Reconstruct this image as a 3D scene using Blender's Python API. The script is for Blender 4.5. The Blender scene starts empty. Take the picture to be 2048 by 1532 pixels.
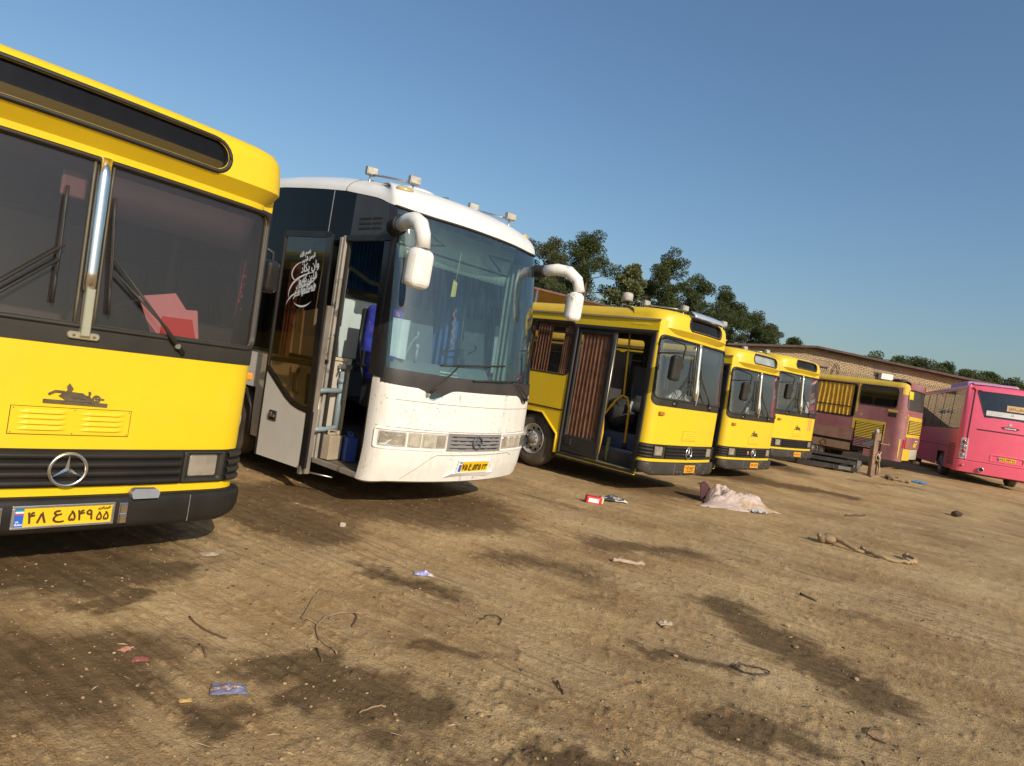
import bpy, bmesh, math, random
import numpy as np
from mathutils import Vector, Matrix, Euler

random.seed(11)
RNG = np.random.default_rng(11)
SC = bpy.context.scene
COL = SC.collection
PI = math.pi
R = math.radians

# ---------------------------------------------------------------- camera
cam_d = bpy.data.cameras.new('camera')
cam_d.sensor_width = 36.0
cam_d.lens = 1294.5 / 2048 * 36.0
cam_d.clip_start = 0.05
cam_d.clip_end = 3000
cam = bpy.data.objects.new('camera', cam_d)
COL.objects.link(cam)
_p, _r = R(0.8754), R(8.746)
_fw = Vector((0, math.cos(_p), -math.sin(_p)))
_rt = Vector((1, 0, 0))
_up = _rt.cross(_fw)
_R = _rt * math.cos(_r) + _up * math.sin(_r)
_U = _up * math.cos(_r) - _rt * math.sin(_r)
M = Matrix((_R, _U, -_fw)).transposed().to_4x4()
M.translation = Vector((0, 0, 1.6535))
cam.matrix_world = M
SC.camera = cam

# ---------------------------------------------------------------- light
SUN_AZ, SUN_EL = 148.0, 28.0
w = bpy.data.worlds.new('World')
SC.world = w
w.use_nodes = True
nt = w.node_tree
nt.nodes.clear()
sky = nt.nodes.new('ShaderNodeTexSky')
sky.sky_type = 'NISHITA'
sky.sun_disc = False
sky.sun_elevation = R(SUN_EL)
sky.sun_rotation = R(SUN_AZ)
sky.altitude = 1200
sky.air_density = 1.7
sky.dust_density = 4.5
sky.ozone_density = 6.0
bg = nt.nodes.new('ShaderNodeBackground')
bg.inputs['Strength'].default_value = 0.121
out = nt.nodes.new('ShaderNodeOutputWorld')
nt.links.new(sky.outputs[0], bg.inputs['Color'])
nt.links.new(bg.outputs[0], out.inputs['Surface'])

sd = bpy.data.lights.new('sun', 'SUN')
sd.energy = 4.1
sd.angle = R(0.53)
sd.color = (1.0, 0.885, 0.725)
sun = bpy.data.objects.new('sun', sd)
COL.objects.link(sun)
sv = Vector((math.sin(R(SUN_AZ)) * math.cos(R(SUN_EL)), math.cos(R(SUN_AZ)) * math.cos(R(SUN_EL)), math.sin(R(SUN_EL))))
sun.rotation_euler = sv.to_track_quat('Z', 'Y').to_euler()
sun.location = sv * 60

SC.view_settings.view_transform = 'Standard'
SC.view_settings.look = 'None'
SC.view_settings.exposure = 0.0
SC.view_settings.gamma = 1.0
SC.view_settings.use_curve_mapping = False
SC.render.engine = 'CYCLES'
SC.cycles.max_bounces = 8
SC.cycles.transparent_max_bounces = 16

# ---------------------------------------------------------------- naming
def tag(o, label=None, cat=None, group=None, kind=None):
    if label: o['label'] = label
    if cat: o['category'] = cat
    if group: o['group'] = group
    if kind: o['kind'] = kind
    return o

def empty(name, loc=(0, 0, 0), rot=(0, 0, 0), label=None, cat=None, group=None):
    o = bpy.data.objects.new(name, None)
    o.empty_display_size = 0.2
    COL.objects.link(o)
    o.location = loc
    o.rotation_euler = rot
    return tag(o, label, cat, group)

# ---------------------------------------------------------------- materials
MATS = {}
def nd(nt, t, **kw):
    n = nt.nodes.new(t)
    for k, v in kw.items(): setattr(n, k, v)
    return n

def ramp(nt, fac, a, b, ca=(0, 0, 0, 1), cb=(1, 1, 1, 1)):
    r = nd(nt, 'ShaderNodeValToRGB')
    r.color_ramp.elements[0].position = a
    r.color_ramp.elements[1].position = b
    r.color_ramp.elements[0].color = ca
    r.color_ramp.elements[1].color = cb
    nt.links.new(fac, r.inputs['Fac'])
    return r.outputs['Color']

def noise(nt, scale, detail=4, rough=0.55, vec=None, dist=0.0):
    n = nd(nt, 'ShaderNodeTexNoise')
    n.inputs['Scale'].default_value = scale
    n.inputs['Detail'].default_value = detail
    n.inputs['Roughness'].default_value = rough
    n.inputs['Distortion'].default_value = dist
    if vec is not None: nt.links.new(vec, n.inputs['Vector'])
    return n.outputs['Fac']

def mixc(nt, fac, a, b):
    m = nd(nt, 'ShaderNodeMix', data_type='RGBA')
    for sock, v in ((m.inputs[0], fac), (m.inputs[6], a), (m.inputs[7], b)):
        if isinstance(v, (int, float)): sock.default_value = v
        elif isinstance(v, (tuple, list)): sock.default_value = (*v[:3], 1)
        else: nt.links.new(v, sock)
    return m.outputs[2]

def mathn(nt, op, a, b=None):
    m = nd(nt, 'ShaderNodeMath', operation=op)
    for i, v in ((0, a), (1, b)):
        if v is None: continue
        if isinstance(v, (int, float)): m.inputs[i].default_value = v
        else: nt.links.new(v, m.inputs[i])
    return m.outputs[0]

def P(name, col, rough=0.5, metal=0.0, var=0.12, vscale=3.0, bump=0.0, bscale=60.0, dust=0.0, dustcol=(0.33, 0.25, 0.16),
      spots=None, spotcol=(0.05, 0.04, 0.03), spotscale=9.0, spotdens=0.3, coat=0.0, lining=None, spec=0.5, streak=0.0):
    """painted / plastic / metal surface: colour with slow variation, settled dust, chipped spots and fine relief"""
    if name in MATS: return MATS[name]
    m = bpy.data.materials.new(name)
    m.use_nodes = True
    nt = m.node_tree
    b = nt.nodes['Principled BSDF']
    tc = nd(nt, 'ShaderNodeTexCoord').outputs['Object']
    c = col
    if var > 0:
        f = noise(nt, vscale, 5, 0.6, tc)
        lo = tuple(max(0, x * (1 - var)) for x in col)
        hi = tuple(min(1, x * (1 + var)) for x in col)
        c = mixc(nt, ramp(nt, f, 0.3, 0.7), lo, hi)
    if streak > 0:
        mp = nd(nt, 'ShaderNodeMapping'); nt.links.new(tc, mp.inputs['Vector'])
        mp.inputs['Scale'].default_value = (9, 9, 0.7)
        f = noise(nt, 2.0, 5, 0.6, mp.outputs[0])
        f = mathn(nt, 'MULTIPLY', ramp(nt, f, 0.5, 0.75), streak)
        c = mixc(nt, f, c, dustcol)
    if dust > 0:
        f1 = noise(nt, 2.2, 6, 0.65, tc)
        f2 = noise(nt, 45.0, 3, 0.6, tc)
        f = mathn(nt, 'MULTIPLY', mathn(nt, 'ADD', ramp(nt, f1, 0.38, 0.75), mathn(nt, 'MULTIPLY', f2, 0.35)), dust)
        c = mixc(nt, f, c, dustcol)
    if spots:
        f1 = noise(nt, spotscale, 6, 0.7, tc)
        f2 = noise(nt, 1.3, 3, 0.5, tc)
        s = mathn(nt, 'MULTIPLY', ramp(nt, f1, 1 - spotdens - 0.02, 1 - spotdens + 0.01), ramp(nt, f2, 0.42, 0.58))
        c = mixc(nt, mathn(nt, 'MULTIPLY', s, spots), c, spotcol)
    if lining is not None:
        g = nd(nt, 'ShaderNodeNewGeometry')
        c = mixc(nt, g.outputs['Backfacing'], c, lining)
    if isinstance(c, (tuple, list)): b.inputs['Base Color'].default_value = (*c[:3], 1)
    else: nt.links.new(c, b.inputs['Base Color'])
    fr = noise(nt, 7.0, 4, 0.6, tc)
    rr_ = nd(nt, 'ShaderNodeMapRange')
    rr_.inputs['To Min'].default_value = max(0.03, rough - 0.09)
    rr_.inputs['To Max'].default_value = min(1, rough + 0.09)
    nt.links.new(fr, rr_.inputs['Value'])
    nt.links.new(rr_.outputs[0], b.inputs['Roughness'])
    b.inputs['Metallic'].default_value = metal
    b.inputs['Specular IOR Level'].default_value = spec
    if coat:
        b.inputs['Coat Weight'].default_value = coat
        b.inputs['Coat Roughness'].default_value = 0.08
    if bump > 0:
        bp = nd(nt, 'ShaderNodeBump')
        bp.inputs['Strength'].default_value = min(1, bump)
        bp.inputs['Distance'].default_value = 0.004
        nt.links.new(noise(nt, bscale, 5, 0.6, tc), bp.inputs['Height'])
        nt.links.new(bp.outputs[0], b.inputs['Normal'])
    MATS[name] = m
    return m

def GLASS(name, tint=(0.75, 0.8, 0.8), refl=0.09, film=0.06, filmcol=(0.4, 0.36, 0.33), rough=0.02, streaks=0.4, ior=1.5, mult=1.5):
    """window pane: tinted see-through, fresnel mirror, a diffuse film on it (dust; on the coach windshield also painted sky reflection)"""
    if name in MATS: return MATS[name]
    m = bpy.data.materials.new(name); m.use_nodes = True
    nt = m.node_tree; nt.nodes.clear()
    o = nd(nt, 'ShaderNodeOutputMaterial')
    tr = nd(nt, 'ShaderNodeBsdfTransparent'); tr.inputs[0].default_value = (*tint, 1)
    gl = nd(nt, 'ShaderNodeBsdfGlossy'); gl.inputs['Roughness'].default_value = rough
    gl.inputs[0].default_value = (0.95, 0.97, 1, 1)
    df = nd(nt, 'ShaderNodeBsdfDiffuse'); df.inputs[0].default_value = (*filmcol, 1)
    tc = nd(nt, 'ShaderNodeTexCoord').outputs['Object']
    mp = nd(nt, 'ShaderNodeMapping'); nt.links.new(tc, mp.inputs['Vector'])
    mp.inputs['Scale'].default_value = (14, 14, 0.8)
    f1 = noise(nt, 1.6, 5, 0.6, mp.outputs[0])
    f2 = noise(nt, 1.1, 3, 0.5, tc)
    f = mathn(nt, 'ADD', mathn(nt, 'MULTIPLY', ramp(nt, f1, 0.45, 0.8), streaks), mathn(nt, 'ADD', mathn(nt, 'MULTIPLY', f2, 0.6), 0.6))
    f = mathn(nt, 'MULTIPLY', f, film)
    fre = nd(nt, 'ShaderNodeFresnel'); fre.inputs[0].default_value = ior
    ff = mathn(nt, 'ADD', mathn(nt, 'MULTIPLY', fre.outputs[0], mult), refl - 0.05)
    m1 = nd(nt, 'ShaderNodeMixShader'); m2 = nd(nt, 'ShaderNodeMixShader')
    nt.links.new(f, m1.inputs[0]); nt.links.new(tr.outputs[0], m1.inputs[1]); nt.links.new(df.outputs[0], m1.inputs[2])
    nt.links.new(ff, m2.inputs[0]); nt.links.new(m1.outputs[0], m2.inputs[1]); nt.links.new(gl.outputs[0], m2.inputs[2])
    nt.links.new(m2.outputs[0], o.inputs['Surface'])
    MATS[name] = m
    return m

YEL = (0.80, 0.545, 0.009)
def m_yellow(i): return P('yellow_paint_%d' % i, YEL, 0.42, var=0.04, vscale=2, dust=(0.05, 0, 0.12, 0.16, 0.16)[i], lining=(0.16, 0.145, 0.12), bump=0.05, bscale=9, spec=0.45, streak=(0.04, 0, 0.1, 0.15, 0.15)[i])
m_black = P('black_rubber', (0.018, 0.017, 0.016), 0.55, var=0.3, dust=0.05, bump=0.15)
m_trim = P('charcoal_trim', (0.026, 0.024, 0.020), 0.5, var=0.2, dust=0.05, spec=0.3)
m_gloss = P('gloss_black', (0.012, 0.012, 0.014), 0.12, var=0.2, dust=0.05)
m_grille = P('grille_black', (0.016, 0.014, 0.012), 0.4, var=0.3, dust=0.03, spec=0.35)
m_bump = P('bumper_black', (0.013, 0.012, 0.011), 0.5, var=0.2, dust=0.05, bump=0.2, bscale=30, spec=0.25)
m_bumpg = P('bumper_grey', (0.036, 0.033, 0.030), 0.55, spec=0.3, var=0.25, dust=0.08, bump=0.2, bscale=30, spots=0.6, spotcol=(0.5, 0.48, 0.42), spotdens=0.385, spotscale=14)
m_chrome = P('chrome', (0.82, 0.80, 0.76), 0.20, 1.0, var=0.08, dust=0.06)
m_steel = P('steel_worn', (0.5, 0.49, 0.47), 0.38, 0.9, var=0.2, dust=0.25)
m_tyre = P('tyre', (0.03, 0.028, 0.026), 0.85, var=0.3, dust=0.45, bump=0.4, bscale=90)
m_rim = P('rim_steel', (0.52, 0.50, 0.47), 0.5, 0.35, var=0.2, dust=0.3)
m_dark = P('dark_recess', (0.02, 0.018, 0.016), 0.9, var=0.3)
m_under = P('underbody', (0.03, 0.027, 0.024), 0.85, var=0.4, dust=0.35)
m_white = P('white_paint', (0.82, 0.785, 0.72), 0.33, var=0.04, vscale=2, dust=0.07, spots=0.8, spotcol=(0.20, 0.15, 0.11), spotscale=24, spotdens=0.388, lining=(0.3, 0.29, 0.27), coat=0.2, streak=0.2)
m_white2 = P('white_paint_clean', (0.82, 0.79, 0.73), 0.35, var=0.05, dust=0.06, coat=0.3)
m_amber = P('amber_lens', (0.85, 0.27, 0.02), 0.15, var=0.2, bump=0.3, bscale=130, spec=0.7)
m_ambero = P('amber_lens_dull', (0.5, 0.17, 0.02), 0.3, var=0.2, dust=0.2)
m_redlens = P('red_lens', (0.45, 0.02, 0.015), 0.2, var=0.2)
m_clear = P('headlight_lens', (0.78, 0.76, 0.68), 0.10, 0.8, var=0.25, vscale=7, bump=0.35, bscale=45, spec=0.8)
m_lamp = P('lamp_glass', (0.55, 0.5, 0.40), 0.15, 0.3, var=0.25, vscale=14, bump=0.6, bscale=90)
m_plate = P('plate_yellow', (0.83, 0.52, 0.012), 0.4, var=0.03, dust=0.05)
m_plateo = P('plate_orange', (0.85, 0.36, 0.015), 0.4, var=0.05, dust=0.1)
m_blue = P('plate_blue', (0.02, 0.12, 0.5), 0.4, var=0.05)
m_ink = P('plate_ink', (0.075, 0.035, 0.006), 0.5, var=0.2)
m_wht = P('print_white', (0.8, 0.8, 0.78), 0.5, var=0.03)
m_green = P('flag_green', (0.02, 0.35, 0.2), 0.5, var=0.03)
m_red = P('flag_red', (0.6, 0.05, 0.12), 0.5, var=0.03)
m_emb = P('emblem_dark', (0.085, 0.062, 0.03), 0.5, var=0.4, vscale=30, dust=0.2)
m_seat = P('seat_dark', (0.03, 0.032, 0.04), 0.9, var=0.3, dust=0.1)
m_int = P('interior_panel', (0.2, 0.185, 0.165), 0.7, var=0.15, dust=0.2)
m_intd = P('interior_dark', (0.045, 0.042, 0.042), 0.8, var=0.2)
m_brownc = P('brown_curtain', (0.30, 0.145, 0.08), 0.9, var=0.35, vscale=6)
m_goldc = P('gold_curtain', (0.92, 0.55, 0.08), 0.85, var=0.2, vscale=6)
m_bluestep = P('blue_step', (0.05, 0.09, 0.17), 0.6, var=0.3, dust=0.3)
m_yrail = P('yellow_rail', (0.75, 0.42, 0.01), 0.35, var=0.15, dust=0.1)
m_visor = P('visor_brown', (0.075, 0.055, 0.05), 0.6, var=0.1)
g_front = GLASS('bus_windshield_tinted', (0.63, 0.565, 0.57), 0.05, 0.085, (0.28, 0.24, 0.225), streaks=0.1, mult=1.0)
g_front3 = GLASS('bus_windshield_clear', (0.66, 0.70, 0.72), 0.10, 0.06, (0.4, 0.4, 0.4), streaks=0.3)
g_coach = GLASS('coach_windshield', (0.60, 0.76, 0.80), 0.07, 0.088, (0.21, 0.35, 0.43), streaks=0.8, mult=1.3)  # bluish film: sky reflection painted into the pane, along with its dust streaks
g_side = GLASS('side_glass_dark', (0.25, 0.24, 0.24), 0.06, 0.03, (0.3, 0.27, 0.24))
g_coachside = GLASS('coach_side_glass', (0.06, 0.06, 0.07), 0.045, 0.02, (0.3, 0.28, 0.26), mult=.5)
g_door = GLASS('coach_door_glass', (0.78, 0.69, 0.56), 0.055, 0.01, (0.3, 0.25, 0.18), mult=.10)
g_dest = GLASS('dest_glass', (0.3, 0.29, 0.28), 0.05, 0.03, (0.3, 0.27, 0.25), mult=.45)
# ---------------------------------------------------------------- mesh building
STUFFY = {'rim_holes', 'wheel_nuts', 'vent_screws', 'plate_digits', 'plate_country', 'banner_print', 'board_print', 'badge_letters', 'calligraphy_sticker', 'sunburst_print', 'foot_screw'}
class MB:
    def __init__(s):
        s.v = []; s.f = []; s.m = []; s.sm = []
    def add(s, vs, fs, m=0, smooth=False):
        o = len(s.v)
        s.v.extend([tuple(map(float, p)) for p in vs])
        s.f.extend([tuple(i + o for i in f) for f in fs])
        s.m.extend([m] * len(fs)); s.sm.extend([smooth] * len(fs))
        return s
    def box(s, c, d, rot=None, m=0):
        x, y, z = d[0] / 2, d[1] / 2, d[2] / 2
        vs = [Vector(p) for p in ((-x, -y, -z), (x, -y, -z), (x, y, -z), (-x, y, -z), (-x, -y, z), (x, -y, z), (x, y, z), (-x, y, z))]
        if rot is not None:
            q = rot if isinstance(rot, Matrix) else Euler(rot).to_matrix()
            vs = [q @ p for p in vs]
        vs = [p + Vector(c) for p in vs]
        return s.add(vs, [(0, 3, 2, 1), (4, 5, 6, 7), (0, 1, 5, 4), (1, 2, 6, 5), (2, 3, 7, 6), (3, 0, 4, 7)], m)
    def tube(s, path, r, n=8, m=0, caps=True, flat=None):
        path = [Vector(p) for p in path]
        rs = r if isinstance(r, (list, tuple)) else [r] * len(path)
        vs = []; fs = []
        t0 = (path[1] - path[0]).normalized()
        ref = Vector((0, 0, 1)) if abs(t0.z) < 0.9 else Vector((1, 0, 0))
        for i, p in enumerate(path):
            if i == 0: t = path[1] - p
            elif i == len(path) - 1: t = p - path[i - 1]
            else: t = (path[i + 1] - p).normalized() + (p - path[i - 1]).normalized()
            t = t.normalized() if t.length > 1e-9 else t0
            a = (ref - t * ref.dot(t)).normalized(); b = t.cross(a); ref = a
            for k in range(n):
                th = 2 * PI * k / n
                ra, rb = rs[i], rs[i] * (flat if flat else 1)
                vs.append(p + a * math.cos(th) * ra + b * math.sin(th) * rb)
        for i in range(len(path) - 1):
            for k in range(n):
                k2 = (k + 1) % n
                fs.append((i * n + k, i * n + k2, (i + 1) * n + k2, (i + 1) * n + k))
        s.add(vs, fs, m, True)
        if caps:
            o = len(s.v) - len(vs); e = o + (len(path) - 1) * n
            s.f += [tuple(o + k for k in reversed(range(n))), tuple(e + k for k in range(n))]
            s.m += [m, m]; s.sm += [False, False]
        return s
    def lathe(s, prof, c=(0, 0, 0), axis='x', n=32, m=0, smooth=True, a0=0, a1=2 * PI):
        """prof: list of (along axis, radius)"""
        full = abs(a1 - a0 - 2 * PI) < 1e-6
        nn = n if full else n + 1
        vs = []; fs = []
        for (h, r) in prof:
            for k in range(nn):
                th = a0 + (a1 - a0) * k / n
                u, v = r * math.cos(th), r * math.sin(th)
                p = {'x': (h, u, v), 'y': (u, h, v), 'z': (u, v, h)}[axis]
                vs.append((p[0] + c[0], p[1] + c[1], p[2] + c[2]))
        for i in range(len(prof) - 1):
            for k in range(n):
                k2 = (k + 1) % nn
                fs.append((i * nn + k, i * nn + k2, (i + 1) * nn + k2, (i + 1) * nn + k))
        return s.add(vs, fs, m, smooth)
    def ell(s, c, r, n=12, m=0, rot=None):
        vs = []; fs = []
        h = n // 2
        q = Euler(rot).to_matrix() if rot is not None else None
        for i in range(h + 1):
            ph = PI * i / h - PI / 2
            for k in range(n):
                th = 2 * PI * k / n
                p = Vector((r[0] * math.cos(ph) * math.cos(th), r[1] * math.cos(ph) * math.sin(th), r[2] * math.sin(ph)))
                if q is not None: p = q @ p
                vs.append(p + Vector(c))
        for i in range(h):
            for k in range(n):
                k2 = (k + 1) % n
                fs.append((i * n + k, i * n + k2, (i + 1) * n + k2, (i + 1) * n + k))
        return s.add(vs, fs, m, True)
    def prism(s, poly, f0, f1, m=0, caps=True, smooth=False):
        """poly: 2D points; f0/f1: functions (a,b)->3D of the two ends"""
        n = len(poly)
        vs = [f0(*p) for p in poly] + [f1(*p) for p in poly]
        fs = [(i, (i + 1) % n, n + (i + 1) % n, n + i) for i in range(n)]
        s.add(vs, fs, m, smooth)
        if caps: s.add(vs, [tuple(reversed(range(n))), tuple(range(n, 2 * n))], m)
        return s
    def grid(s, Pts, m=0, smooth=True, mask=None, flip=False):
        a, b = Pts.shape[:2]
        fs = []
        for i in range(a - 1):
            for j in range(b - 1):
                if mask is not None and not mask[i, j]: continue
                f = (i * b + j, (i + 1) * b + j, (i + 1) * b + j + 1, i * b + j + 1)
                fs.append(tuple(reversed(f)) if flip else f)
        return s.add(Pts.reshape(-1, 3), fs, m, smooth)
    def build(s, name, mats, parent=None, bevel=0.0, seg=2, weld=False, solid=0.0):
        me = bpy.data.meshes.new(name)
        me.from_pydata(s.v, [], s.f)
        if not isinstance(mats, (list, tuple)): mats = [mats]
        for mm in mats: me.materials.append(mm)
        me.polygons.foreach_set('material_index', s.m)
        me.polygons.foreach_set('use_smooth', s.sm)
        if weld:
            bm = bmesh.new(); bm.from_mesh(me)
            bmesh.ops.remove_doubles(bm, verts=bm.verts, dist=1e-4)
            bm.to_mesh(me); bm.free()
        me.update()
        o = bpy.data.objects.new(name, me)
        COL.objects.link(o)
        if parent: o.parent = parent
        if name in STUFFY: o['kind'] = 'stuff'
        if solid:
            md = o.modifiers.new('solid', 'SOLIDIFY'); md.thickness = solid; md.offset = 0
        if bevel:
            md = o.modifiers.new('bevel', 'BEVEL'); md.width = bevel; md.segments = seg; md.limit_method = 'ANGLE'; md.angle_limit = R(50)
        return o

def sstep(x):
    x = np.clip(x, 0, 1); return x * x * (3 - 2 * x)

def rr(t0, t1, z0, z1, r, n=6, ne=10):
    """rounded rectangle loop, counter-clockwise from bottom left; r = one radius or (bl, br, tr, tl)"""
    rs = r if isinstance(r, (tuple, list)) else (r,) * 4
    pts = []
    corners = [(t0, z0, rs[0], PI), (t1, z0, rs[1], 1.5 * PI), (t1, z1, rs[2], 0), (t0, z1, rs[3], 0.5 * PI)]
    sg = [(1, 1), (-1, 1), (-1, -1), (1, -1)]
    arcs = []
    for (x, z, q, a), (sx, sz) in zip(corners, sg):
        q = max(q, 1e-4); cx, cz = x + sx * q, z + sz * q
        arcs.append([(cx + q * math.cos(a + PI / 2 * k / n), cz + q * math.sin(a + PI / 2 * k / n)) for k in range(n + 1)])
    for i in range(4):
        pts += arcs[i]
        a = arcs[i][-1]; b = arcs[(i + 1) % 4][0]
        pts += [(a[0] + (b[0] - a[0]) * k / ne, a[1] + (b[1] - a[1]) * k / ne) for k in range(1, ne)]
    return np.array(pts)

class Shell:
    """vehicle skin addressed by t (arc length round the plan outline from the middle of the nose) and height z"""
    def __init__(s, hw, bow, Rx, Ry, L, prof=None, f0=0.1, f1=0.6, y0=0.0, tum=None):
        x = np.linspace(0, hw - Rx, 40); y = bow * (x / (hw - Rx)) ** 2 + y0
        sl = 2 * bow / (hw - Rx)
        P0 = np.array([hw - Rx, bow + y0]); P3 = np.array([hw, bow + Ry + y0])
        P1 = P0 + np.array([1, sl]) * Rx * 0.58; P2 = P3 - np.array([0, Ry * 0.58])
        u = np.linspace(0, 1, 40)[1:, None]
        c = (1 - u) ** 3 * P0 + 3 * (1 - u) ** 2 * u * P1 + 3 * (1 - u) * u * u * P2 + u ** 3 * P3
        X = np.concatenate([x, c[:, 0], [hw]]); Yy = np.concatenate([y, c[:, 1], [L]])
        d = np.concatenate([[0], np.cumsum(np.hypot(np.diff(X), np.diff(Yy)))])
        s.T, s.X, s.Y = d, X, Yy
        s.tc = d[-2]; s.yc = Yy[-2]; s.hw = hw; s.L = L
        s.zp, s.dp = (np.array(prof)[:, 0], np.array(prof)[:, 1]) if prof is not None else (np.array([0, 9.]), np.array([0, 0.]))
        s.f0, s.f1 = f0, f1
        s.tz, s.td = (np.array(tum)[:, 0], np.array(tum)[:, 1]) if tum is not None else (np.array([0, 9.]), np.array([0, 0.]))
    def ts(s, y): return s.tc + (y - s.yc)
    def raw(s, t, z, off=0.0):
        t = np.asarray(t, float); z = np.asarray(z, float)
        a = np.abs(t); sg = np.sign(t)
        e = 0.004
        x = np.interp(a, s.T, s.X); y = np.interp(a, s.T, s.Y)
        x1 = np.interp(a + e, s.T, s.X); y1 = np.interp(a + e, s.T, s.Y)
        a0 = np.maximum(a - e, 0)
        x0 = np.interp(a0, s.T, s.X); y0 = np.interp(a0, s.T, s.Y)
        dx, dy = x1 - x0, y1 - y0
        over = a > s.T[-1] - e
        dx = np.where(over, 0, dx); dy = np.where(over, 1, dy)
        l = np.hypot(dx, dy); nx, ny = dy / l, -dx / l
        wf = 1 - sstep((y - s.f0) / max(1e-6, s.f1 - s.f0))
        d = np.interp(z, s.zp, s.dp)
        X = (x + nx * off) - np.interp(z, s.tz, s.td) * np.clip(x / s.hw, 0, 1)
        Yv = y + ny * off + d * wf
        return np.stack([sg * X, Yv, z + 0 * X], -1)
    def S(s, t, z, off=0.0):
        t, z = np.broadcast_arrays(np.asarray(t, float), np.asarray(z, float))
        off = np.broadcast_to(np.asarray(off, float), t.shape)
        return s.raw(t, z, off)
    def pt(s, t, z, off=0.0): return Vector(s.S(t, z, off).reshape(3).tolist())
    def nrm(s, t, z):
        a = s.pt(t + .01, z) - s.pt(t - .01, z); b = s.pt(t, z + .01) - s.pt(t, z - .01)
        return a.cross(b).normalized()
    def patch(s, mb, t0, t1, z0, z1, off=0.0, dt=0.06, dz=0.12, holes=(), m=0, tb=(), zb=(), mfun=None):
        tt = list(np.linspace(t0, t1, max(2, int(abs(t1 - t0) / dt) + 1))); zz = list(np.linspace(z0, z1, max(2, int((z1 - z0) / dz) + 1)))
        for h in holes: tt += [h[0], h[1]]; zz += [h[2], h[3]]
        tt = np.unique(np.round([q for q in tt + list(tb) if t0 - 1e-6 <= q <= t1 + 1e-6], 5)); zz = np.unique(np.round([q for q in zz + list(zb) if z0 - 1e-6 <= q <= z1 + 1e-6], 5))
        A, B = np.meshgrid(tt, zz, indexing='ij')
        Pn = s.S(A, B, off)
        mask = np.ones((len(tt) - 1, len(zz) - 1), bool)
        tm = (tt[:-1] + tt[1:]) / 2; zm = (zz[:-1] + zz[1:]) / 2
        for h in holes:
            mask &= ~(((tm > h[0]) & (tm < h[1]))[:, None] & ((zm > h[2]) & (zm < h[3]))[None, :])
        if mfun is None:
            mb.grid(Pn, m, True, mask)
        else:
            mi = np.array([[mfun(a, b) for b in zm] for a in tm])
            for k in np.unique(mi): mb.grid(Pn, int(k), True, mask & (mi == k))
        return mb
    def band(s, mb, a, b, off, n=8, m=0):
        return s.ring(mb, [(a + (b - a) * k / n, off) for k in range(n + 1)], m)
    def ring(s, mb, loops, m=0, smooth=True, closed=True):
        n = len(loops[0][0]); vs = []; fs = []
        for (lp, off) in loops:
            vs += s.S(lp[:, 0], lp[:, 1], off).tolist()
        for i in range(len(loops) - 1):
            for k in range(n if closed else n - 1):
                k2 = (k + 1) % n
                fs.append((i * n + k, i * n + k2, (i + 1) * n + k2, (i + 1) * n + k))
        return mb.add(vs, fs, m, smooth)
    def fillr(s, mb, t0, t1, z0, z1, r, off, m=0):
        """square hole corners filled up to a rounded outline"""
        return s.ring(mb, [(rr(t0, t1, z0, z1, 1e-4), off), (rr(t0, t1, z0, z1, r), off)], m)
    def seal(s, mb, t0, t1, z0, z1, r, wd, h=0.014, inn=-0.02, m=0, ne=10):
        """rubber profile round an opening; outer edge wd outside the hole"""
        ro = r + wd if not isinstance(r, (tuple, list)) else tuple(q + wd for q in r)
        L = [(rr(t0 - wd, t1 + wd, z0 - wd, z1 + wd, ro, ne=ne), 0.0), (rr(t0 - wd * .8, t1 + wd * .8, z0 - wd * .8, z1 + wd * .8, ro, ne=ne), h * .8),
             (rr(t0 - wd * .45, t1 + wd * .45, z0 - wd * .45, z1 + wd * .45, ro, ne=ne), h), (rr(t0 - wd * .1, t1 + wd * .1, z0 - wd * .1, z1 + wd * .1, r, ne=ne), h * .6), (rr(t0, t1, z0, z1, r, ne=ne), inn)]
        return s.ring(mb, L, m)
    def sbox(s, mb, t0, t1, z0, z1, o0, o1, m=0, dt=0.06, r=0.0, bev=0.0):
        """raised block lying on the skin"""
        ne = max(2, int(max(abs(t1 - t0), 0) / dt) + 1)
        b = bev
        L = [(rr(t0, t1, z0, z1, max(r, 1e-4), ne=ne), o0), (rr(t0, t1, z0, z1, max(r, 1e-4), ne=ne), o1 - b)]
        if b: L.append((rr(t0 + b, t1 - b, z0 + b, z1 - b, max(r - b, 1e-4), ne=ne), o1))
        s.ring(mb, L, m, smooth=False)
        q = (t0 + b, t1 - b, z0 + b, z1 - b)
        rc = max(r - b, 1e-4)
        lp = rr(*q, rc, ne=ne)
        # front face: strips between the lower and the upper half of the loop
        n = len(lp); h = n // 2
        lo = lp[:h + 1]; up = np.concatenate([lp[h:], lp[:1]])[::-1]
        tt = np.linspace(q[0], q[1], ne + 1)
        if rc <= 2e-4:
            A, B = np.meshgrid(tt, np.array([q[2], q[3]]), indexing='ij'); mb.grid(s.S(A, B, o1), m, False)
        else:
            cm = lp.mean(0)
            L2 = [(lp, o1), (cm + (lp - cm) * 0.5, o1), (cm + (lp - cm) * 0.02, o1)]
            s.ring(mb, L2, m, smooth=False)
        return mb

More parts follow.
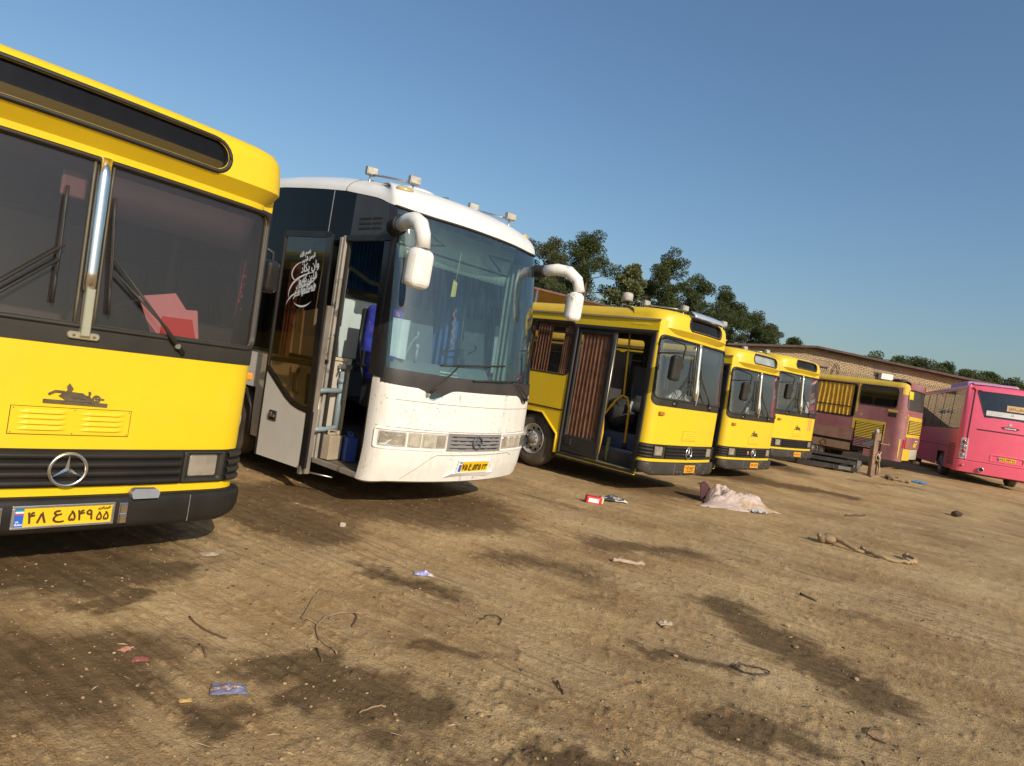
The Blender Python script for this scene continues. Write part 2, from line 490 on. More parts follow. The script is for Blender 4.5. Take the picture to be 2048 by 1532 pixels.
# ---------------------------------------------------------------- lettering
_TXT = {}
def text_mesh(body, shear=0.0):
    k = (body, shear)
    if k in _TXT: return _TXT[k]
    if len(body) > 1 and all(c in '۰۱۲۳۴۵۶۷۸۹ع' for c in body) or body == '۸':
        V = []; F = []; x = 0; o = 0
        for c in body:      # digits set one by one; the eight is the seven turned over
            v, f = text_mesh('۷' if c == '۸' else c) if body != '۸' else text_mesh('۷')
            v = v.copy()
            if c == '۸': v = v.max(0) - v
            V.append(v + np.array([x, 0])); F += [tuple(i + o for i in q) for q in f]; o += len(v); x += v[:, 0].max() + .13
        _TXT[k] = (np.concatenate(V), F)
        return _TXT[k]
    c = bpy.data.curves.new('t', 'FONT'); c.body = body; c.resolution_u = 3; c.shear = shear
    o = bpy.data.objects.new('t', c); COL.objects.link(o)
    me = bpy.data.meshes.new_from_object(o.evaluated_get(bpy.context.evaluated_depsgraph_get()))
    v = np.array([p.co[:2] for p in me.vertices]); f = [tuple(p.vertices) for p in me.polygons]
    bpy.data.objects.remove(o); bpy.data.curves.remove(c); bpy.data.meshes.remove(me)
    v[:, 0] -= v[:, 0].min(); v[:, 1] -= v[:, 1].min()
    _TXT[k] = (v, f)
    return v, f

def text_add(mb, body, fn, x, z, w=None, h=None, m=0, rot=0.0, shear=0.0, bold=0.0):
    """lay lettering with its lower left corner at (x, z); fn maps (a, b) arrays to points"""
    v, f = text_mesh(body, shear)
    W, H = v[:, 0].max(), v[:, 1].max()
    sx = (w / W) if w else h / H; sz = (h / H) if h else sx
    a, b = v[:, 0] * sx, v[:, 1] * sz
    c_, s_ = math.cos(rot), math.sin(rot)
    offs = [(0, 0)] if not bold else [(-bold, 0), (bold, 0), (0, bold), (0, -bold)]
    for q, (dx, dz) in enumerate(offs):
        pts = np.asarray(fn(x + dx + a * c_ - b * s_, z + dz + a * s_ + b * c_), float).reshape(-1, 3)
        if q:
            k = np.asarray(fn(np.array([x, x + .01, x]), np.array([z, z, z + .01])), float).reshape(3, 3)
            nn = np.cross(k[1] - k[0], k[2] - k[0]); pts = pts + nn / np.linalg.norm(nn) * q * 0.00025
        mb.add(pts, f, m)
    return mb
# ---------------------------------------------------------------- numpy noise
def vnoise(x, y, seed=0):
    xi = np.floor(x).astype(np.int64); yi = np.floor(y).astype(np.int64)
    fx = x - xi; fy = y - yi
    fx = fx * fx * (3 - 2 * fx); fy = fy * fy * (3 - 2 * fy)
    def h(a, b):
        n = (a * 374761393 + b * 668265263 + seed * 974634777) & 0xffffffff
        n = ((n ^ (n >> 13)) * 1274126177) & 0xffffffff
        n = (n ^ (n >> 16)) & 0xffff
        return n / 65535.0
    return (h(xi, yi) * (1 - fx) + h(xi + 1, yi) * fx) * (1 - fy) + (h(xi, yi + 1) * (1 - fx) + h(xi + 1, yi + 1) * fx) * fy
def fbm(x, y, o=4, seed=0):
    s = 0; a = 0.5; t = 0
    for k in range(o):
        s = s + a * vnoise(x, y, seed + k * 17); t += a; a *= 0.55; x = x * 2.03 + 11.3; y = y * 2.03 + 5.7
    return s / t

# ---------------------------------------------------------------- ground
GY = [-500, 0, 3, 5, 8, 11.5, 15, 18.5, 21, 24, 40, 80, 900]
GZ = [0, 0, -.05, -.12, -.06, -.07, -.1, .08, .24, .29, .35, .6, 2.5]
def gz(x, y):
    s = 0
    for d in (-.8, -.4, 0, .4, .8): s = s + np.interp(y + d, GY, GZ)
    return s / 5
TD = np.array([-0.86, 0.51]); TN = np.array([0.51, 0.86])     # the way the buses drive out of the row
def relief(x, y):
    u = x * TD[0] + y * TD[1]; v = x * TN[0] + y * TN[1]
    h = (fbm(x * 0.9, y * 0.9, 3, 3) - .5) * 0.05
    rut = fbm(u * 0.22, v * 2.4, 3, 9)
    h = h + (rut - .5) * 0.035
    tread = np.sin(v * 60 + 3 * fbm(u * .6, v * .6, 2, 31)) * sstep((fbm(u * .3, v * 1.2, 2, 44) - .52) * 7)
    h = h + tread * 0.0035
    h = h + (fbm(x * 7, y * 7, 3, 21) - .5) * 0.013 * (0.35 + 1.1 * fbm(x * .7, y * .7, 2, 55))
    h = h + np.maximum(fbm(x * 23, y * 23, 2, 61) - .6, 0) * 0.06
    return h
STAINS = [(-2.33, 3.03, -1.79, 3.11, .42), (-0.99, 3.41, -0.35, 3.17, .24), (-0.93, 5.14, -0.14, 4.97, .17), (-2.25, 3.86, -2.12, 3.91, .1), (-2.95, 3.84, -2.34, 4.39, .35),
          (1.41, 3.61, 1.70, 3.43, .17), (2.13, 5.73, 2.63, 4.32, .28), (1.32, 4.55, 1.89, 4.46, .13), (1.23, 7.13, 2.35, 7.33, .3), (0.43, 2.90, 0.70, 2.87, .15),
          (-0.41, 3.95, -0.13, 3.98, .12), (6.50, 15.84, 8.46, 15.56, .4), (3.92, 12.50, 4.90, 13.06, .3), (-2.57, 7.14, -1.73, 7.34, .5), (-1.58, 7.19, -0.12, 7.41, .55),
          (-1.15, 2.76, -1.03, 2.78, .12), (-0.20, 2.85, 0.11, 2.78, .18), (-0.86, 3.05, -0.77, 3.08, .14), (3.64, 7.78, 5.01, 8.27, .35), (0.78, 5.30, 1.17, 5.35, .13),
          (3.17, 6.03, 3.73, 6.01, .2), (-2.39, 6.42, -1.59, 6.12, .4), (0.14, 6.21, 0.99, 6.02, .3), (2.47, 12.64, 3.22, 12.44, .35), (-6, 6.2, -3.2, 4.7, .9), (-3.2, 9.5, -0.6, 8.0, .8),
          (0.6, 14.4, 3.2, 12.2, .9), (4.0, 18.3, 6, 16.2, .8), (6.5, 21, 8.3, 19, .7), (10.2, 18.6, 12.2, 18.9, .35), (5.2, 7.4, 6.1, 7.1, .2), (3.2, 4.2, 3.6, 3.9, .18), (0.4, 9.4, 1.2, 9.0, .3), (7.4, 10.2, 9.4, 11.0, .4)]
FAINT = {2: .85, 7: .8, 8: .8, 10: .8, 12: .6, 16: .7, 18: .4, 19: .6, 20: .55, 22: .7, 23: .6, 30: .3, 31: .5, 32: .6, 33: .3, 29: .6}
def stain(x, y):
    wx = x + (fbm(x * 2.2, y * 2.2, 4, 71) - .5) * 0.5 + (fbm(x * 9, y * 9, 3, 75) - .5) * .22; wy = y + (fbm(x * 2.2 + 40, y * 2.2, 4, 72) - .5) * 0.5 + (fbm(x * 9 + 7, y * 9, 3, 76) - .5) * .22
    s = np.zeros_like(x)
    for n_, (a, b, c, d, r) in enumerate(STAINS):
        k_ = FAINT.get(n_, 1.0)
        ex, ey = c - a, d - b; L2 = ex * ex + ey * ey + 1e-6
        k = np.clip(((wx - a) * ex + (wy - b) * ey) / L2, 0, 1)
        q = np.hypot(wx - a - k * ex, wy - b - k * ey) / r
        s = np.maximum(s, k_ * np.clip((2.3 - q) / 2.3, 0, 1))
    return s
def make_ground():
    ang = np.concatenate([np.linspace(-180, -56, 40)[:-1], np.linspace(-56, 52, 620), np.linspace(52, 180, 40)[1:-1]])
    rad = [0.6]
    while rad[-1] < 30: rad.append(rad[-1] * 1.0068)
    while rad[-1] < 1500: rad.append(rad[-1] * 1.09)
    rad = np.array(rad); th = np.radians(ang)
    A, Rr = np.meshgrid(th, rad)
    X = np.sin(A) * Rr; Y = np.cos(A) * Rr
    near = 1 - sstep((Rr - 22) / 18)
    Z = gz(X, Y) + relief(X, Y) * near
    nA, nR = len(th), len(rad)
    V = np.stack([X, Y, Z], -1).reshape(-1, 3)
    i = np.arange(nR - 1)[:, None] * nA; k = np.arange(nA)[None, :]; k2 = (k + 1) % nA
    F = np.stack([i + k, i + k2, i + nA + k2, i + nA + k], -1).reshape(-1, 4)[:, ::-1]
    V = np.concatenate([V, [[0, 0, gz(np.array([0.]), np.array([0.]))[0]]]])
    me = bpy.data.meshes.new('ground')
    nq = len(F); nt_ = nA
    me.vertices.add(len(V)); me.vertices.foreach_set('co', V.ravel())
    T = np.stack([np.full(nA, len(V) - 1), (np.arange(nA) + 1) % nA, np.arange(nA)], -1)
    me.loops.add(nq * 4 + nt_ * 3); me.polygons.add(nq + nt_)
    me.loops.foreach_set('vertex_index', np.concatenate([F.ravel(), T.ravel()]).astype(np.int32))
    me.polygons.foreach_set('loop_start', np.concatenate([np.arange(nq) * 4, nq * 4 + np.arange(nt_) * 3]).astype(np.int32))
    me.polygons.foreach_set('use_smooth', np.ones(nq + nt_, bool))
    me.update(calc_edges=True); me.validate()
    at = me.attributes.new('stain', 'FLOAT', 'POINT')
    at.data.foreach_set('value', np.concatenate([stain(X, Y).ravel(), [0]]).astype(np.float32))
    o = bpy.data.objects.new('ground', me); COL.objects.link(o); o['kind'] = 'structure'
    m = bpy.data.materials.new('dirt_yard'); m.use_nodes = True
    nt = m.node_tree; b = nt.nodes['Principled BSDF']
    pos = nd(nt, 'ShaderNodeTexCoord').outputs['Object']
    rot = nd(nt, 'ShaderNodeMapping'); nt.links.new(pos, rot.inputs['Vector'])
    rot.inputs['Rotation'].default_value = (0, 0, R(31)); rot.vector_type = 'POINT'
    st = nd(nt, 'ShaderNodeMapping'); nt.links.new(rot.outputs[0], st.inputs['Vector']); st.inputs['Scale'].default_value = (0.7, 4.6, 1)
    broad = noise(nt, 0.55, 6, 0.62, pos)
    streak = noise(nt, 1.0, 7, 0.66, st.outputs[0])
    mid = noise(nt, 6.5, 7, 0.68, pos)
    fine = noise(nt, 85, 4, 0.65, pos)
    clod = noise(nt, 33, 5, 0.7, pos)
    tan, brn, pale = (0.56, 0.375, 0.17), (0.34, 0.205, 0.088), (0.67, 0.48, 0.245)
    c = mixc(nt, ramp(nt, mathn(nt, 'ADD', mathn(nt, 'MULTIPLY', broad, 0.72), mathn(nt, 'MULTIPLY', streak, 0.28)), 0.40, 0.60), brn, tan)
    c = mixc(nt, mathn(nt, 'MULTIPLY', mathn(nt, 'MULTIPLY', ramp(nt, streak, 0.50, 0.70), ramp(nt, noise(nt, 0.9, 4, 0.6, pos), 0.42, 0.62)), 0.6), c, pale)
    c = mixc(nt, mathn(nt, 'MULTIPLY', ramp(nt, mid, 0.50, 0.72), 0.55), c, (0.28, 0.17, 0.075))
    c = mixc(nt, mathn(nt, 'MULTIPLY', ramp(nt, clod, 0.52, 0.66), 0.5), c, (0.55, 0.40, 0.22))
    c = mixc(nt, mathn(nt, 'MULTIPLY', ramp(nt, fine, 0.53, 0.64), 0.55), c, (0.17, 0.10, 0.045))
    c = mixc(nt, mathn(nt, 'MULTIPLY', ramp(nt, noise(nt, 48, 3, 0.75, pos), 0.60, 0.67), 0.75), c, (0.13, 0.08, 0.04))
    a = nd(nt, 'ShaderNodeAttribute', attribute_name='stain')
    st2 = nd(nt, 'ShaderNodeMapping'); nt.links.new(rot.outputs[0], st2.inputs['Vector']); st2.inputs['Scale'].default_value = (0.55, 19.0, 1)
    fs = noise(nt, 1.0, 6, 0.7, st2.outputs[0])
    fm = ramp(nt, noise(nt, 0.7, 4, 0.6, pos), 0.40, 0.62)
    c = mixc(nt, mathn(nt, 'MULTIPLY', mathn(nt, 'MULTIPLY', ramp(nt, fs, 0.52, 0.62), fm), 0.5), c, (0.25, 0.155, 0.07))
    c = mixc(nt, mathn(nt, 'MULTIPLY', mathn(nt, 'MULTIPLY', ramp(nt, fs, 0.47, 0.37), fm), 0.45), c, (0.68, 0.50, 0.27))
    n2 = noise(nt, 2.6, 8, 0.72, st.outputs[0])
    n3 = noise(nt, 9, 8, 0.75, pos)
    n23 = mathn(nt, 'ADD', mathn(nt, 'MULTIPLY', n2, 0.48), mathn(nt, 'MULTIPLY', n3, 0.62))
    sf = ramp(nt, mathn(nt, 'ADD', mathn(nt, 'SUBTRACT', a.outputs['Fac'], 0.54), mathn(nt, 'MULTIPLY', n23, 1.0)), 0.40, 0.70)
    damp = ramp(nt, mathn(nt, 'ADD', mathn(nt, 'MULTIPLY', noise(nt, 0.42, 5, 0.6, pos), 0.6), mathn(nt, 'MULTIPLY', n2, 0.4)), 0.53, 0.66)
    c = mixc(nt, mathn(nt, 'MULTIPLY', damp, 0.62), c, (0.18, 0.103, 0.044))
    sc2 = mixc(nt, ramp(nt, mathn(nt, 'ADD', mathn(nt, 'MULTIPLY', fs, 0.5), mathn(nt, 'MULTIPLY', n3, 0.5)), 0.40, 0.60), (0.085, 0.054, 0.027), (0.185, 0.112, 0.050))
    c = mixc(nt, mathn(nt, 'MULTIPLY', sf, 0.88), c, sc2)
    nt.links.new(c, b.inputs['Base Color'])
    b.inputs['Roughness'].default_value = 0.95
    b.inputs['Specular IOR Level'].default_value = 0.15
    bp = nd(nt, 'ShaderNodeBump'); bp.inputs['Strength'].default_value = 0.9; bp.inputs['Distance'].default_value = 0.022
    hh = mathn(nt, 'ADD', mathn(nt, 'MULTIPLY', fs, 0.5), mathn(nt, 'ADD', mathn(nt, 'MULTIPLY', clod, 0.7), mathn(nt, 'ADD', mathn(nt, 'MULTIPLY', fine, 0.5), mathn(nt, 'MULTIPLY', mid, 0.4))))
    nt.links.new(hh, bp.inputs['Height']); nt.links.new(bp.outputs[0], b.inputs['Normal'])
    me.materials.append(m)
    return o
ground = make_ground()
def gh(x, y):
    x = np.atleast_1d(np.float64(x)); y = np.atleast_1d(np.float64(y))
    return float((gz(x, y) + relief(x, y))[0])

def scatter_mesh(name, mats, shapes, P, S, A, T, mi):
    """many small solids as one mesh: shape index, position, scale, turn"""
    V = []; F = []; MI = []; o = 0
    for k in range(len(P)):
        v, f = shapes[T[k]]
        c, s_ = math.cos(A[k]), math.sin(A[k])
        q = v * S[k]
        V.append(np.stack([q[:, 0] * c - q[:, 1] * s_, q[:, 0] * s_ + q[:, 1] * c, q[:, 2]], -1) + P[k])
        F.append(f + o); o += len(v); MI += [mi[k]] * len(f)
    V = np.concatenate(V); F = np.concatenate(F)
    me = bpy.data.meshes.new(name)
    n = F.shape[1]
    me.vertices.add(len(V)); me.vertices.foreach_set('co', V.ravel())
    me.loops.add(F.size); me.polygons.add(len(F))
    me.loops.foreach_set('vertex_index', F.ravel().astype(np.int32))
    me.polygons.foreach_set('loop_start', (np.arange(len(F)) * n).astype(np.int32))
    for mm in mats: me.materials.append(mm)
    me.polygons.foreach_set('material_index', np.array(MI, np.int32))
    me.update(calc_edges=True)
    ob = bpy.data.objects.new(name, me); COL.objects.link(ob)
    return ob

def ico(seed):
    bm = bmesh.new(); bmesh.ops.create_icosphere(bm, subdivisions=1, radius=1)
    r = np.random.default_rng(seed)
    bm.verts.ensure_lookup_table()
    v = np.array([p.co[:] for p in bm.verts]); v *= r.uniform(.72, 1.15, (len(v), 1)); v *= np.array([1.15, .9, .62])
    f = np.array([[q.index for q in p.verts] for p in bm.faces]); bm.free()
    return v, f
m_peb = [P('pebble_tan', (0.36, 0.24, 0.115), 0.9, var=0.3, vscale=8), P('pebble_grey', (0.30, 0.21, 0.12), 0.9, var=0.3, vscale=8), P('pebble_dark', (0.11, 0.075, 0.045), 0.9, var=0.3, vscale=8), P('pebble_pale', (0.40, 0.29, 0.16), 0.85, var=0.2, vscale=8)]
def make_pebbles():
    n = 9000
    r = 1.9 * (16 / 1.9) ** (RNG.random(n) ** 0.9); a = np.radians(RNG.uniform(-50, 47, n))
    X = r * np.sin(a); Y = r * np.cos(a)
    keep = fbm(X * .8, Y * .8, 3, 90) + RNG.random(n) * .35 > .5
    X, Y, r = X[keep], Y[keep], r[keep]; n = len(X)
    s = 0.0020 + 0.0105 * RNG.random(n) ** 7 + 0.0003 * r
    Z = gz(X, Y) + relief(X, Y) + s * .3
    o = scatter_mesh('gravel', m_peb, [ico(k) for k in range(6)], np.stack([X, Y, Z], -1), s, RNG.random(n) * 6.28, RNG.integers(0, 6, n), RNG.choice(4, n, p=[.55, .2, .2, .05]))
    o['kind'] = 'stuff'; o['label'] = 'loose gravel and clods scattered over the dirt yard'
    # bits of straw and splinters
    v = np.array([(-1, -.03, -.03), (1, -.02, -.03), (1, .02, .02), (-1, .03, .02), (0, .06, .05), (0, -.05, .06)]); f = np.array([(0, 5, 3), (5, 4, 3), (5, 1, 4), (1, 2, 4), (0, 1, 5), (3, 4, 2)])
    v2 = v.copy(); v2[4:, 1] += .16; v2[4:, 2] += .1
    n = 1300
    r = 2.0 * (11 / 2.0) ** RNG.random(n); a = np.radians(RNG.uniform(-50, 47, n)); X = r * np.sin(a); Y = r * np.cos(a)
    s = 0.006 + 0.028 * RNG.random(n) ** 2.5
    o = scatter_mesh('straw_litter', [P('straw', (0.46, 0.34, 0.18), 0.8, var=.2), P('twig_brown', (0.12, 0.07, 0.035), 0.9, var=.3)], [(v, f), (v2, f)],
                     np.stack([X, Y, gz(X, Y) + relief(X, Y) + .004], -1), s, RNG.random(n) * 6.28, RNG.integers(0, 2, n), RNG.choice(2, n, p=[.35, .65]))
    o['kind'] = 'stuff'; o['label'] = 'straw bits and splinters lying on the dirt'
make_pebbles()
# ---------------------------------------------------------------- trees
def leafmat(name, col):
    m = bpy.data.materials.new(name); m.use_nodes = True
    nt = m.node_tree; b = nt.nodes['Principled BSDF']
    g = nd(nt, 'ShaderNodeNewGeometry')
    tc = nd(nt, 'ShaderNodeTexCoord').outputs['Object']
    f = mathn(nt, 'ADD', mathn(nt, 'MULTIPLY', g.outputs['Random Per Island'], 0.6), mathn(nt, 'MULTIPLY', noise(nt, 0.6, 3, .5, tc), 0.5))
    nt.links.new(mixc(nt, f, tuple(x * 0.55 for x in col), tuple(x * 1.55 for x in col)), b.inputs['Base Color'])
    b.inputs['Roughness'].default_value = 0.7
    b.inputs['Specular IOR Level'].default_value = 0.25
    tl = nd(nt, 'ShaderNodeBsdfTranslucent'); tl.inputs[0].default_value = (col[0] * 1.3, col[1] * 1.4, col[2], 1)
    mx = nd(nt, 'ShaderNodeMixShader'); mx.inputs[0].default_value = 0.22
    o = nt.nodes['Material Output']
    nt.links.new(b.outputs[0], mx.inputs[1]); nt.links.new(tl.outputs[0], mx.inputs[2]); nt.links.new(mx.outputs[0], o.inputs['Surface'])
    return m
m_pine = leafmat('pine_needles', (0.066, 0.082, 0.026))
m_pine2 = leafmat('pine_needles_dusty', (0.085, 0.095, 0.042))
m_pale = leafmat('pale_leaves', (0.13, 0.14, 0.06))
m_bark = P('bark', (0.11, 0.075, 0.05), 0.95, var=0.3, bump=0.6, bscale=20)

def pine(x, y, H, Wd, nfol, seed, label, group, mat=None, z0=None, base=0.25, fsize=0.095, lean=0.0, top_sharp=0.5, sparse=1.0):
    rg = np.random.default_rng(seed); Wd = Wd * (1.22 if group.startswith('pine') else 1.85)
    gzv = float(gz(np.array([x]), np.array([y]))[0]) if z0 is None else z0
    root = empty('pine_tree', (x, y, gzv - .05), label=label, cat='tree', group=group)
    mb = MB()
    path = []; rr_ = []
    for k in range(9):
        u = k / 8
        path.append((lean * u * H + rg.normal(0, .06) * u * 2, rg.normal(0, .06) * u * 2, u * H * .93)); rr_.append(0.17 * H / 10 * (1 - u * .9) + .015)
    mb.tube(path, rr_, 7)
    clumps = []
    nb = int(22 + H * 1.6)
    for k in range(nb):
        u = base + (1 - base) * (k + rg.random()) / nb
        env = (math.sin(min(1, (1 - u) / top_sharp) * PI / 2)) ** 0.8 * (0.7 + 0.3 * math.sin(min(1, (u - base + .12) / .3) * PI / 2))
        L = Wd / 2 * env * rg.uniform(.45, 1.15) + .15
        az = rg.random() * 6.283
        p = np.array(path[min(8, int(u * 8))]) * 1.0; p[2] = u * H * .9
        up = rg.uniform(.15, .55)
        e = p + np.array([math.cos(az) * L, math.sin(az) * L, up * L])
        mid = (p + e) / 2 + np.array([0, 0, -.06 * L])
        mb.tube([p, mid, e], [.035 * H / 10, .025 * H / 10, .012], 4, caps=False)
        for q in (1.0, .72, .48):
            if rg.random() < (.25 if q < 1 else 0): continue
            c = p + (e - p) * q + rg.normal(0, .12, 3)
            s = (0.30 + .40 * rg.random()) * (Wd / 4.5) ** .6 * (1.0 if q == 1 else .8)
            clumps.append((c, s))
    for k in range(3): clumps.append((np.array([path[-1][0], path[-1][1], H * (.88 + .025 * k)]) + rg.normal(0, .22, 3), .5 * (Wd / 4.5) ** .6))
    mb.build('trunk', m_bark, root)
    C_ = np.array([c for c, s in clumps]); S_ = np.array([s for c, s in clumps])
    wts = S_ ** 2.2; wts /= wts.sum()
    n = int(nfol * sparse * 3.3)
    ci = rg.choice(len(clumps), n, p=wts)
    d = rg.normal(0, 1, (n, 3)); d /= np.linalg.norm(d, axis=1)[:, None]
    rad = rg.random(n) ** 0.45
    pos = C_[ci] + d * (rad * S_[ci])[:, None] * np.array([1.05, 1.05, .72])
    # needle tufts: narrow quads pointing out of the clump and up
    ax = d + np.array([0, 0, .55]) + rg.normal(0, .45, (n, 3)); ax /= np.linalg.norm(ax, axis=1)[:, None]
    sd_ = np.cross(ax, rg.normal(0, 1, (n, 3))); sd_ /= np.linalg.norm(sd_, axis=1)[:, None]
    ln = fsize * rg.uniform(.7, 1.5, n)[:, None]; wd = ln * rg.uniform(.32, .6, n)[:, None]
    V = np.stack([pos - sd_ * wd * .5, pos + ax * ln * .55 - sd_ * wd * .75, pos + ax * ln, pos + ax * ln * .55 + sd_ * wd * .75], 1).reshape(-1, 3)
    me = bpy.data.meshes.new('crown')
    me.vertices.add(len(V)); me.vertices.foreach_set('co', V.ravel())
    me.loops.add(n * 4); me.polygons.add(n)
    me.loops.foreach_set('vertex_index', np.arange(n * 4, dtype=np.int32)); me.polygons.foreach_set('loop_start', (np.arange(n) * 4).astype(np.int32))
    me.materials.append(mat or m_pine); me.update(calc_edges=True)
    o = bpy.data.objects.new('crown', me); COL.objects.link(o); o.parent = root
    return root
GT = 'pine trees standing behind the row of buses'
pine(-0.6, 48, 11.5, 3.6, 9000, 1, 'tall pine half hidden behind the roof of the white coach', GT, m_pine2)
pine(1.35, 46, 11.8, 3.6, 9000, 2, 'dusty pine just right of the white coach windshield, above its right mirror', GT, m_pine2, sparse=.75)
pine(4.0, 45, 12.3, 4.6, 14000, 3, 'broad dense pine, the widest crown, above the white coach mirror arm', GT, m_pine, base=.2)
pine(2.7, 53, 12.2, 5.0, 9000, 4, 'pine filling the gap behind the two left pines', GT, m_pine2)
pine(6.9, 44, 10.2, 2.0, 2600, 5, 'thin pale sapling with a sparse crown above the water tank', GT, m_pale, base=.55, fsize=.2)
pine(8.7, 45.5, 10.0, 2.4, 5200, 6, 'narrow pine leaning against the tall knobbly pine', GT, m_pine2, base=.3, sparse=.8)
pine(9.7, 45, 11.9, 3.1, 8200, 7, 'tall knobbly pine standing alone above the roof of the yellow bus with the open door', GT, m_pine, base=.3, lean=.0, top_sharp=.3)
pine(13.2, 50, 11.2, 3.9, 9500, 8, 'dark pine right of the tall knobbly one', GT, m_pine)
pine(11.8, 54, 10.4, 3.8, 8000, 9, 'lower pine between the knobbly pine and the dark pine', GT, m_pine2)
pine(15.9, 52, 11.1, 3.8, 9500, 10, 'pine rising behind the chrome visor of the open door bus', GT, m_pine)
pine(18.0, 56, 10.6, 4.2, 8500, 11, 'bushy pine left of the brick building, nearer the yellow buses', GT, m_pine2)
pine(19.6, 55, 10.0, 4.0, 9000, 12, 'rounded pine sloping down towards the brick building', GT, m_pine)
pine(22.9, 60, 9.5, 3.9, 8000, 13, 'small pine beside the left end of the brick building roof', GT, m_pine2)
pine(26.0, 62, 9.2, 3.4, 7000, 14, 'last small pine peeping over the brick building roof peak', GT, m_pine)
GT2 = 'distant pines behind the brick building'
for k, (x, y, h, wd_, lab) in enumerate([(35.5, 70, 7.9, 4, 'leftmost distant pine, just topping the long brick roof slope'), (39.4, 72, 9.3, 5, 'distant pine with a flat top over the middle of the roof slope'), (43.2, 74, 9.9, 5.4, 'rounded distant pine over the air cooler in the brick wall'),
                                         (46.8, 76, 10.3, 5.4, 'largest distant pine over the right half of the roof slope'), (49.4, 75, 10.2, 5.2, 'distant pine left of the pink bus roof hump'), (52.6, 76, 9.9, 5, 'distant pine over the pink bus roof hump'),
                                         (56.2, 78, 10.3, 5.2, 'distant pine over the rear edge of the pink bus'), (59.3, 78, 9.8, 5, 'distant pine over the rear window of the pink bus'), (62.9, 80, 9.7, 5, 'rightmost distant pine at the edge of the picture')]):
    pine(x, y, h, wd_, 8000, 40 + k, lab, GT2, (m_pine, m_pine2)[k % 2], base=.12, fsize=.15, top_sharp=.6)

# ---------------------------------------------------------------- brick building
m_brick = P('yellow_brick', (0.46, 0.335, 0.20), 0.9, var=0.16, vscale=4, dust=0.12, bump=0.3)
m_mort = P('mortar', (0.29, 0.215, 0.14), 0.95, var=0.2)
m_roofs = P('roof_sheet_rusty', (0.085, 0.055, 0.04), 0.8, var=0.3)
def brick_building():
    Y0 = 34.0; zb = float(gz(np.array([16.]), np.array([34.]))[0])
    root = empty('brick_building', (16, Y0, zb), label='long low yellow brick building with a shallow gable roof behind the purple bus', cat='building')
    X = lambda a: a - 16.0
    def top(x): return (4.86 + (x - 11.2) * (5.36 - 4.86) / (15.3 - 11.2) if x < 15.3 else 5.36 - (x - 15.3) * (5.36 - 4.72) / (26.5 - 15.3)) - zb
    xs = [11.2, 15.3, 26.5]
    mb = MB()
    poly = [(11.2, 0), (26.5, 0), (26.5, top(26.5)), (15.3, top(15.3)), (11.2, top(11.2))]
    mb.prism(poly, lambda a, b: (X(a), 0.03, b), lambda a, b: (X(a), 14, b))
    mb.build('wall', m_mort, root)
    mb = MB(); rg = random.Random(5)
    zz = 1.9; row = 0
    while zz < top(15.3):
        a = 11.25 + (0.13 if row % 2 else 0)
        sold = abs((top(18) - 0.98) - zz) < 0.09
        st_ = .105 if sold else .26
        while a < 26.3:
            w_ = (.075 if sold else .235); h_ = .066
            hole = (15.5 < a + w_ and a < 16.25 and 4.1 < zz < 4.45) or (18.7 < a + w_ and a < 19.65 and 4.05 < zz < 4.6)
            if zz + h_ < top(a) - .02 and zz + h_ < top(a + w_) - .02 and not hole:
                d = rg.uniform(0, .007) + (.02 if sold else 0)
                mb.box((X(a + w_ / 2), .03 - .012 - d / 2, zz + h_ / 2), (w_ + rg.uniform(-.012, .004), .024 + d, h_))
            a += st_
        zz += .083; row += 1
    o = mb.build('brickwork', m_brick, root); o['kind'] = 'stuff'
    # roof: corrugated sheet, wide overhang
    mb = MB()
    for (xa, xb) in ((10.7, 15.3), (15.3, 27.2)):
        n = 60; A = np.zeros((n, 2, 3)); 
        za = top(max(xa, 11.2)) + (0 if xa >= 11.2 else -.06); zb_ = top(min(xb, 26.5)) - (.04 if xb > 26.5 else 0)
        for i in range(n):
            u = i / (n - 1); x = xa + (xb - xa) * u; z = za + (zb_ - za) * u + .05
            A[i, 0] = (X(x), -.5, z); A[i, 1] = (X(x), 14.6, z)
        mb.grid(A)
        mb.box((X((xa + xb) / 2), -.51, (za + zb_) / 2 + .03), (math.hypot(xb - xa, zb_ - za), .03, .09), rot=(0, -math.atan2(zb_ - za, xb - xa), 0))
    mb.build('roof', m_roofs, root, solid=.03)
    mb = MB(); mb.box((X(15.88), .12, 4.28 - zb), (.7, .2, .34)); v = mb.build('vent_opening', m_dark, root)
    mb = MB(); mb.box((X(15.88), -.05, 4.47 - zb), (.82, .12, .05)); mb.build('lintel', P('lintel_brown', (.2, .11, .07), .8), v)
    mb = MB(); mb.box((X(19.18), .12, 4.33 - zb), (.95, .2, .55)); c = mb.build('cooler_opening', P('opening_brown', (.07, .045, .035), .9), root)
    mb = MB(); mb.box((X(19.24), -.1, 4.42 - zb), (.62, .4, .3)); mb.build('air_cooler', m_white2, c, bevel=.02)
    mb = MB()
    mb.tube([(X(16.28), -.1, 3.5 - zb), (X(16.62), -.1, 4.75 - zb), (X(16.78), -.1, 4.55 - zb)], .028, 6); mb.tube([(X(16.75), -.1, 3.5 - zb), (X(16.82), -.1, 4.55 - zb)], .022, 6)
    mb.build('pipe_frame', P('rusty_pipe', (.16, .075, .05), .8, var=.3), root)
    mb = MB(); mb.tube([(X(20.15), -.3, 4.55 - zb), (X(19.5), -.3, 4.18 - zb), (X(19.5), -.1, 4.15 - zb)], .03, 6); mb.build('drain_pipe', m_steel, root)
brick_building()

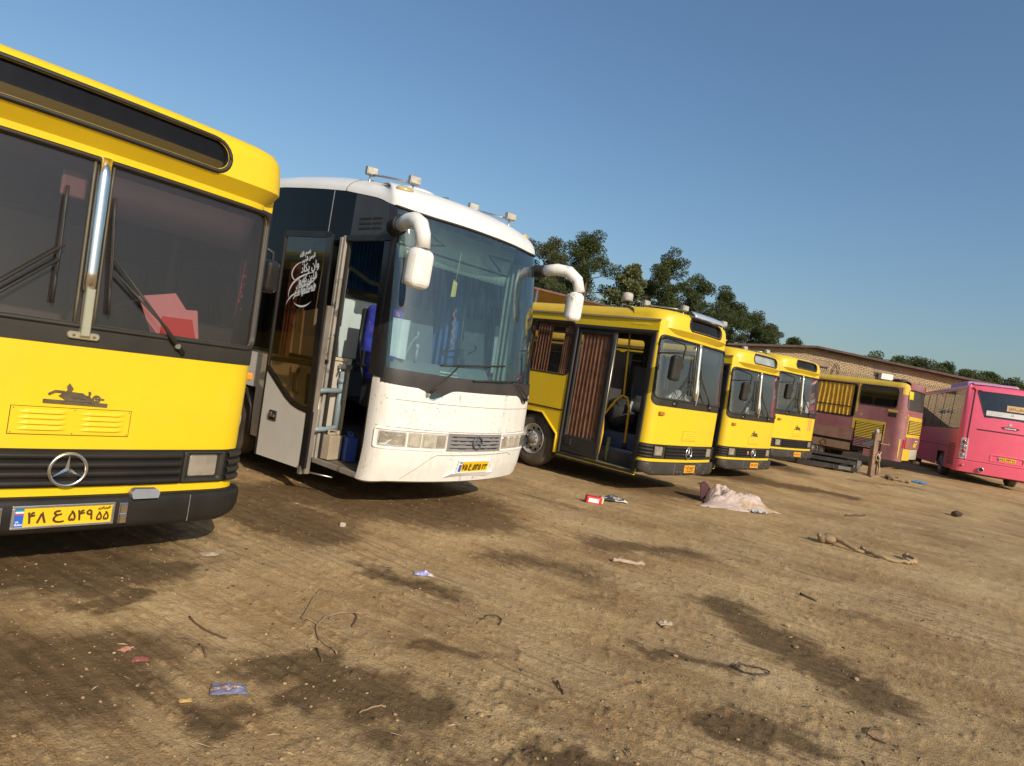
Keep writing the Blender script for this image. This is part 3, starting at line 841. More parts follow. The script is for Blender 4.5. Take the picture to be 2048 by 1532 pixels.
# ---------------------------------------------------------------- shelter roof and water tank
def shelter():
    root = empty('shelter', (0, 19, float(gz(np.array([0.]), np.array([19.]))[0])), label='brown sheet metal shelter roof seen between the white coach and the yellow bus', cat='shelter')
    zb = root.location.z
    e0 = Vector((-3.2, 15.6, 4.02 - zb)); e1 = Vector((3.9, 27.5, 5.0 - zb)); d = Vector((-5.5, 3.3, -1.3))
    e0.y -= 19; e1.y -= 19
    n = 11
    for k in range(n):
        a = e0.lerp(e1, k / n); b = e0.lerp(e1, (k + .985) / n)
        q = MB(); up = Vector((0, 0, .02 * (k % 2)))
        q.add([a + up, b + up, b + d + up, a + d + up], [(0, 1, 2, 3)])
        q.build('roof_sheet', P('shelter_sheet', (0.30, 0.20, 0.12), .7, var=.15, dust=.15), root, solid=.02)
    mb = MB()
    mb.tube([e0 + Vector((0, 0, .03)), e1 + Vector((0, 0, .03))], .05, 6)
    mb.tube([e0 + d, e1 + d], .05, 6)
    mb.build('ridge_pipe', P('rust_brown', (.2, .09, .06), .8, var=.2), root)
    for u in (.05, .5, .95):
        for q in (0, 1):
            p = e0.lerp(e1, u) + d * q
            m2 = MB(); m2.tube([(p.x, p.y, -.2), tuple(p)], .06, 8); m2.build('post', m_steel, root)
shelter()
def water_tank():
    root = empty('water_tank', (6.25, 40, .35), label='small white water tank on a pipe stand in front of the pines', cat='water tank')
    mb = MB(); mb.lathe([(6.78, 0), (6.78, .3), (6.80, .33), (7.15, .33), (7.25, .28), (7.3, .12), (7.32, 0)], axis='z', n=24); mb.build('tank', P('tank_white', (.5, .46, .43), .6, var=.1, dust=.2), root)
    mb = MB()
    for (a, b) in ((-.3, -.3), (.9, -.3), (.9, .3), (-.3, .3)):
        mb.tube([(a, b, 0), (a, b, 6.9 if a > .5 else 6.55)], .03, 6)
    for z in (6.5, 6.1, 6.88):
        mb.tube([(-.3 if z < 6.8 else .4, -.3, z), (3.4 if z < 6.3 else .9, -.3, z - .1)], .025, 6)
    mb.tube([(3.4, -.3, 0), (3.4, -.3, 6.05)], .03, 6)
    mb.build('stand', m_steel, root)
water_tank()
# ---------------------------------------------------------------- shared vehicle pieces
def wheel(parent, x, y, z, r=0.5, w=0.28, side=-1, dual=False, rimmat=None):
    """wheel with its outer face towards side (x)"""
    t = MB()
    R0 = r * .57
    prof = [(-w / 2, R0), (-w / 2 - .005, r * .75), (-w / 2 + .01, r * .9), (-w / 2 + .045, r * .975), (-w / 2 + .07, r), (w / 2 - .07, r), (w / 2 - .045, r * .975), (w / 2 - .01, r * .9), (w / 2 + .005, r * .75), (w / 2, R0), (-w / 2, R0)]
    t.lathe(prof, (x, y, z), 'x', 40)
    for k in range(5):
        a = -w / 2 + .09 + k * (w - .18) / 4
        t.lathe([(a - .006, r + .001), (a - .004, r + .006), (a + .004, r + .006), (a + .006, r + .001)], (x, y, z), 'x', 40)
    ty = t.build('tyre', m_tyre, parent)
    o = x + side * w / 2
    m = MB()
    s = side
    m.lathe([(o - s * .0, R0), (o + s * .012, R0 * .985), (o - s * .012, R0 * .93), (o - s * .07, R0 * .86), (o - s * .085, R0 * .6), (o - s * .03, R0 * .5), (o - s * .01, R0 * .34), (o - s * .0, R0 * .3)], (0, y, z), 'x', 40)
    rim = m.build('rim', rimmat or m_rim, ty)
    h = MB()
    for k in range(10):
        a = 2 * PI * k / 10
        h.ell((o - s * .079, y + math.cos(a) * R0 * .73, z + math.sin(a) * R0 * .73), (.012, R0 * .1, R0 * .1), 10)
    h.build('rim_holes', m_dark, ty)
    h = MB()
    for k in range(10):
        a = 2 * PI * (k + .5) / 10
        h.tube([(o - s * .03, y + math.cos(a) * R0 * .44, z + math.sin(a) * R0 * .44), (o + s * .012, y + math.cos(a) * R0 * .44, z + math.sin(a) * R0 * .44)], .014, 6)
    h.build('wheel_nuts', m_steel, ty)
    h = MB(); h.lathe([(o - s * .02, R0 * .31), (o + s * .05, R0 * .29), (o + s * .075, R0 * .24), (o + s * .085, .0)], (0, y, z), 'x', 24); h.build('hub', P('hub_dark', (.12, .11, .10), .6, var=.3, dust=.3), ty)
    return ty

def star_emblem(parent, fn, r=.100, thick=.011, mat=None, n=40):
    """ring with a three pointed star; fn(a, b, off) -> point"""
    mb = MB()
    mb.tube([fn(r * math.cos(2 * PI * k / n), r * math.sin(2 * PI * k / n), .012) for k in range(n + 1)], thick, 8, caps=False)
    for k in range(3):
        a = PI / 2 + 2 * PI * k / 3
        tip = (r * math.cos(a), r * math.sin(a))
        q = .017
        l = (q * 1.1 * math.cos(a + PI / 3), q * 1.1 * math.sin(a + PI / 3)); rr_ = (q * 1.1 * math.cos(a - PI / 3), q * 1.1 * math.sin(a - PI / 3))
        mb.add([fn(*tip, .012), fn(*l, .010), fn(0, 0, .030), fn(*rr_, .010)], [(0, 1, 2), (0, 2, 3)])
    return mb.build('star_emblem', mat or m_chrome, parent)

def licence_plate(parent, fn, x0, z0, w, h, parts, mat=None, flag=True, frame=None, country=False):
    """number plate with raised rim; parts: (text, x fraction, width fraction, z fraction, height fraction)"""
    mb = MB()
    def slab(a0, b0, a1, b1, o0, o1, m):
        q = [fn(a0, b0, o0), fn(a1, b0, o0), fn(a1, b1, o0), fn(a0, b1, o0), fn(a0, b0, o1), fn(a1, b0, o1), fn(a1, b1, o1), fn(a0, b1, o1)]
        m.add(q, [(4, 5, 6, 7), (0, 1, 5, 4), (1, 2, 6, 5), (2, 3, 7, 6), (3, 0, 4, 7)])
    slab(x0, z0, x0 + w, z0 + h, 0, .006, mb)
    pl = mb.build('licence_plate', mat or m_plate, parent)
    ink = MB()
    F = lambda a, b: np.array([tuple(fn(p, q, .0075)) for p, q in zip(a, b)])
    for (s, fx, fw, fz, fh) in parts:
        text_add(ink, s, F, x0 + fx * w, z0 + fz * h, w=fw * w, h=fh * h, bold=.0022 * w / .5)
    ink.build('plate_digits', m_ink, pl)
    if flag:
        b = MB(); slab(x0, z0, x0 + .085 * w, z0 + h, .0005, .0068, b); b.build('plate_band', m_blue, pl)
        for k, mm in enumerate((m_red, m_wht, m_green)):
            b = MB(); slab(x0 + .002, z0 + h * (.66 + .085 * k), x0 + .083 * w, z0 + h * (.745 + .085 * k), .001, .0074, b); b.build('flag_stripe', mm, pl)
        if country:
            b = MB(); text_add(b, 'I.R.', F, x0 + .012 * w, z0 + h * .22, w=.035 * w, h=h * .1, bold=.0004); text_add(b, 'IRAN', F, x0 + .008 * w, z0 + h * .07, w=.068 * w, h=h * .1, bold=.0005); b.build('plate_country', m_wht, pl)
    if frame:
        f = MB(); e = .016
        for (a0, b0, a1, b1) in ((x0 - e, z0 - e, x0 + w + e, z0), (x0 - e, z0 + h, x0 + w + e, z0 + h + e), (x0 - e, z0, x0, z0 + h), (x0 + w, z0, x0 + w + e, z0 + h)):
            slab(a0, b0, a1, b1, -.004, .012, f)
        f.build('plate_frame', frame, pl, bevel=.003)
    return pl

def curtain(parent, name, fn, a0, a1, z0, z1, mat, pleats=9, depth=.035, seed=0, taper=0.0):
    rg = random.Random(seed)
    n = pleats * 8
    xs = np.linspace(0, 1, n); ph = np.cumsum([rg.uniform(.7, 1.3) for _ in xs]) / n * pleats * 2 * PI
    zs = np.linspace(z0, z1, 7)
    A = np.zeros((n, 7, 3))
    for j, z in enumerate(zs):
        k = (z - z0) / (z1 - z0)
        for i in range(n):
            sp = a0 + (a1 - a0) * (xs[i] + taper * (1 - k) * (xs[i] - .5))
            A[i, j] = fn(sp, z, depth * math.sin(ph[i] + .5 * math.sin(3 * k + i * .1)) * (1 + .5 * (1 - k)))
    mb = MB(); mb.grid(A)
    return mb.build(name, mat, parent)

def seat(parent, name, x, y, z, mat, w=.45, face=-1, back=.75, name2='seat_base'):
    """seat at floor height z; face=-1 looks towards -y (vehicle front)"""
    mb = MB()
    mb.box((x, y, z + .42), (w, .45, .12))
    mb.box((x, y - face * .24, z + .42 + back / 2), (w, .11, back), rot=(face * .12, 0, 0))
    o = mb.build(name, mat, parent, bevel=.04, seg=3)
    b = MB(); b.box((x, y, z + .18), (w * .7, .35, .36)); b.build('seat_base', m_intd, o)
    return o

def roof_lamp(parent, p0, p1, mat=m_steel):
    """two small work lamps joined by a bar"""
    mb = MB(); p0 = Vector(p0); p1 = Vector(p1)
    mb.tube([p0, p1], .014, 6)
    for p in (p0, p1): mb.tube([p - Vector((0, 0, .2)), p + Vector((0, 0, .0))], .012, 6)
    bar = mb.build('lamp_bar', mat, parent)
    for p in (p0, p1):
        l = MB(); l.box(p + Vector((0, -.01, .03)), (.135, .075, .10), rot=(0, 0, -.2)); h = l.build('work_lamp', P('lamp_case', (.34, .33, .32), .4, .6, var=.2, dust=.2), bar, bevel=.012)
        g = MB(); g.box(p + Vector((-.01, -.052, .03)), (.115, .012, .075), rot=(0, 0, -.2)); g.build('lamp_lens', m_lamp, bar)
    return bar

def wiper(parent, fn, piv, joint, top, bot, mat=m_trim, second=None, r=.013):
    mb = MB()
    mb.tube([fn(*piv, .03), fn((piv[0] * .75 + joint[0] * .25), (piv[1] * .75 + joint[1] * .25), .055), fn(*joint, .045)], [r * 1.3, r * .8, r * .7], 6)
    if second: mb.tube([fn(*second, .03), fn((second[0] * .7 + joint[0] * .3), (second[1] * .7 + joint[1] * .3), .06), fn(joint[0] + .012 * (1 if piv[0] > joint[0] else -1), joint[1] - .085, .05)], [r * 1.2, r * .7, r * .6], 6)
    o = mb.build('wiper', mat, parent)
    b = MB()
    n = 6
    b.tube([fn(bot[0] + (top[0] - bot[0]) * k / n, bot[1] + (top[1] - bot[1]) * k / n, .018) for k in range(n + 1)], .011, 6, flat=1.6)
    L = [(bot[0] + (top[0] - bot[0]) * u, bot[1] + (top[1] - bot[1]) * u) for u in (.12, .32, .5, .68, .88)]
    b.tube([fn(*L[0], .02), fn(*L[1], .036), fn(*L[2], .045), fn(*L[3], .036), fn(*L[4], .02)], .006, 5)
    b.build('wiper_blade', m_black, o)
    k = MB(); k.tube([fn(*piv, .0), fn(*piv, .05)], .018, 10); k.build('wiper_pivot', m_steel, o)
    return o

def mirror_head(parent, c, size, rz, mat=m_trim):
    mb = MB(); q = Euler((0.04, 0, rz)).to_matrix()
    mb.box((0, 0, 0), (size[0], size[1], size[2]))
    mb.v = [tuple(q @ Vector(p) + Vector(c)) for p in mb.v]
    o = mb.build('mirror_head', mat, parent, bevel=min(size[:2]) * .42, seg=4)
    g = MB(); g.box((0, size[1] / 2 + .002, 0), (size[0] * .8, .006, size[2] * .85)); g.v = [tuple(q @ Vector(p) + Vector(c)) for p in g.v]
    g.build('mirror_glass', P('mirror_glass', (.85, .87, .9), .03, 1.0, var=0), o)
    return o

# ---------------------------------------------------------------- yellow city bus
def city_bus(idx, pose, label, plate, o):
    x, y, th, z, rl, pt = pose
    yl = m_yellow(idx)
    root = empty('city_bus', (x, y, z), (pt, -rl, th), label, 'bus', 'yellow city buses parked in the row')
    L = 11.3
    sh = Shell(1.2, .05, .2, .17, L, prof=[(0, 0), (1.65, 0), (2.74, .07), (3.3, .1)], f0=.09, f1=.22)
    ts = sh.ts
    full = ts(L)
    S = lambda a, b, c=0.0: sh.pt(a, b, c)
    # skin
    front = (-1.165, 1.165, 1.70, 2.705)
    wl = [(ts(a), ts(a + 1.32)) for a in (1.99, 3.42, 4.85, 6.28, 7.71, 9.14)]
    wr = [(ts(a), ts(a + 1.32)) for a in (.52, 1.99, 3.42, 4.85, 6.28, 7.71, 9.14)]
    ar = [(2.02, 3.26), (8.05, 9.29)]
    holes = [front, (-1.28, 1.28, .36, .49), (-ts(1.93), -ts(.27), .36, 2.75)]
    holes += [(-b, -a, 1.83, 2.80) for a, b in wl] + [(a, b, 1.83, 2.80) for a, b in wr]
    for a, b in ar: holes += [(-ts(b), -ts(a), .36, 1.05), (ts(a), ts(b), .36, 1.05)]
    mb = MB()
    sh.patch(mb, -1.5, 1.5, .36, 2.98, holes=holes, dt=.03, dz=.1, zb=(1.55,))
    for s in (-1, 1):
        a, b = sorted((s * 1.5, s * full)); sh.patch(mb, a, b, .36, 2.98, holes=holes, dt=.3, dz=.3)
    for a, b in ar:
        for s in (-1, 1):
            for (u, v) in ((a, a + .42), (b, b - .42)):
                f = [S(s * ts(u), .70), S(s * ts(u), 1.05), S(s * ts(v), 1.05)]
                mb.add(f, [(0, 1, 2)] if (s < 0) == (u < v) else [(0, 2, 1)])
    sh.fillr(mb, *front, .07, 0)
    for a, b in wl: sh.fillr(mb, -b, -a, 1.83, 2.80, .09, 0)
    for a, b in wr: sh.fillr(mb, a, b, 1.83, 2.80, .09, 0)
    # tail wall
    mb.add([(-1.2, L, .36), (1.2, L, .36), (1.2, L, 2.98), (-1.2, L, 2.98)], [(1, 0, 3, 2)])
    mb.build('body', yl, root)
    # roof
    sec = [(1.2, 2.975), (1.19, 3.03), (1.15, 3.085), (1.06, 3.14), (.9, 3.18), (.6, 3.212), (.25, 3.228)]
    sec = sec + [(-a, b) for a, b in reversed(sec)]
    ys = [.30, .34, .5, .9, 2, 4, 6, 8, 10, L]
    sc_ = [.93, .97, .99, 1, 1, 1, 1, 1, 1, 1]
    A = np.zeros((len(sec), len(ys), 3))
    for i, (a, b) in enumerate(sec):
        for j, q in enumerate(ys): A[i, j] = (a * (sc_[j] if b > 3.0 else 1), q, 2.975 + (b - 2.975) * (sc_[j] ** 2))
    mb = MB(); mb.grid(A, flip=True)
    mb.add([(a, L, b) for a, b in sec], [tuple(range(len(sec)))])
    mb.add([tuple(A[i, 0]) for i in range(len(sec))], [tuple(reversed(range(len(sec))))])
    mb.build('roof', yl if not o.get('dusty') else P('yellow_roof_dusty', (.74, .47, .02), .5, var=.08, dust=.12, lining=(.2, .18, .15)), root)
    mb = MB()
    for s in (-1, 1):
        a, b = sorted((s * ts(.16), s * full))
        sh.sbox(mb, a, b, 2.955, 2.985, -.01, .03, dt=1)
    mb.build('rain_gutter', P('gutter_grey', (.30, .27, .16), .5, var=.2, dust=.4), root)
    mb = MB()
    a, b = -full, -ts(.2)
    sh.sbox(mb, a, b, 2.775, 2.787, -.01, .012, dt=1)
    sh.sbox(mb, -ts(3.9 - .62), -ts(1.97), 1.15, 1.17, 0, .014, dt=1)
    sh.sbox(mb, -ts(8.0), -ts(3.3), 1.15, 1.17, 0, .014, dt=1)
    mb.build('side_moulding', m_trim, root)
    # arches and wheels
    mb = MB()
    for a, b in ar:
        for s in (-1, 1):
            mb.tube([S(s * ts(u), q, .012) for u, q in ((a, .36), (a, .70), (a + .42, 1.05), (b - .42, 1.05), (b, .70), (b, .36))], .022, 6)
    mb.build('arch_lip', yl, root)
    mb = MB()
    for a, b in ar:
        for s in (-1, 1):
            i, q = s * .72, s * 1.185
            v = [(i, a, .36), (i, b, .36), (i, b, 1.06), (i, a, 1.06), (q, a, .36), (q, b, .36), (q, b, 1.06), (q, a, 1.06)]
            mb.add(v, [(0, 1, 2, 3), (3, 2, 6, 7), (0, 3, 7, 4), (1, 5, 6, 2)])
    mb.box((0, 6.2, .45), (1.4, 10, .3)); mb.box((0, 1.2, .5), (1.9, 1.7, .2))
    mb.build('underbody', m_under, root)
    for yy in (2.64, 8.67):
        for s in (-1, 1): wheel(root, s * 1.03, yy, .50, .515, .27, s)
    # nose cap with the destination box
    cap = (Shell(1.19, .05, .20, .18, .8, prof=[(2.74, .045), (2.775, .04), (2.868, -.05), (3.05, -.03), (3.10, -.02), (3.15, .015), (3.185, .09), (3.21, .30)], f0=98, f1=99, tum=[(2.74, .03), (2.775, .03), (2.868, -.01), (3.0, -.005), (3.10, .01), (3.15, .04), (3.185, .11), (3.21, .30)]) if idx == 0 else Shell(1.18, .06, .45, .42, .8, prof=[(2.74, .045), (2.775, .04), (2.868, -.05), (3.05, -.03), (3.11, -.01), (3.16, .05), (3.19, .16), (3.21, .32)], f0=98, f1=99,
                tum=[(2.74, .0), (2.775, .0), (2.868, -.025), (3.0, -.01), (3.1, .02), (3.16, .07), (3.19, .15), (3.21, .32)]))
    C = lambda a, b, c=0.0: cap.pt(a, b, c)
    tf = cap.ts(.8)
    dw, dz0, dz1 = o['dest']
    mb = MB()
    cap.patch(mb, -tf, tf, 2.735, 2.775, dt=.06, dz=.04)
    cap.patch(mb, -tf, tf, 2.775, 2.868, dt=.06, dz=.1)
    cap.patch(mb, -tf, tf, 2.868, 3.21, dt=.06, dz=.03, holes=[(-dw, dw, dz0, dz1)], zb=(3.05, 3.11, 3.16, 3.19))
    tt = np.linspace(0, tf, 24)
    A = np.stack([cap.S(-tt, 3.21), cap.S(tt, 3.21)], 1); mb.grid(A, flip=True)
    cap.fillr(mb, -dw, dw, dz0, dz1, o.get('destr', .075), 0)
    mb.build('nose_cap', yl, root)
    mb = MB(); cap.seal(mb, -dw, dw, dz0, dz1, o.get('destr', .075), .034, .016, -.03, ne=40); sl = mb.build('sign_seal', m_black, root)
    mb = MB(); cap.patch(mb, -dw - .01, dw + .01, dz0 - .01, dz1 + .01, -.022); mb.build('sign_glass', o.get('destglass', g_dest), root)
    mb = MB(); tq = np.linspace(-dw - .03, dw + .03, 12)
    mb.grid(np.stack([cap.S(tq, dz0 - .012, -.025), cap.S(tq, dz0 - .012, -.14), cap.S(tq, dz1 + .012, -.14), cap.S(tq, dz1 + .012, -.025)], 1), smooth=False)
    mb.build('sign_box', o.get('destback', P('sign_back', (.012, .011, .010), .9, var=.3, vscale=5)), root)
    if o.get('panel'):
        mb = MB(); cap.patch(mb, -dw - .01, dw + .01, dz0 - .008, dz1 + .008, -.034); mb.build('sign_panel', o['panel'], root)
    if o.get('visor'):
        mb = MB(); A, B = np.meshgrid(np.linspace(-dw - .02, dw + .02, 16), np.linspace(0, 1, 4), indexing='ij')
        Pn = cap.S(A, dz1 + .03, 0) + np.stack([0 * A, -(.02 + .10 * np.sin((1 - B) * 1.5)), .10 * B], -1); mb.grid(Pn)
        mb.build('sign_visor', P('visor_chrome', (.60, .64, .70), .25, .45, var=.1, dust=.1), root, solid=.012)
    # windshield
    mb = MB()
    sh.band(mb, rr(-o['wt'], o['wt'], 1.555, 2.745, o['wr'], ne=70), rr(-1.165, 1.165, 1.70, 2.705, .07, ne=70), .005)
    wb = mb.build('windshield_surround', m_trim, root)
    mb = MB(); sh.seal(mb, -1.165, 1.165, 1.70, 2.705, .07, .035, .024, -.02, ne=60); mb.build('windshield_seal', m_black, wb)
    gm = o['glass']
    for s in (-1, 1):
        mb = MB(); a, b = sorted((s * .02, s * 1.18)); sh.patch(mb, a, b, 1.69, 2.715, -.014); mb.build('windshield_pane', gm, root)
    mb = MB()
    Z = np.linspace(1.90 if idx == 0 else 1.72, 2.735, 8)
    mb.tube([S(0, q, .008) for q in Z], .040, 14)
    pl = mb.build('centre_pillar', m_chrome, root)
    mb = MB()
    for s in (-1, 1): mb.tube([S(s * .052, q, -.006) for q in np.linspace(1.68, 2.73, 8)], .009, 6)
    mb.build('pillar_rubber', P('pillar_rubber', (.10, .085, .05), .5, var=.3), pl)
    if idx == 0:
        mb = MB(); sh.sbox(mb, -.026, .026, 1.62, 1.92, 0, .055, bev=.006); sh.sbox(mb, -.088, .088, 1.60, 1.645, .004, .03, r=.02, bev=.006)
        f = mb.build('pillar_foot', P('cream_metal', (.52, .50, .36), .3, .6, var=.2, dust=.2), pl)
        mb = MB()
        for s in (-.055, .055): mb.ell(S(s, 1.622, .031), (.009, .006, .009), 8)
        mb.build('foot_screw', P('rust_dot', (.18, .09, .05), .7), pl)
    else:
        mb = MB(); mb.tube([S(0, 2.1, .04), S(.02, 1.85, .05), S(.0, 1.64, .03)], .013, 8); mb.build('pillar_foot', P('pale_bracket', (.55, .54, .50), .4, .15, var=.15, dust=.1), pl)
    wiper(root, S, (.56, 1.635), (.10, 2.135), (.071, 2.51), (.118, 1.775), second=(.61, 1.59))
    wiper(root, S, (-.70, 1.62), (-.17, 2.15), (-.185, 2.507), (-.187, 1.795), second=(-.65, 1.58))
    # grille with ribs, headlights and corner ribs
    mb = MB(); sh.sbox(mb, -1.30, 1.30, .662, .905, -.01, .012, bev=.004)
    gr = mb.build('grille', m_grille, root)
    for k in range(4):
        zc = .692 + k * .058
        mb = MB()
        tt = np.linspace(-.715, .715, 16)
        q = [(-.024, .012), (-.018, .036), (0, .045), (.018, .036), (.024, .012)]
        A = np.stack([sh.S(tt, zc + dz_, of) for dz_, of in q], 1); mb.grid(A)
        mb.build('grille_rib', m_grille, gr)
        for s in (-1, 1):
            mb = MB(); tt = np.linspace(1.065, 1.30, 9)
            A = np.stack([sh.S(s * tt, zc + dz_, of * np.where(tt > 1.285, .3, 1)) for dz_, of in q], 1); mb.grid(A, flip=s < 0)
            mb.build('corner_rib', m_trim, gr)
    for s in (-1, 1):
        a, b = sorted((s * .775, s * 1.0))
        mb = MB(); sh.ring(mb, [(rr(a - .04, b + .04, .672, .895, .01), .03), (rr(a - .03, b + .03, .682, .886, .012), .04), (rr(a, b, .705, .878, .022), .012), (rr(a, b, .705, .878, .022), -.04)])
        hb = mb.build('headlight_bezel', m_trim, root)
        mb = MB(); sh.sbox(mb, a + .003, b - .003, .708, .875, -.05, .02, r=.022, bev=.012); mb.build('headlight', m_clear, root, bevel=0)
    fn = lambda a, b, c: S(a + .02, .783 + b, .035 + c)
    if o.get('star', True): star_emblem(root, fn)
    if o.get('badge'):
        mb = MB(); mb.ell(S(-.24, .785, .045), (.04, .012, .05), 12); mb.build('round_badge', P('orange_badge', (.6, .25, .12), .3, .3, var=.2), root)
    # maker's relief and the ventilation panel
    if o.get('emblem'):
        mb = MB()
        ex = .02
        def pr(pts, o1=.010):
            mb.prism([(a, b) for a, b in pts], lambda a, b: S(ex + a, b, -.002), lambda a, b: S(ex + a, b, o1))
        pr([(-.175, 1.19), (.175, 1.182), (.175, 1.205), (-.175, 1.213)])
        pr([(-.15, 1.238), (-.118, 1.258), (-.07, 1.256), (-.07, 1.27), (-.12, 1.272), (-.155, 1.249)])
        pr([(-.098, 1.238), (-.06, 1.268), (.03, 1.262), (.045, 1.25), (.07, 1.246), (.085, 1.222), (.085, 1.206), (-.05, 1.208), (-.07, 1.222)], .014)
        pr([(-.085, 1.24), (-.045, 1.262), (-.028, 1.288), (-.05, 1.318), (-.062, 1.295), (-.055, 1.278)], .016)
        pr([(.06, 1.24), (.075, 1.262), (.068, 1.276), (.058, 1.272), (.062, 1.255)])
        pr([(.125, 1.228), (.152, 1.226), (.152, 1.234), (.125, 1.238)])
        for k in range(12):
            a0, a1 = 2 * PI * k / 12, 2 * PI * (k + 1) / 12
            pr([(.108 + .024 * math.cos(a0), 1.23 + .026 * math.sin(a0)), (.108 + .024 * math.cos(a1), 1.23 + .026 * math.sin(a1)), (.108 + .014 * math.cos(a1), 1.23 + .016 * math.sin(a1)), (.108 + .014 * math.cos(a0), 1.23 + .016 * math.sin(a0))])
        pr([(.1, 1.228), (.122, 1.228), (.122, 1.234), (.1, 1.234)]); pr([(.105, 1.216), (.111, 1.216), (.111, 1.246), (.105, 1.246)])
        pr([(-.03, 1.232), (.0, 1.23), (.0, 1.24), (-.03, 1.242)], .02); pr([(.01, 1.23), (.04, 1.226), (.04, 1.236), (.01, 1.24)], .02)
        mb.build('maker_relief', m_emb, root)
    vx0, vx1, cols = o['vent']
    mb = MB()
    sh.sbox(mb, vx0 - .004, vx1 + .004, .990, 1.165, -.002, .0015); mb.build('vent_shadow_gap', P('gap_dark', (.10, .06, .005), .8), root)
    mb = MB(); sh.sbox(mb, vx0, vx1, .994, 1.161, 0, .007, bev=.003); vp = mb.build('vent_panel', yl, root)
    wid = (vx1 - vx0) / cols
    for c in range(cols):
        a, b = vx0 + wid * c + .035, vx0 + wid * (c + 1) - .035
        for k in range(4):
            zc = 1.018 + k * .034
            mb = MB(); tt = np.linspace(a, b, 6)
            e = np.clip(np.minimum(tt - a, b - tt) / .004, 0, 1)
            A = np.stack([sh.S(tt, zc + .028, .0072), sh.S(tt, zc + .008, .008 + .010 * e), sh.S(tt, zc + .004, .007 + .010 * e), sh.S(tt, zc + .002, .0068)], 1)
            mb.grid(A, smooth=False, flip=True); mb.build('louvre', yl, vp)
    mb = MB()
    for a in ([vx0 + .012, (vx0 + vx1) / 2, vx1 - .012] if cols > 1 else [vx0 + .012, vx1 - .012]):
        for b in (1.004, 1.152): mb.ell(S(a, b, .008), (.004, .003, .004), 6)
    mb.build('vent_screws', m_emb, vp)
    # bumper
    mb = MB(); bt = 1.30
    rows = [(.385, -.02), (.38, .03), (.40, .055), (.435, .066), (.565, .068), (.593, .06), (.605, .045), (.608, -.01)]
    tt = np.linspace(-bt, bt, 60)
    e = np.clip((bt - np.abs(tt)) / .05, 0, 1) ** .5
    up_ = .075 * sstep((np.abs(tt) - 1.02) / .28)
    A = np.stack([sh.S(tt, q + up_ * max(0, (.60 - q) / .24), np.where(e < 1, w_ * e, w_)) for q, w_ in rows], 1); mb.grid(A)
    mb.build('bumper', m_bump if idx == 0 else m_bumpg, root)
    mb = MB(); sh.sbox(mb, .80, .803, .40, .59, .06, .0695) if idx == 0 else sh.sbox(mb, -.42, -.416, .40, .59, .06, .0695); mb.build('bumper_joint', P('joint_grey', (.25, .24, .22), .7), root)
    pf = lambda a, b, c: S(a, b, .070 + c)
    plate(root, pf)
    if idx == 0:
        for a, b in ((-.335, -.285), (.335, .385)):
            mb = MB(); sh.sbox(mb, a, b, .425, .565, .066, .084, bev=.004); sh.sbox(mb, a + .004, b - .004, .50, .56, .084, .098, bev=.004); sh.sbox(mb, a + .004, b - .004, .43, .492, .084, .098, bev=.004); mb.build('plate_hinge', m_chrome, root)
        mb = MB(); A = [(.40, .592), (.56, .592), (.575, .622), (.56, .648), (.42, .652), (.395, .63)]
        mb.prism(A, lambda a, b: S(a, b, .03), lambda a, b: S(a, b, .105 + (b - .592) * -.5)); mb.build('number_light', P('cast_alloy', (.42, .40, .37), .35, .6, var=.2, dust=.2), root, bevel=.008)
    # indicators
    for tI, zI in o['ind']:
        mb = MB(); sh.sbox(mb, tI - .065, tI + .065, zI - .032, zI + .032, .0, .045, r=.015, bev=.012); mb.build('indicator', m_amber if o.get('brightind') else m_ambero, root)
    # mirrors
    for s in (-1, 1):
        mb = MB(); bx = s * 1.2
        if s < 0:
            mb.tube([(bx + .03, .14, 2.66), (bx - .04, .0, 2.68), (-1.15, -.28, 2.60), (-1.13, -.30, 2.56), (-1.15, -.28, 2.30)], .014, 6)
            mb.tube([(bx + .02, .15, 2.42), (-1.14, -.29, 2.47)], .012, 6)
            mb.tube([(-1.15, -.28, 2.32), (-1.23, -.27, 2.22)], .02, 6)
            ma = mb.build('mirror_arm', m_black, root); mirror_head(ma, (-1.27, -.25, 2.20), (.20, .12, .42), -.25)
            k = MB(); k.box((-1.17, -.28, 2.25), (.09, .08, .11)); k.build('mirror_clamp', m_trim, ma, bevel=.02)
        elif idx == 0:
            mb.tube([(bx - .03, .25, 2.50), (bx + .08, .24, 2.46), (bx + .09, .24, 2.3)], .014, 6)
            ma = mb.build('mirror_arm', m_black, root); mirror_head(ma, (bx + .08, .24, 2.27), (.14, .10, .26), .3, m_gloss)
    # side windows
    for s, ws in ((-1, wl), (1, wr)):
        for a, b in ws:
            t0, t1 = sorted((s * a, s * b))
            mb = MB(); sh.seal(mb, t0, t1, 1.83, 2.80, .09, .03, .012, -.02); fr = mb.build('side_window', m_black, root)
            mb = MB(); sh.patch(mb, t0, t1, 1.82, 2.81, -.014, dt=.5, dz=.5); mb.build('window_glass', g_side if not o.get('curtains') else GLASS('side_glass_curtained', (.9, .88, .86), .05, .02, mult=.5), fr)
            mb = MB(); sh.sbox(mb, t0, t1, 2.585, 2.615, -.012, .006, dt=.7); mb.build('window_rail', m_trim, fr)
    if o.get('curtains'):
        for a, b, q in ((2.02, 2.25, .2), (2.55, 2.95, .3), (3.0, 3.3, .3), (3.5, 4.1, .3), (5.0, 5.9, .3)):
            curtain(root, 'window_curtain', lambda u, v, d: S(-ts(u), v, -.055 + d), a, b, 1.80, 2.78, m_brownc, 6, .03, int(a * 10))
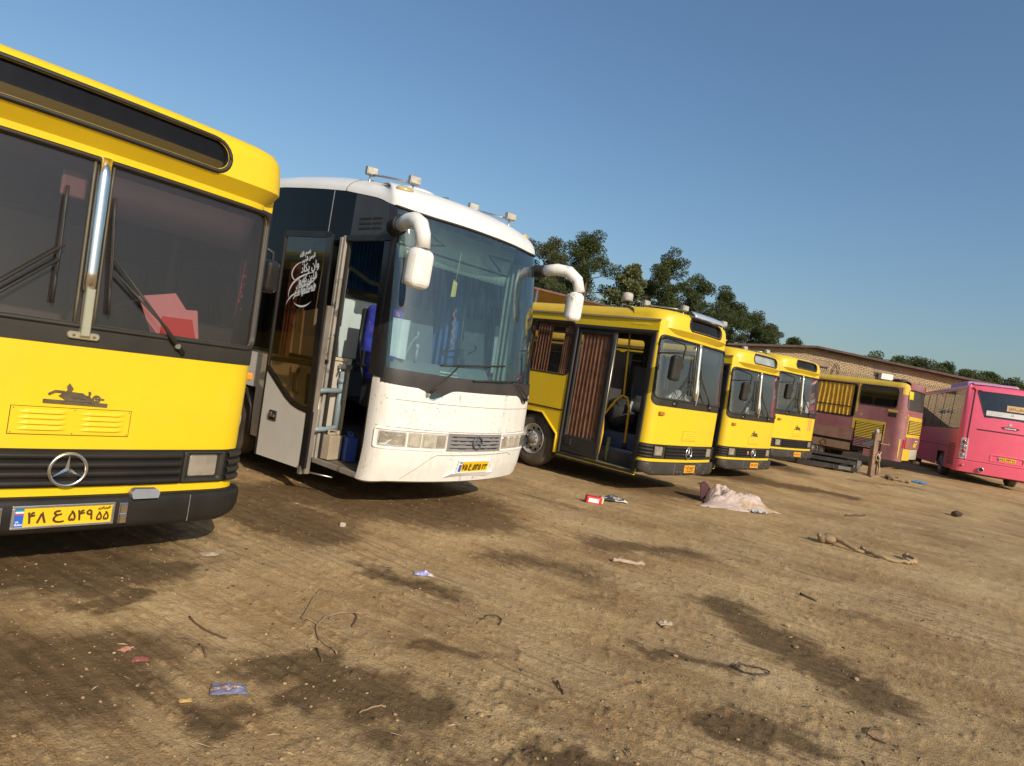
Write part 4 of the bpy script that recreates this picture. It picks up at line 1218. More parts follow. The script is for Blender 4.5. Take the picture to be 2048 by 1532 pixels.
    # door on the kerb side: rear leaf shut, front leaf folded in
    if o.get('door', True):
        mb = MB(); sh.ring(mb, [(rr(-ts(1.96), -ts(.225), .35, 2.775, .01), .004), (rr(-ts(1.955), -ts(.23), .355, 2.77, .01), .016), (rr(-ts(1.90), -ts(.30), .40, 2.72, .01), .012), (rr(-ts(1.90), -ts(.30), .40, 2.72, .01), -.06)])
        mb.build('door_frame', m_black, root)
        mb = MB(); d0, d1 = -ts(1.90), -ts(1.05)
        sh.ring(mb, [(rr(d0, d1, .41, 2.72, .01), -.05), (rr(d0, d1, .41, 2.72, .01), -.012), (rr(d0 + .08, d1 - .10, .74, 2.62, .03), -.012), (rr(d0 + .08, d1 - .10, .74, 2.62, .03), -.04)])
        sh.sbox(mb, d0 + .02, d1 - .02, .43, .72, -.05, -.004)
        dl = mb.build('door_leaf', m_black, root)
        mb = MB(); sh.patch(mb, d0 + .07, d1 - .09, .73, 2.63, -.03, dt=.3, dz=.5); mb.build('door_glass', g_side if idx != 2 else GLASS('door_glass_clear', (.92, .9, .88), .05, .02, mult=.4), dl)
        mb = MB(); mb.tube([S(d1 + .012, .42, -.02), S(d1 + .012, 2.71, -.02)], .012, 6); mb.build('door_edge', m_steel, dl)
        mb = MB(); sh.sbox(mb, d0 + .10, d0 + .24, .56, .68, -.01, .012, bev=.005); mb.build('door_handle', m_black, dl)
        if idx == 2: curtain(root, 'door_curtain', lambda u, v, d: S(-ts(u), v, -.06 + d), 1.17, 1.80, .74, 2.62, m_brownc, 7, .018, 3)
        mb = MB(); mb.box((-1.0, .33, 1.56), (.34, .04, 2.3)); mb.box((-.83, .37, 1.56), (.04, .1, 2.3)); mb.tube([(-1.185, .31, .42), (-1.185, .31, 2.7)], .018, 6)
        mb.build('folded_leaf', m_black, root)
        mb = MB(); sh.sbox(mb, -ts(1.94), -ts(.25), .335, .40, -.06, .006, dt=.4); mb.build('door_sill', yl, root)
        # steps
        for k, (x0, z0_, z1_) in enumerate(((-1.17, .37, .40), (-.9, .40, .66), (-.62, .66, .93))):
            mb = MB(); mb.box(((x0 + .45) / 2 - (.0), 1.1, (z0_ + z1_) / 2), (.45 - x0, 1.62, z1_ - z0_)); mb.build('step', m_bluestep, root, bevel=.006)
            mb = MB(); mb.box((x0 + .02, 1.1, z1_ + .004), (.05, 1.6, .012)); mb.build('step_edge', m_steel, root)
        mb = MB(); mb.tube([(-1.02, 1.16, .42), (-1.02, 1.13, .9), (-1.0, 1.18, 1.22), (-.92, 1.02, 1.52), (-.88, .92, 1.62), (-.84, .84, 1.58), (-.80, .80, 1.4), (-.76, .80, .70)], .022, 8); mb.build('grab_hoop', m_yrail, root)
        mb = MB()
        for (u, v, q) in ((-1.02, 1.16, .42), (-.76, .8, .68)): mb.tube([(u, v, q), (u, v, q + .1)], .032, 8)
        mb.build('rail_sleeve', m_black, root)
        for (p, q) in (((-.86, .92, 1.64), (-.86, 1.0, 2.75)), ((-.9, 1.22, 1.25), (-.8, 1.3, 2.75))):
            mb = MB(); mb.tube([p, q], .018, 8); mb.build('grab_pole', m_yrail, root)
    # cabin
    mb = MB(); mb.box((.3, 6.0, .90), (1.75, 10.3, .06)); mb.box((.25, 1.1, .90), (1.2, 1.5, .06)); mb.build('cabin_floor', m_intd, root)
    mb = MB(); mb.box((0, 5.8, 2.93), (2.25, 10.4, .02)); mb.build('ceiling', m_int, root)
    mb = MB()
    tt = np.linspace(-1.12, 1.12, 20)
    A = np.stack([sh.S(tt, 1.60, -.05), sh.S(tt, 1.665, -.05), sh.S(tt, 1.68, -.25), sh.S(tt, 1.62, -.42), sh.S(tt, .95, -.45)], 1); A[:, 2:, 0] *= .92; mb.grid(A)
    mb.build('dashboard', P('dashboard', (.16, .13, .12), .7, var=.15, dust=.3), root)
    mb = MB(); q = Euler((-.55, 0, 0)).to_matrix(); c = Vector((.58, .62, 1.80))
    mb.tube([c + q @ Vector((.24 * math.cos(a), .24 * math.sin(a), 0)) for a in np.linspace(0, 2 * PI, 33)], .015, 8, caps=False)
    for a in (.5, 2.6, 4.7): mb.tube([c, c + q @ Vector((.24 * math.cos(a), .24 * math.sin(a), 0))], .013, 6)
    mb.tube([c, c + q @ Vector((0, 0, -.8))], .03, 8); mb.ell(c, (.06, .06, .03), 10)
    mb.build('steering_wheel', m_black, root)
    seat(root, 'driver_seat', .58, 1.35, .95, m_seat, .5, -1, .85)
    for k in range(5):
        for xx in (-.75, .75): seat(root, 'passenger_seat', xx, 3.9 + k * 1.1, .95, P('seat_vinyl', (.10, .07, .06), .7, var=.2), .85, -1, .65)
    mb = MB(); mb.box((-.1, 1.85, 1.7), (1.35, .03, 1.5)); mb.build('partition', P('partition_grey', (.10, .092, .088), .6, var=.1), root)
    mb = MB(); A = np.stack([sh.S(np.linspace(-.02 if idx == 0 else .05, 1.1, 10), 2.66, -.07), sh.S(np.linspace(-.02 if idx == 0 else .05, 1.1, 10), 2.40, -.12)], 1); mb.grid(A); vis = mb.build('sun_visor', m_visor, root, solid=.012)
    return root, sh, cap
# ---------------------------------------------------------------- Arabic script lettering (joined forms, laid left to right)
_AR = {'ا': 'FE8D FE8E', 'ب': 'FE8F FE90 FE91 FE92', 'ت': 'FE95 FE96 FE97 FE98', 'ح': 'FEA1 FEA2 FEA3 FEA4', 'د': 'FEA9 FEAA', 'ذ': 'FEAB FEAC', 'ر': 'FEAD FEAE', 'ز': 'FEAF FEB0',
       'س': 'FEB1 FEB2 FEB3 FEB4', 'ص': 'FEB9 FEBA FEBB FEBC', 'ع': 'FEC9 FECA FECB FECC', 'ف': 'FED1 FED2 FED3 FED4', 'ق': 'FED5 FED6 FED7 FED8', 'ک': 'FED9 FEDA FEDB FEDC', 'ل': 'FEDD FEDE FEDF FEE0',
       'م': 'FEE1 FEE2 FEE3 FEE4', 'ن': 'FEE5 FEE6 FEE7 FEE8', 'ه': 'FEE9 FEEA FEEB FEEC', 'و': 'FEED FEEE', 'ی': 'FEEF FEF0 FEF3 FEF4'}
def shape(s):
    r = []
    for i, ch in enumerate(s):
        if ch not in _AR: r.append(ch); continue
        f = [chr(int(h, 16)) for h in _AR[ch].split()]
        prev = i > 0 and s[i - 1] in _AR and len(_AR[s[i - 1]].split()) == 4
        nxt = len(f) == 4 and i + 1 < len(s) and s[i + 1] in _AR
        r.append(f[3] if prev and nxt else f[1] if prev else f[2] if nxt else f[0])
    return ''.join(reversed(r))

# ---------------------------------------------------------------- white touring coach
def coach(pose):
    x, y, th, z, rl, pt = pose
    root = empty('touring_coach', (x, y, z), (pt, -rl, th), 'white touring coach with a big windshield, curved mirror arms and its front door standing open', 'coach')
    L = 11.6
    sh = Shell(1.25, .13, .38, .30, L, prof=[(.28, .10), (.5, .03), (.68, 0), (1.42, 0), (2.9, .17), (3.22, .23), (3.42, .33), (3.6, .45)], f0=.1, f1=.9, y0=-.05, tum=[(0, 0), (1.5, 0), (3.6, .05)])
    ts = sh.ts
    S = lambda a, b, c=0.0: sh.pt(a, b, c)
    full = ts(L)
    zside = lambda yy: np.interp(yy, [.4, .7, 1.5, 2.9, 4, 12], [3.28, 3.33, 3.475, 3.60, 3.63, 3.63])
    ytab = lambda t: np.interp(np.abs(t), sh.T, sh.Y)
    _zt = [(0, 3.205), (.9, 3.212), (1.2, 3.235), (ts(.42), 3.272), (ts(.74), 3.335), (ts(1.2), 3.42), (ts(1.5), 3.475), (ts(2.2), 3.545), (ts(2.9), 3.60), (ts(4), 3.63), (99, 3.63)]
    def ztop(t):      # lower edge of the white roof
        a = np.abs(t); return sum(np.interp(a + e, [p[0] for p in _zt], [p[1] for p in _zt]) for e in (-.1, -.05, 0, .05, .1)) / 5
    def zbelt(t):     # upper edge of the white lower front, with the two wiper notches
        pts = [(-1.75, 1.45), (-1.35, 1.42), (-1.1, 1.395), (-.90, 1.385), (-.82, 1.35), (-.74, 1.255), (-.69, 1.25), (-.60, 1.30), (-.47, 1.385), (-.40, 1.40), (.2, 1.405), (.72, 1.41), (.80, 1.38), (.93, 1.285), (1.0, 1.28), (1.07, 1.33), (1.13, 1.41), (1.2, 1.43), (1.75, 1.45)]
        return np.interp(t, [p[0] for p in pts], [p[1] for p in pts])
    d0, d1 = .42, 1.26
    a0, a1 = 2.78, 4.02
    b0, b1 = 8.6, 9.8
    # white lower skin
    mb = MB()
    tA = ts(.42)
    zb_ = lambda t: np.where(np.abs(t) < 1.0, .325, .325 - .02 * sstep((-t - 1.0) / .3) + .05 * sstep((t - 1.0) / .3))
    tt = np.unique(np.concatenate([np.linspace(-tA, tA, 60), [-.90, -.82, -.74, -.69, -.60, -.47, .72, .80, .93, 1.0, 1.07, 1.13]]))
    zz = np.linspace(0, 1, 26)
    A = np.stack([sh.S(tt, zb_(tt) + (zbelt(tt) - zb_(tt)) * k, np.where(k > .985, -.008, 0)) for k in zz], 1)
    mb.grid(A)
    A = np.stack([sh.S(tt, zb_(tt), 0), sh.S(tt, zb_(tt) - .02, -.03), sh.S(tt, zb_(tt) - .02, -.14)], 1); mb.grid(A, flip=True)
    sh.patch(mb, -full, -tA, .36, 1.47, holes=[(-ts(d1), -tA + .001 - .001, .36, 1.47), (-ts(a1), -ts(a0), .36, .98), (-ts(b1), -ts(b0), .36, .98)], dt=.3, dz=.3)
    sh.patch(mb, tA, full, .36, 1.47, holes=[(ts(a0), ts(a1), .36, .98), (ts(b0), ts(b1), .36, .98)], dt=.3, dz=.3)
    mb.add([(-1.25, L, .36), (1.25, L, .36), (1.2, L, 3.58), (-1.2, L, 3.58)], [(1, 0, 3, 2)])
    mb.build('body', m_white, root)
    # black glazed upper sides
    for s in (-1, 1):
        mb = MB(); n = 40; tt = np.linspace(ts(.46), full, n)
        for (u, v) in ((1.47, None),):
            tq = np.unique(np.concatenate([tt, [ts(d1), ts(1.2)]])); zr = np.linspace(0, 1, 8)
            lowz = np.where((s < 0) & (tq < ts(d1) + .001), 2.93, 1.47)
            for i in range(len(tq) - 1):
                za = lowz[i] if s < 0 and tq[i + 1] <= ts(d1) + .001 else 1.47
                A = np.stack([sh.S(s * tq[i:i + 2], za + (ztop(s * tq[i:i + 2]) - za) * k) for k in zr], 1); mb.grid(A, flip=s < 0)
        mb.build('side_glass', g_coachside, root)
    for s in (-1, 1):
        for yy in (1.68, 3.3, 4.9, 6.5, 8.1, 9.7):
            mb = MB(); a, b = sorted((s * ts(yy - .006), s * ts(yy + .006))); sh.sbox(mb, a, b, 1.5, float(zside(yy)) - .01, -.004, .003, dt=1)
            mb.build('glass_joint', P('joint_silver', (.30, .30, .30), .4, var=.1), root)
    mb = MB()
    tq = np.linspace(-ts(1.22), -ts(.44), 9); A = np.stack([sh.S(tq, 2.935 + (ztop(tq) - .01 - 2.935) * k, .006) for k in np.linspace(0, 1, 5)], 1); mb.grid(A)
    vp = mb.build('vent_panel', P('satin_black', (.032, .032, .034), .42, var=.15, dust=.06), root)
    for r_ in range(3):
        for c in range(2):
            mb = MB(); a = -ts(1.08) + c * .25; sh.sbox(mb, a, a + .215, 3.0 + r_ * .055, 3.022 + r_ * .055, .006, .012); mb.build('vent_slot', m_dark, vp)
    for s in (-1, 1):
        mb = MB(); tq = s * np.linspace(1.30, ts(.50), 8)
        A = np.stack([sh.S(tq, zbelt(tq) + (ztop(tq) - zbelt(tq)) * k, .004) for k in np.linspace(0, 1, 14)], 1); mb.grid(A, flip=s < 0)
        mb.build('corner_pillar', P('pillar_black', (.018, .018, .022), .25, var=.2, dust=.03), root)
    mb = MB()
    for s in (-1, 1):
        lo = -full if s < 0 else ts(.44); hi = -ts(d1) if s < 0 else full
        sh.sbox(mb, lo, hi, 1.455, 1.495, -.005, .016, dt=1)
        for (p, q) in ((a0, a1), (b0, b1)):
            i, o_ = s * .75, s * 1.235
            v = [(i, p, .36), (i, q, .36), (i, q, .99), (i, p, .99), (o_, p, .36), (o_, q, .36), (o_, q, .99), (o_, p, .99)]
            mb.add(v, [(0, 1, 2, 3), (3, 2, 6, 7), (0, 3, 7, 4), (1, 5, 6, 2)])
            mb.tube([S(s * ts(u), w_, .01) for u, w_ in ((p, .36), (p + .02, .7), (p + .2, .93), (p + .4, .98), (q - .4, .98), (q - .2, .93), (q - .02, .7), (q, .36))], .02, 6)
    mb.build('belt_moulding', m_black, root)
    mb = MB(); mb.box((0, 5.5, .5), (1.5, 9.5, .3)); mb.box((.35, .95, .45), (1.5, 1.2, .16)); mb.build('underbody', m_under, root)
    for yy in (3.4, 9.2):
        for s in (-1, 1): wheel(root, s * 1.08, yy, .50, .52, .28, s)
    # roof
    def zc(yy): return np.interp(yy, [0, .5, .8, 1.2, 1.8, 2.6, 3.6, 12], [3.30, 3.46, 3.57, 3.685, 3.79, 3.87, 3.91, 3.91])
    tt = np.concatenate([np.linspace(0, 1.9, 40), np.linspace(2.0, full, 24)])
    E = np.concatenate([-tt[::-1][:-1], tt]); 
    e3 = sh.S(E, ztop(E), .004)
    y0_ = ytab(E)
    fw_ = 1 - sstep((y0_ - .05) / .9)
    inner = np.stack([e3[:, 0] * np.where(fw_ > .5, .8, .55), e3[:, 1] + .72 * fw_, 0 * E], -1)
    inner[:, 0] = e3[:, 0] * (.86 - .36 * sstep((y0_ - .05) / 1.4))
    inner[:, 2] = zc(inner[:, 1]) - .05 * np.abs(inner[:, 0] / .7) ** 2 * .6
    vs_ = np.linspace(0, 1, 10)
    A = np.zeros((len(E), 10, 3))
    for j, v in enumerate(vs_):
        cx = 1 - math.cos(v * PI / 2); cz = math.sin(v * PI / 2)
        A[:, j, :2] = e3[:, :2] + (inner[:, :2] - e3[:, :2]) * cx
        A[:, j, 2] = e3[:, 2] + (inner[:, 2] - e3[:, 2]) * cz
    mb = MB(); mb.grid(A)
    h = len(tt) - 1
    mid = inner.copy()
    Lf = A[:h + 1, -1][::-1]; Rt = A[h:, -1]
    md = (Lf + Rt) / 2; md[:, 2] = zc(md[:, 1])
    mb.grid(np.stack([Lf, (Lf + md) / 2 + np.array([0, 0, .006]), md, (Rt + md) / 2 + np.array([0, 0, .006]), Rt], 1), flip=True)
    mb.build('roof', m_white2, root)
    mb = MB()
    k = np.argmin(np.abs(E + ts(1.66))); mb.tube([A[k, j] + np.array([0, 0, .002]) for j in range(10)], .008, 6); mb.build('roof_joint', P('joint_grey2', (.25, .22, .2), .7), root)
    for tq in (-1.17, 1.12):
        mb = MB(); q = sh.pt(tq, 3.24, 0); k = np.argmin(np.abs(E - tq)); q = Vector(A[k, 4]); mb.ell(q, (.10, .05, .035), 12, rot=(.6, 0, -.5 if tq < 0 else .5)); mb.build('marker_lamp', P('marker_lens', (.5, .42, .2), .2, var=.3, dust=.3), root)
    mb = MB(); mb.lathe([(3.60, .0), (3.60, .36), (3.66, .36), (3.70, .30), (3.71, 0)], (0, 1.75, .13), 'z', 24); mb.build('roof_hatch', m_white2, root)
    mb = MB(); mb.tube([(.42, 1.5, 3.7), (.42, 1.5, 3.86), (.42, 2.0, 3.9), (.42, 2.0, 3.7)], .012, 6); mb.build('hatch_rail', m_steel, root)
    roof_lamp(root, (-.94, 1.4, 3.74), (-.77, .8, 3.64)); roof_lamp(root, (.51, 1.1, 3.71), (.68, .57, 3.61))
    # windshield and its black lower border
    mb = MB()
    tt = np.linspace(-1.33, 1.33, 40); A = np.stack([sh.S(tt, zbelt(tt) - .12 + (ztop(tt) + .03 - zbelt(tt) + .12) * k, -.004) for k in np.linspace(0, 1, 20)], 1)
    mb.grid(A); mb.build('windshield', g_coach, root)
    mb = MB()
    zlo = lambda t: np.full_like(t, 1.2)
    tt = np.linspace(-1.33, 1.33, 90); A = np.stack([sh.S(tt, zlo(tt), -.012), sh.S(tt, 1.40 + 0 * tt, .001), sh.S(tt, 1.515 + .02 * (tt / 1.3) ** 2, .0015)], 1); mb.grid(A)
    for s in (-1, 1):
        tq = s * np.linspace(1.25, 1.34, 3); A = np.stack([sh.S(tq, z_, -.008) for z_ in np.linspace(1.4, 3.2, 10)], 1); mb.grid(A)
    mb.build('windshield_border', P('ceramic_border', (.028, .028, .030), .35, var=.2, dust=.12), root)
    mb = MB(); tq = np.linspace(-1.33, 1.33, 40); mb.tube([S(a, float(ztop(a)) - .005, .004) for a in tq], .013, 6); mb.build('windshield_seal', m_black, root)
    wiper(root, S, (-.79, 1.30), (-.43, 1.66), (.34, 1.72), (-.66, 1.63), r=.014)
    wiper(root, S, (1.0, 1.325), (.62, 1.545), (-.2, 1.505), (.84, 1.56), r=.014)
    # lamps, grille, seams
    gro = P('groove_dark', (.22, .19, .16), .8, var=.2)
    mb = MB()
    def groove(pts, w_=.006):
        for p, q in zip(pts[:-1], pts[1:]):
            n = 8
            A = np.stack([sh.S(np.linspace(p[0], q[0], n), np.linspace(p[1], q[1], n) - w_ / 2, .0025), sh.S(np.linspace(p[0], q[0], n), np.linspace(p[1], q[1], n) + w_ / 2, .0025)], 1)
            if abs(p[0] - q[0]) < w_: A = np.stack([sh.S(np.linspace(p[0], q[0], n) - w_ / 2, np.linspace(p[1], q[1], n), .0025), sh.S(np.linspace(p[0], q[0], n) + w_ / 2, np.linspace(p[1], q[1], n), .0025)], 1)
            mb.grid(A)
    groove([(-1.36, 1.215), (-.5, 1.205), (.5, 1.205), (1.36, 1.215)]); groove([(-1.42, .925), (-.6, .905), (.6, .905), (1.42, .925)])
    groove([(-1.37, .92), (-1.36, .6), (-1.33, .36)], .008)
    groove([(-.92, .345), (-.62, .60), (-.55, .635), (.70, .655), (.79, .62), (.80, .40)], .007)
    mb.build('panel_seam', gro, root)
    for s in (-1, 1):
        lo, hi = (-1.30, -.455) if s < 0 else (.475, 1.30)
        mb = MB()
        sh.ring(mb, [(rr(lo - .02, hi + .01, .675, .905, .03, ne=14), -.002), (rr(lo - .012, hi + .006, .683, .897, .03, ne=14), .012), (rr(lo, hi, .695, .885, .025, ne=14), .012), (rr(lo, hi, .695, .885, .025, ne=14), .001)])
        hb = mb.build('headlight_surround', m_white2, root)
        cells = [(-1.25, -.97), (-.925, -.79), (-.755, -.62), (-.59, -.475)]
        for k, (p, q) in enumerate(cells):
            if s > 0: p, q = -q, -p
            if s > 0: p, q = p + .02, q + .02
            mb = MB(); sh.sbox(mb, p - .012, q + .012, .712, .872, .001, .008, r=.01, bev=.002); mb.build('lamp_rim', P('lamp_rim', (.45, .40, .33), .5, var=.2), hb)
            mb = MB(); sh.sbox(mb, p, q, .722, .862, .006, .018, r=.02, bev=.006); mb.build('headlight' if k == 0 else 'auxiliary_lamp', m_clear if k in (0, 3) else m_lamp, hb)
    mb = MB(); sh.sbox(mb, -.45, .47, .69, .89, -.002, .010, r=.006, bev=.003); gp = mb.build('grille', P('grille_silver', (.36, .355, .36), .4, .5, var=.15, dust=.2), root)
    rg = random.Random(4)
    for k in range(4):
        mb = MB(); zc_ = .72 + k * .043; sh.sbox(mb, -.40, .42, zc_, zc_ + .008, .008, .0125)
        for j in range(9):
            a = rg.uniform(-.4, .36); sh.sbox(mb, a, a + rg.uniform(.03, .09), zc_ - .006, zc_ + rg.uniform(.004, .012), .008, .0122)
        mb.build('grille_slot', m_dark, gp)
    star_emblem(root, lambda a, b, c: S(a, .79 + b, .014 + c), .072, .009, P('emblem_dull', (.13, .13, .14), .35, .6, var=.2))
    mb = MB(); sh.sbox(mb, -.30, .43, .425, .60, -.002, .004); A = [(-.30, .425), (.43, .425), (.34, .375), (-.38, .375)]
    mb.prism(A, lambda a, b: S(a, b, -.01), lambda a, b: S(a, b, .012 + (b - .375) * .5)); mb.build('plate_recess', m_white2, root)
    licence_plate(root, lambda a, b, c: S(a, b, .012 + c), -.21, .445, .50, .12, [('۷۵', .11, .16, .18, .62), ('ع', .33, .1, .14, .68), ('۵۴۵', .47, .26, .18, .62), ('۲۳', .79, .17, .2, .55)], m_plateo if False else m_plate, True, m_wht)
    # mirrors
    mb = MB()
    for k in range(7):
        y_ = .40 - .03 * k
        mb.lathe([(-.012, .085), (0, .105), (.012, .085)], (-1.265 - .012 * k, y_, 3.0), 'y', 16)
    ml = mb.build('mirror_bellows', m_black, root)
    mb = MB(); mb.tube([(-1.34, .20, 3.0), (-1.38, .04, 3.02), (-1.41, -.10, 3.02), (-1.42, -.20, 2.97), (-1.415, -.25, 2.87), (-1.40, -.26, 2.74)], [.074, .078, .08, .08, .076, .072], 14); mb.build('mirror_arm', m_white2, ml)
    mirror_head(ml, (-1.38, -.22, 2.545), (.27, .19, .40), .15, m_white2)
    chip = P('white_paint_chipped', (.80, .77, .72), .4, var=.05, spots=1.0, spotcol=(.05, .05, .05), spotscale=10, spotdens=.42)
    mb = MB()
    for k in range(5): mb.lathe([(-.03, .07), (0, .085), (.03, .07)], (1.28 + .0 * k, .56 - .05 * k, 3.06), 'y', 14)
    mr = mb.build('mirror_bellows', m_black, root)
    mb = MB(); mb.tube([(1.29, .36, 3.07), (1.34, .18, 3.10), (1.40, .02, 3.08), (1.44, -.10, 2.98), (1.46, -.15, 2.82)], [.075, .079, .08, .077, .072], 14); mb.build('mirror_arm', chip, mr)
    mirror_head(mr, (1.43, -.12, 2.63), (.22, .16, .38), -.2, chip)
    # open door, swung out parallel to the side
    X = -1.42
    D = lambda a, b, c=0.0: Vector((X - c, a, b))
    y0d, y1d, zb, zt = 1.16, 2.245, .20, 2.96
    leaf = [(y1d, zb + .0), (y1d, zt - .02), (y1d - .03, zt), (y0d + .10, zt - .02), (y0d + .08, zt - .1), (y0d + .04, 1.6), (y0d, .9), (y0d + .03, .24)]
    dr = None
    def slab(pts, c0, c1, name, mat, par):
        m_ = MB(); m_.prism(pts, lambda a, b: D(a, b, c0), lambda a, b: D(a, b, c1)); return m_.build(name, mat, par)
    low = [(y1d - .02, .215), (y1d - .02, 1.27), (1.95, 1.10), (1.75, .985), (1.60, .925), (1.45, .895), (y0d + .05, .875), (y0d + .06, .26), (1.3, .24)]
    dr = slab(low, -.03, .012, 'door', m_white2, root)
    def strip(pts, w_, name, mat, c=.006, par=None):
        m_ = MB(); q = np.array(pts, float); d = np.gradient(q, axis=0); n_ = np.stack([-d[:, 1], d[:, 0]], -1); n_ /= np.linalg.norm(n_, axis=1)[:, None]
        a_, b_ = q + n_ * w_, q - n_ * w_
        A = np.array([[tuple(D(p[0], p[1], c - .02)), tuple(D(p[0], p[1], c + .010)), tuple(D(r[0], r[1], c + .010)), tuple(D(r[0], r[1], c - .02))] for p, r in zip(a_, b_)])
        m_.grid(A, smooth=False); return m_.build(name, mat, par or dr)
    strip([(y1d, .21), (y1d, zt - .02)], .018, 'door_frame', m_black); strip([(y0d + .06, .26), (y0d + .055, .6), (y0d + .06, .9), (y0d + .09, 1.6), (y0d + .13, 2.4), (y0d + .14, zt - .06)], .055, 'door_frame', m_gloss)
    strip([(y1d, zt - .03), (y0d + .10, zt - .07)], .035, 'door_frame', m_black); strip([(y1d, 1.29), (1.95, 1.12), (1.75, 1.005), (1.60, .945), (1.45, .915), (y0d + .08, .895)], .028, 'door_frame', m_gloss)
    strip([(y1d, 1.40), (y0d + .1, 1.43)], .03, 'door_crossbar', P('door_bar_brown', (.05, .03, .02), .5, var=.2), -.02)
    gl = [(y1d, 1.27), (y1d, zt - .03), (y0d + .10, zt - .07), (y0d + .06, 1.6), (y0d + .03, .9), (1.45, .89), (1.6, .92), (1.75, .98), (1.95, 1.10)]
    slab(gl, -.004, .002, 'door_glass', g_door, dr)
    m_ = MB(); m_.box((X - .016, 1.96, .735), (.02, .16, .12)); hd = m_.build('door_handle', m_black, dr, bevel=.01)
    m_ = MB(); m_.box((X - .03, 1.99, .745), (.02, .04, .06)); m_.box((X - .03, 1.93, .735), (.02, .05, .03)); m_.build('handle_latch', m_steel, hd)
    cream = P('reflection_cream', (.78, .72, .62), .7, var=.12, dust=.1)
    slab([(2.13, 1.50), (2.13, 1.98), (1.50, 2.08), (1.38, 1.50)], -.16, -.14, 'reflection_board', cream, dr); slab([(1.95, 1.12), (1.95, 1.37), (1.35, 1.37), (1.30, .92)], -.16, -.14, 'reflection_board', cream, dr)  # boards added behind the pane, standing in for the tan reflection in it
    slab([(1.98, 1.50), (2.02, 2.04), (1.86, 2.06), (1.83, 1.50)], -.139, -.134, 'shade_stripe', P('shade_taupe', (.30, .25, .20), .7, var=.15), dr)  # shadow stripe on the cream board, painted as a darker strip
    m_ = MB(); m_.tube([(X + .10, 1.72, 1.34), (X + .08, 1.76, 1.22), (X + .08, 1.73, 1.08), (X + .1, 1.68, 1.05)], .022, 8); m_.tube([(X + .1, 1.5, 1.3), (X + .1, 1.46, .95)], .03, 8); m_.build('door_pull', m_trim, dr)
    curtain(dr, 'door_curtain', lambda u, v, d: Vector((X + .12 + d, u, v)), 2.04, 2.22, 1.44, 2.6, P('maroon_curtain', (.10, .04, .03), .9, var=.3), 3, .02, 8)
    m_ = MB(); m_.box((X + .03, y0d + .02, 1.15), (.06, .03, 1.9)); m_.build('door_edge', P('door_edge_worn', (.15, .13, .11), .7, var=.3, dust=.3), dr)
    # calligraphy on the door glass
    m_ = MB()
    F = lambda a, b: np.array([(X - .008, 2.0 - p, q) for p, q in zip(a, b)])
    rows = [('بسم الله', .16, 2.60, .22, .085, .32), ('الرحمن الرحیم', .22, 2.545, .26, .075, .30), ('وان یکاد', .22, 2.42, .36, .125, .22), ('الذین کفروا', .20, 2.30, .36, .10, .22), ('لیزلقونک', .16, 2.235, .30, .085, .24), ('بابصارهم', .27, 2.20, .30, .085, .24), ('لما سمعوا الذکر', .12, 2.14, .44, .095, .22)]
    for s, a, b, w_, h_, r_ in rows: text_add(m_, shape(s), F, a, b, w=w_, h=h_, rot=r_, bold=.0038)
    def sweep(pts, wid):
        pts = np.array(pts); n = 26; u = np.linspace(0, 1, n)
        c = [(1 - u) ** 3, 3 * (1 - u) ** 2 * u, 3 * (1 - u) * u * u, u ** 3]
        q = sum(k[:, None] * p for k, p in zip(c, pts)); d = np.gradient(q, axis=0); nn = np.stack([-d[:, 1], d[:, 0]], -1); nn /= np.linalg.norm(nn, axis=1)[:, None]
        ww = wid * np.sin(np.linspace(.12, PI - .05, n))[:, None]
        a, b = q + nn * ww, q - nn * ww
        m_.grid(np.stack([F(a[:, 0], a[:, 1]), F(b[:, 0], b[:, 1])], 1))
    sweep([(.22, 2.585), (-.02, 2.55), (-.06, 2.36), (.17, 2.36)], .012); sweep([(.50, 2.47), (.1, 2.42), (-.05, 2.28), (.02, 2.14)], .014); sweep([(.30, 2.24), (.10, 2.22), (.0, 2.14), (-.02, 2.06)], .010)
    sweep([(.14, 2.10), (.26, 2.04), (.40, 2.05), (.50, 2.13)], .011); sweep([(.30, 2.31), (.42, 2.32), (.52, 2.36), (.56, 2.45)], .008)
    m_.build('calligraphy_sticker', m_wht, dr)
    # jamb, step well and door arms
    jm = P('jamb_worn', (.30, .275, .24), .6, var=.3, dust=.35, spots=.8, spotdens=.4, spotscale=6)
    m_ = MB(); m_.box((-1.225, 1.285, 1.63), (.05, .05, 2.6)); m_.box((-1.25, 1.33, 1.63), (.02, .05, 2.56)); m_.build('door_jamb', jm, root, bevel=.008)
    m_ = MB(); m_.box((-1.205, 1.235, 1.63), (.03, .04, 2.58)); m_.box((-1.22, .84, 2.90), (.05, .86, .06)); m_.box((-1.22, .435, 1.62), (.05, .03, 2.5)); m_.build('door_rubber', m_black, root)
    m_ = MB(); m_.box((-.9, .87, .325), (.68, .92, .05)); m_.box((-.5, .87, .5), (.06, .92, .33)); m_.build('step', P('step_mat', (.10, .08, .06), .9, var=.3, dust=.5), root)
    m_ = MB(); m_.box((-1.235, .87, .33), (.025, .90, .06)); m_.build('step_edge', jm, root, bevel=.005)
    m_ = MB(); m_.box((-.2, .9, .75), (.55, 1.0, .06)); m_.box((-.46, .9, .6), (.03, 1.0, .3)); m_.build('step', P('step_mat', (.10, .08, .06), .9), root)
    m_ = MB(); m_.box((-1.05, 1.37, .92), (.32, .04, 1.20)); m_.build('step_well_wall', P('well_wall', (.48, .44, .37), .6, var=.1, dust=.2), root)
    m_ = MB(); m_.box((-.905, 1.355, .95), (.035, .06, 1.16)); m_.box((-1.05, 1.36, 1.52), (.34, .07, .035)); m_.build('wall_trim', P('trim_cream', (.55, .46, .28), .5, var=.1, dust=.1), root)
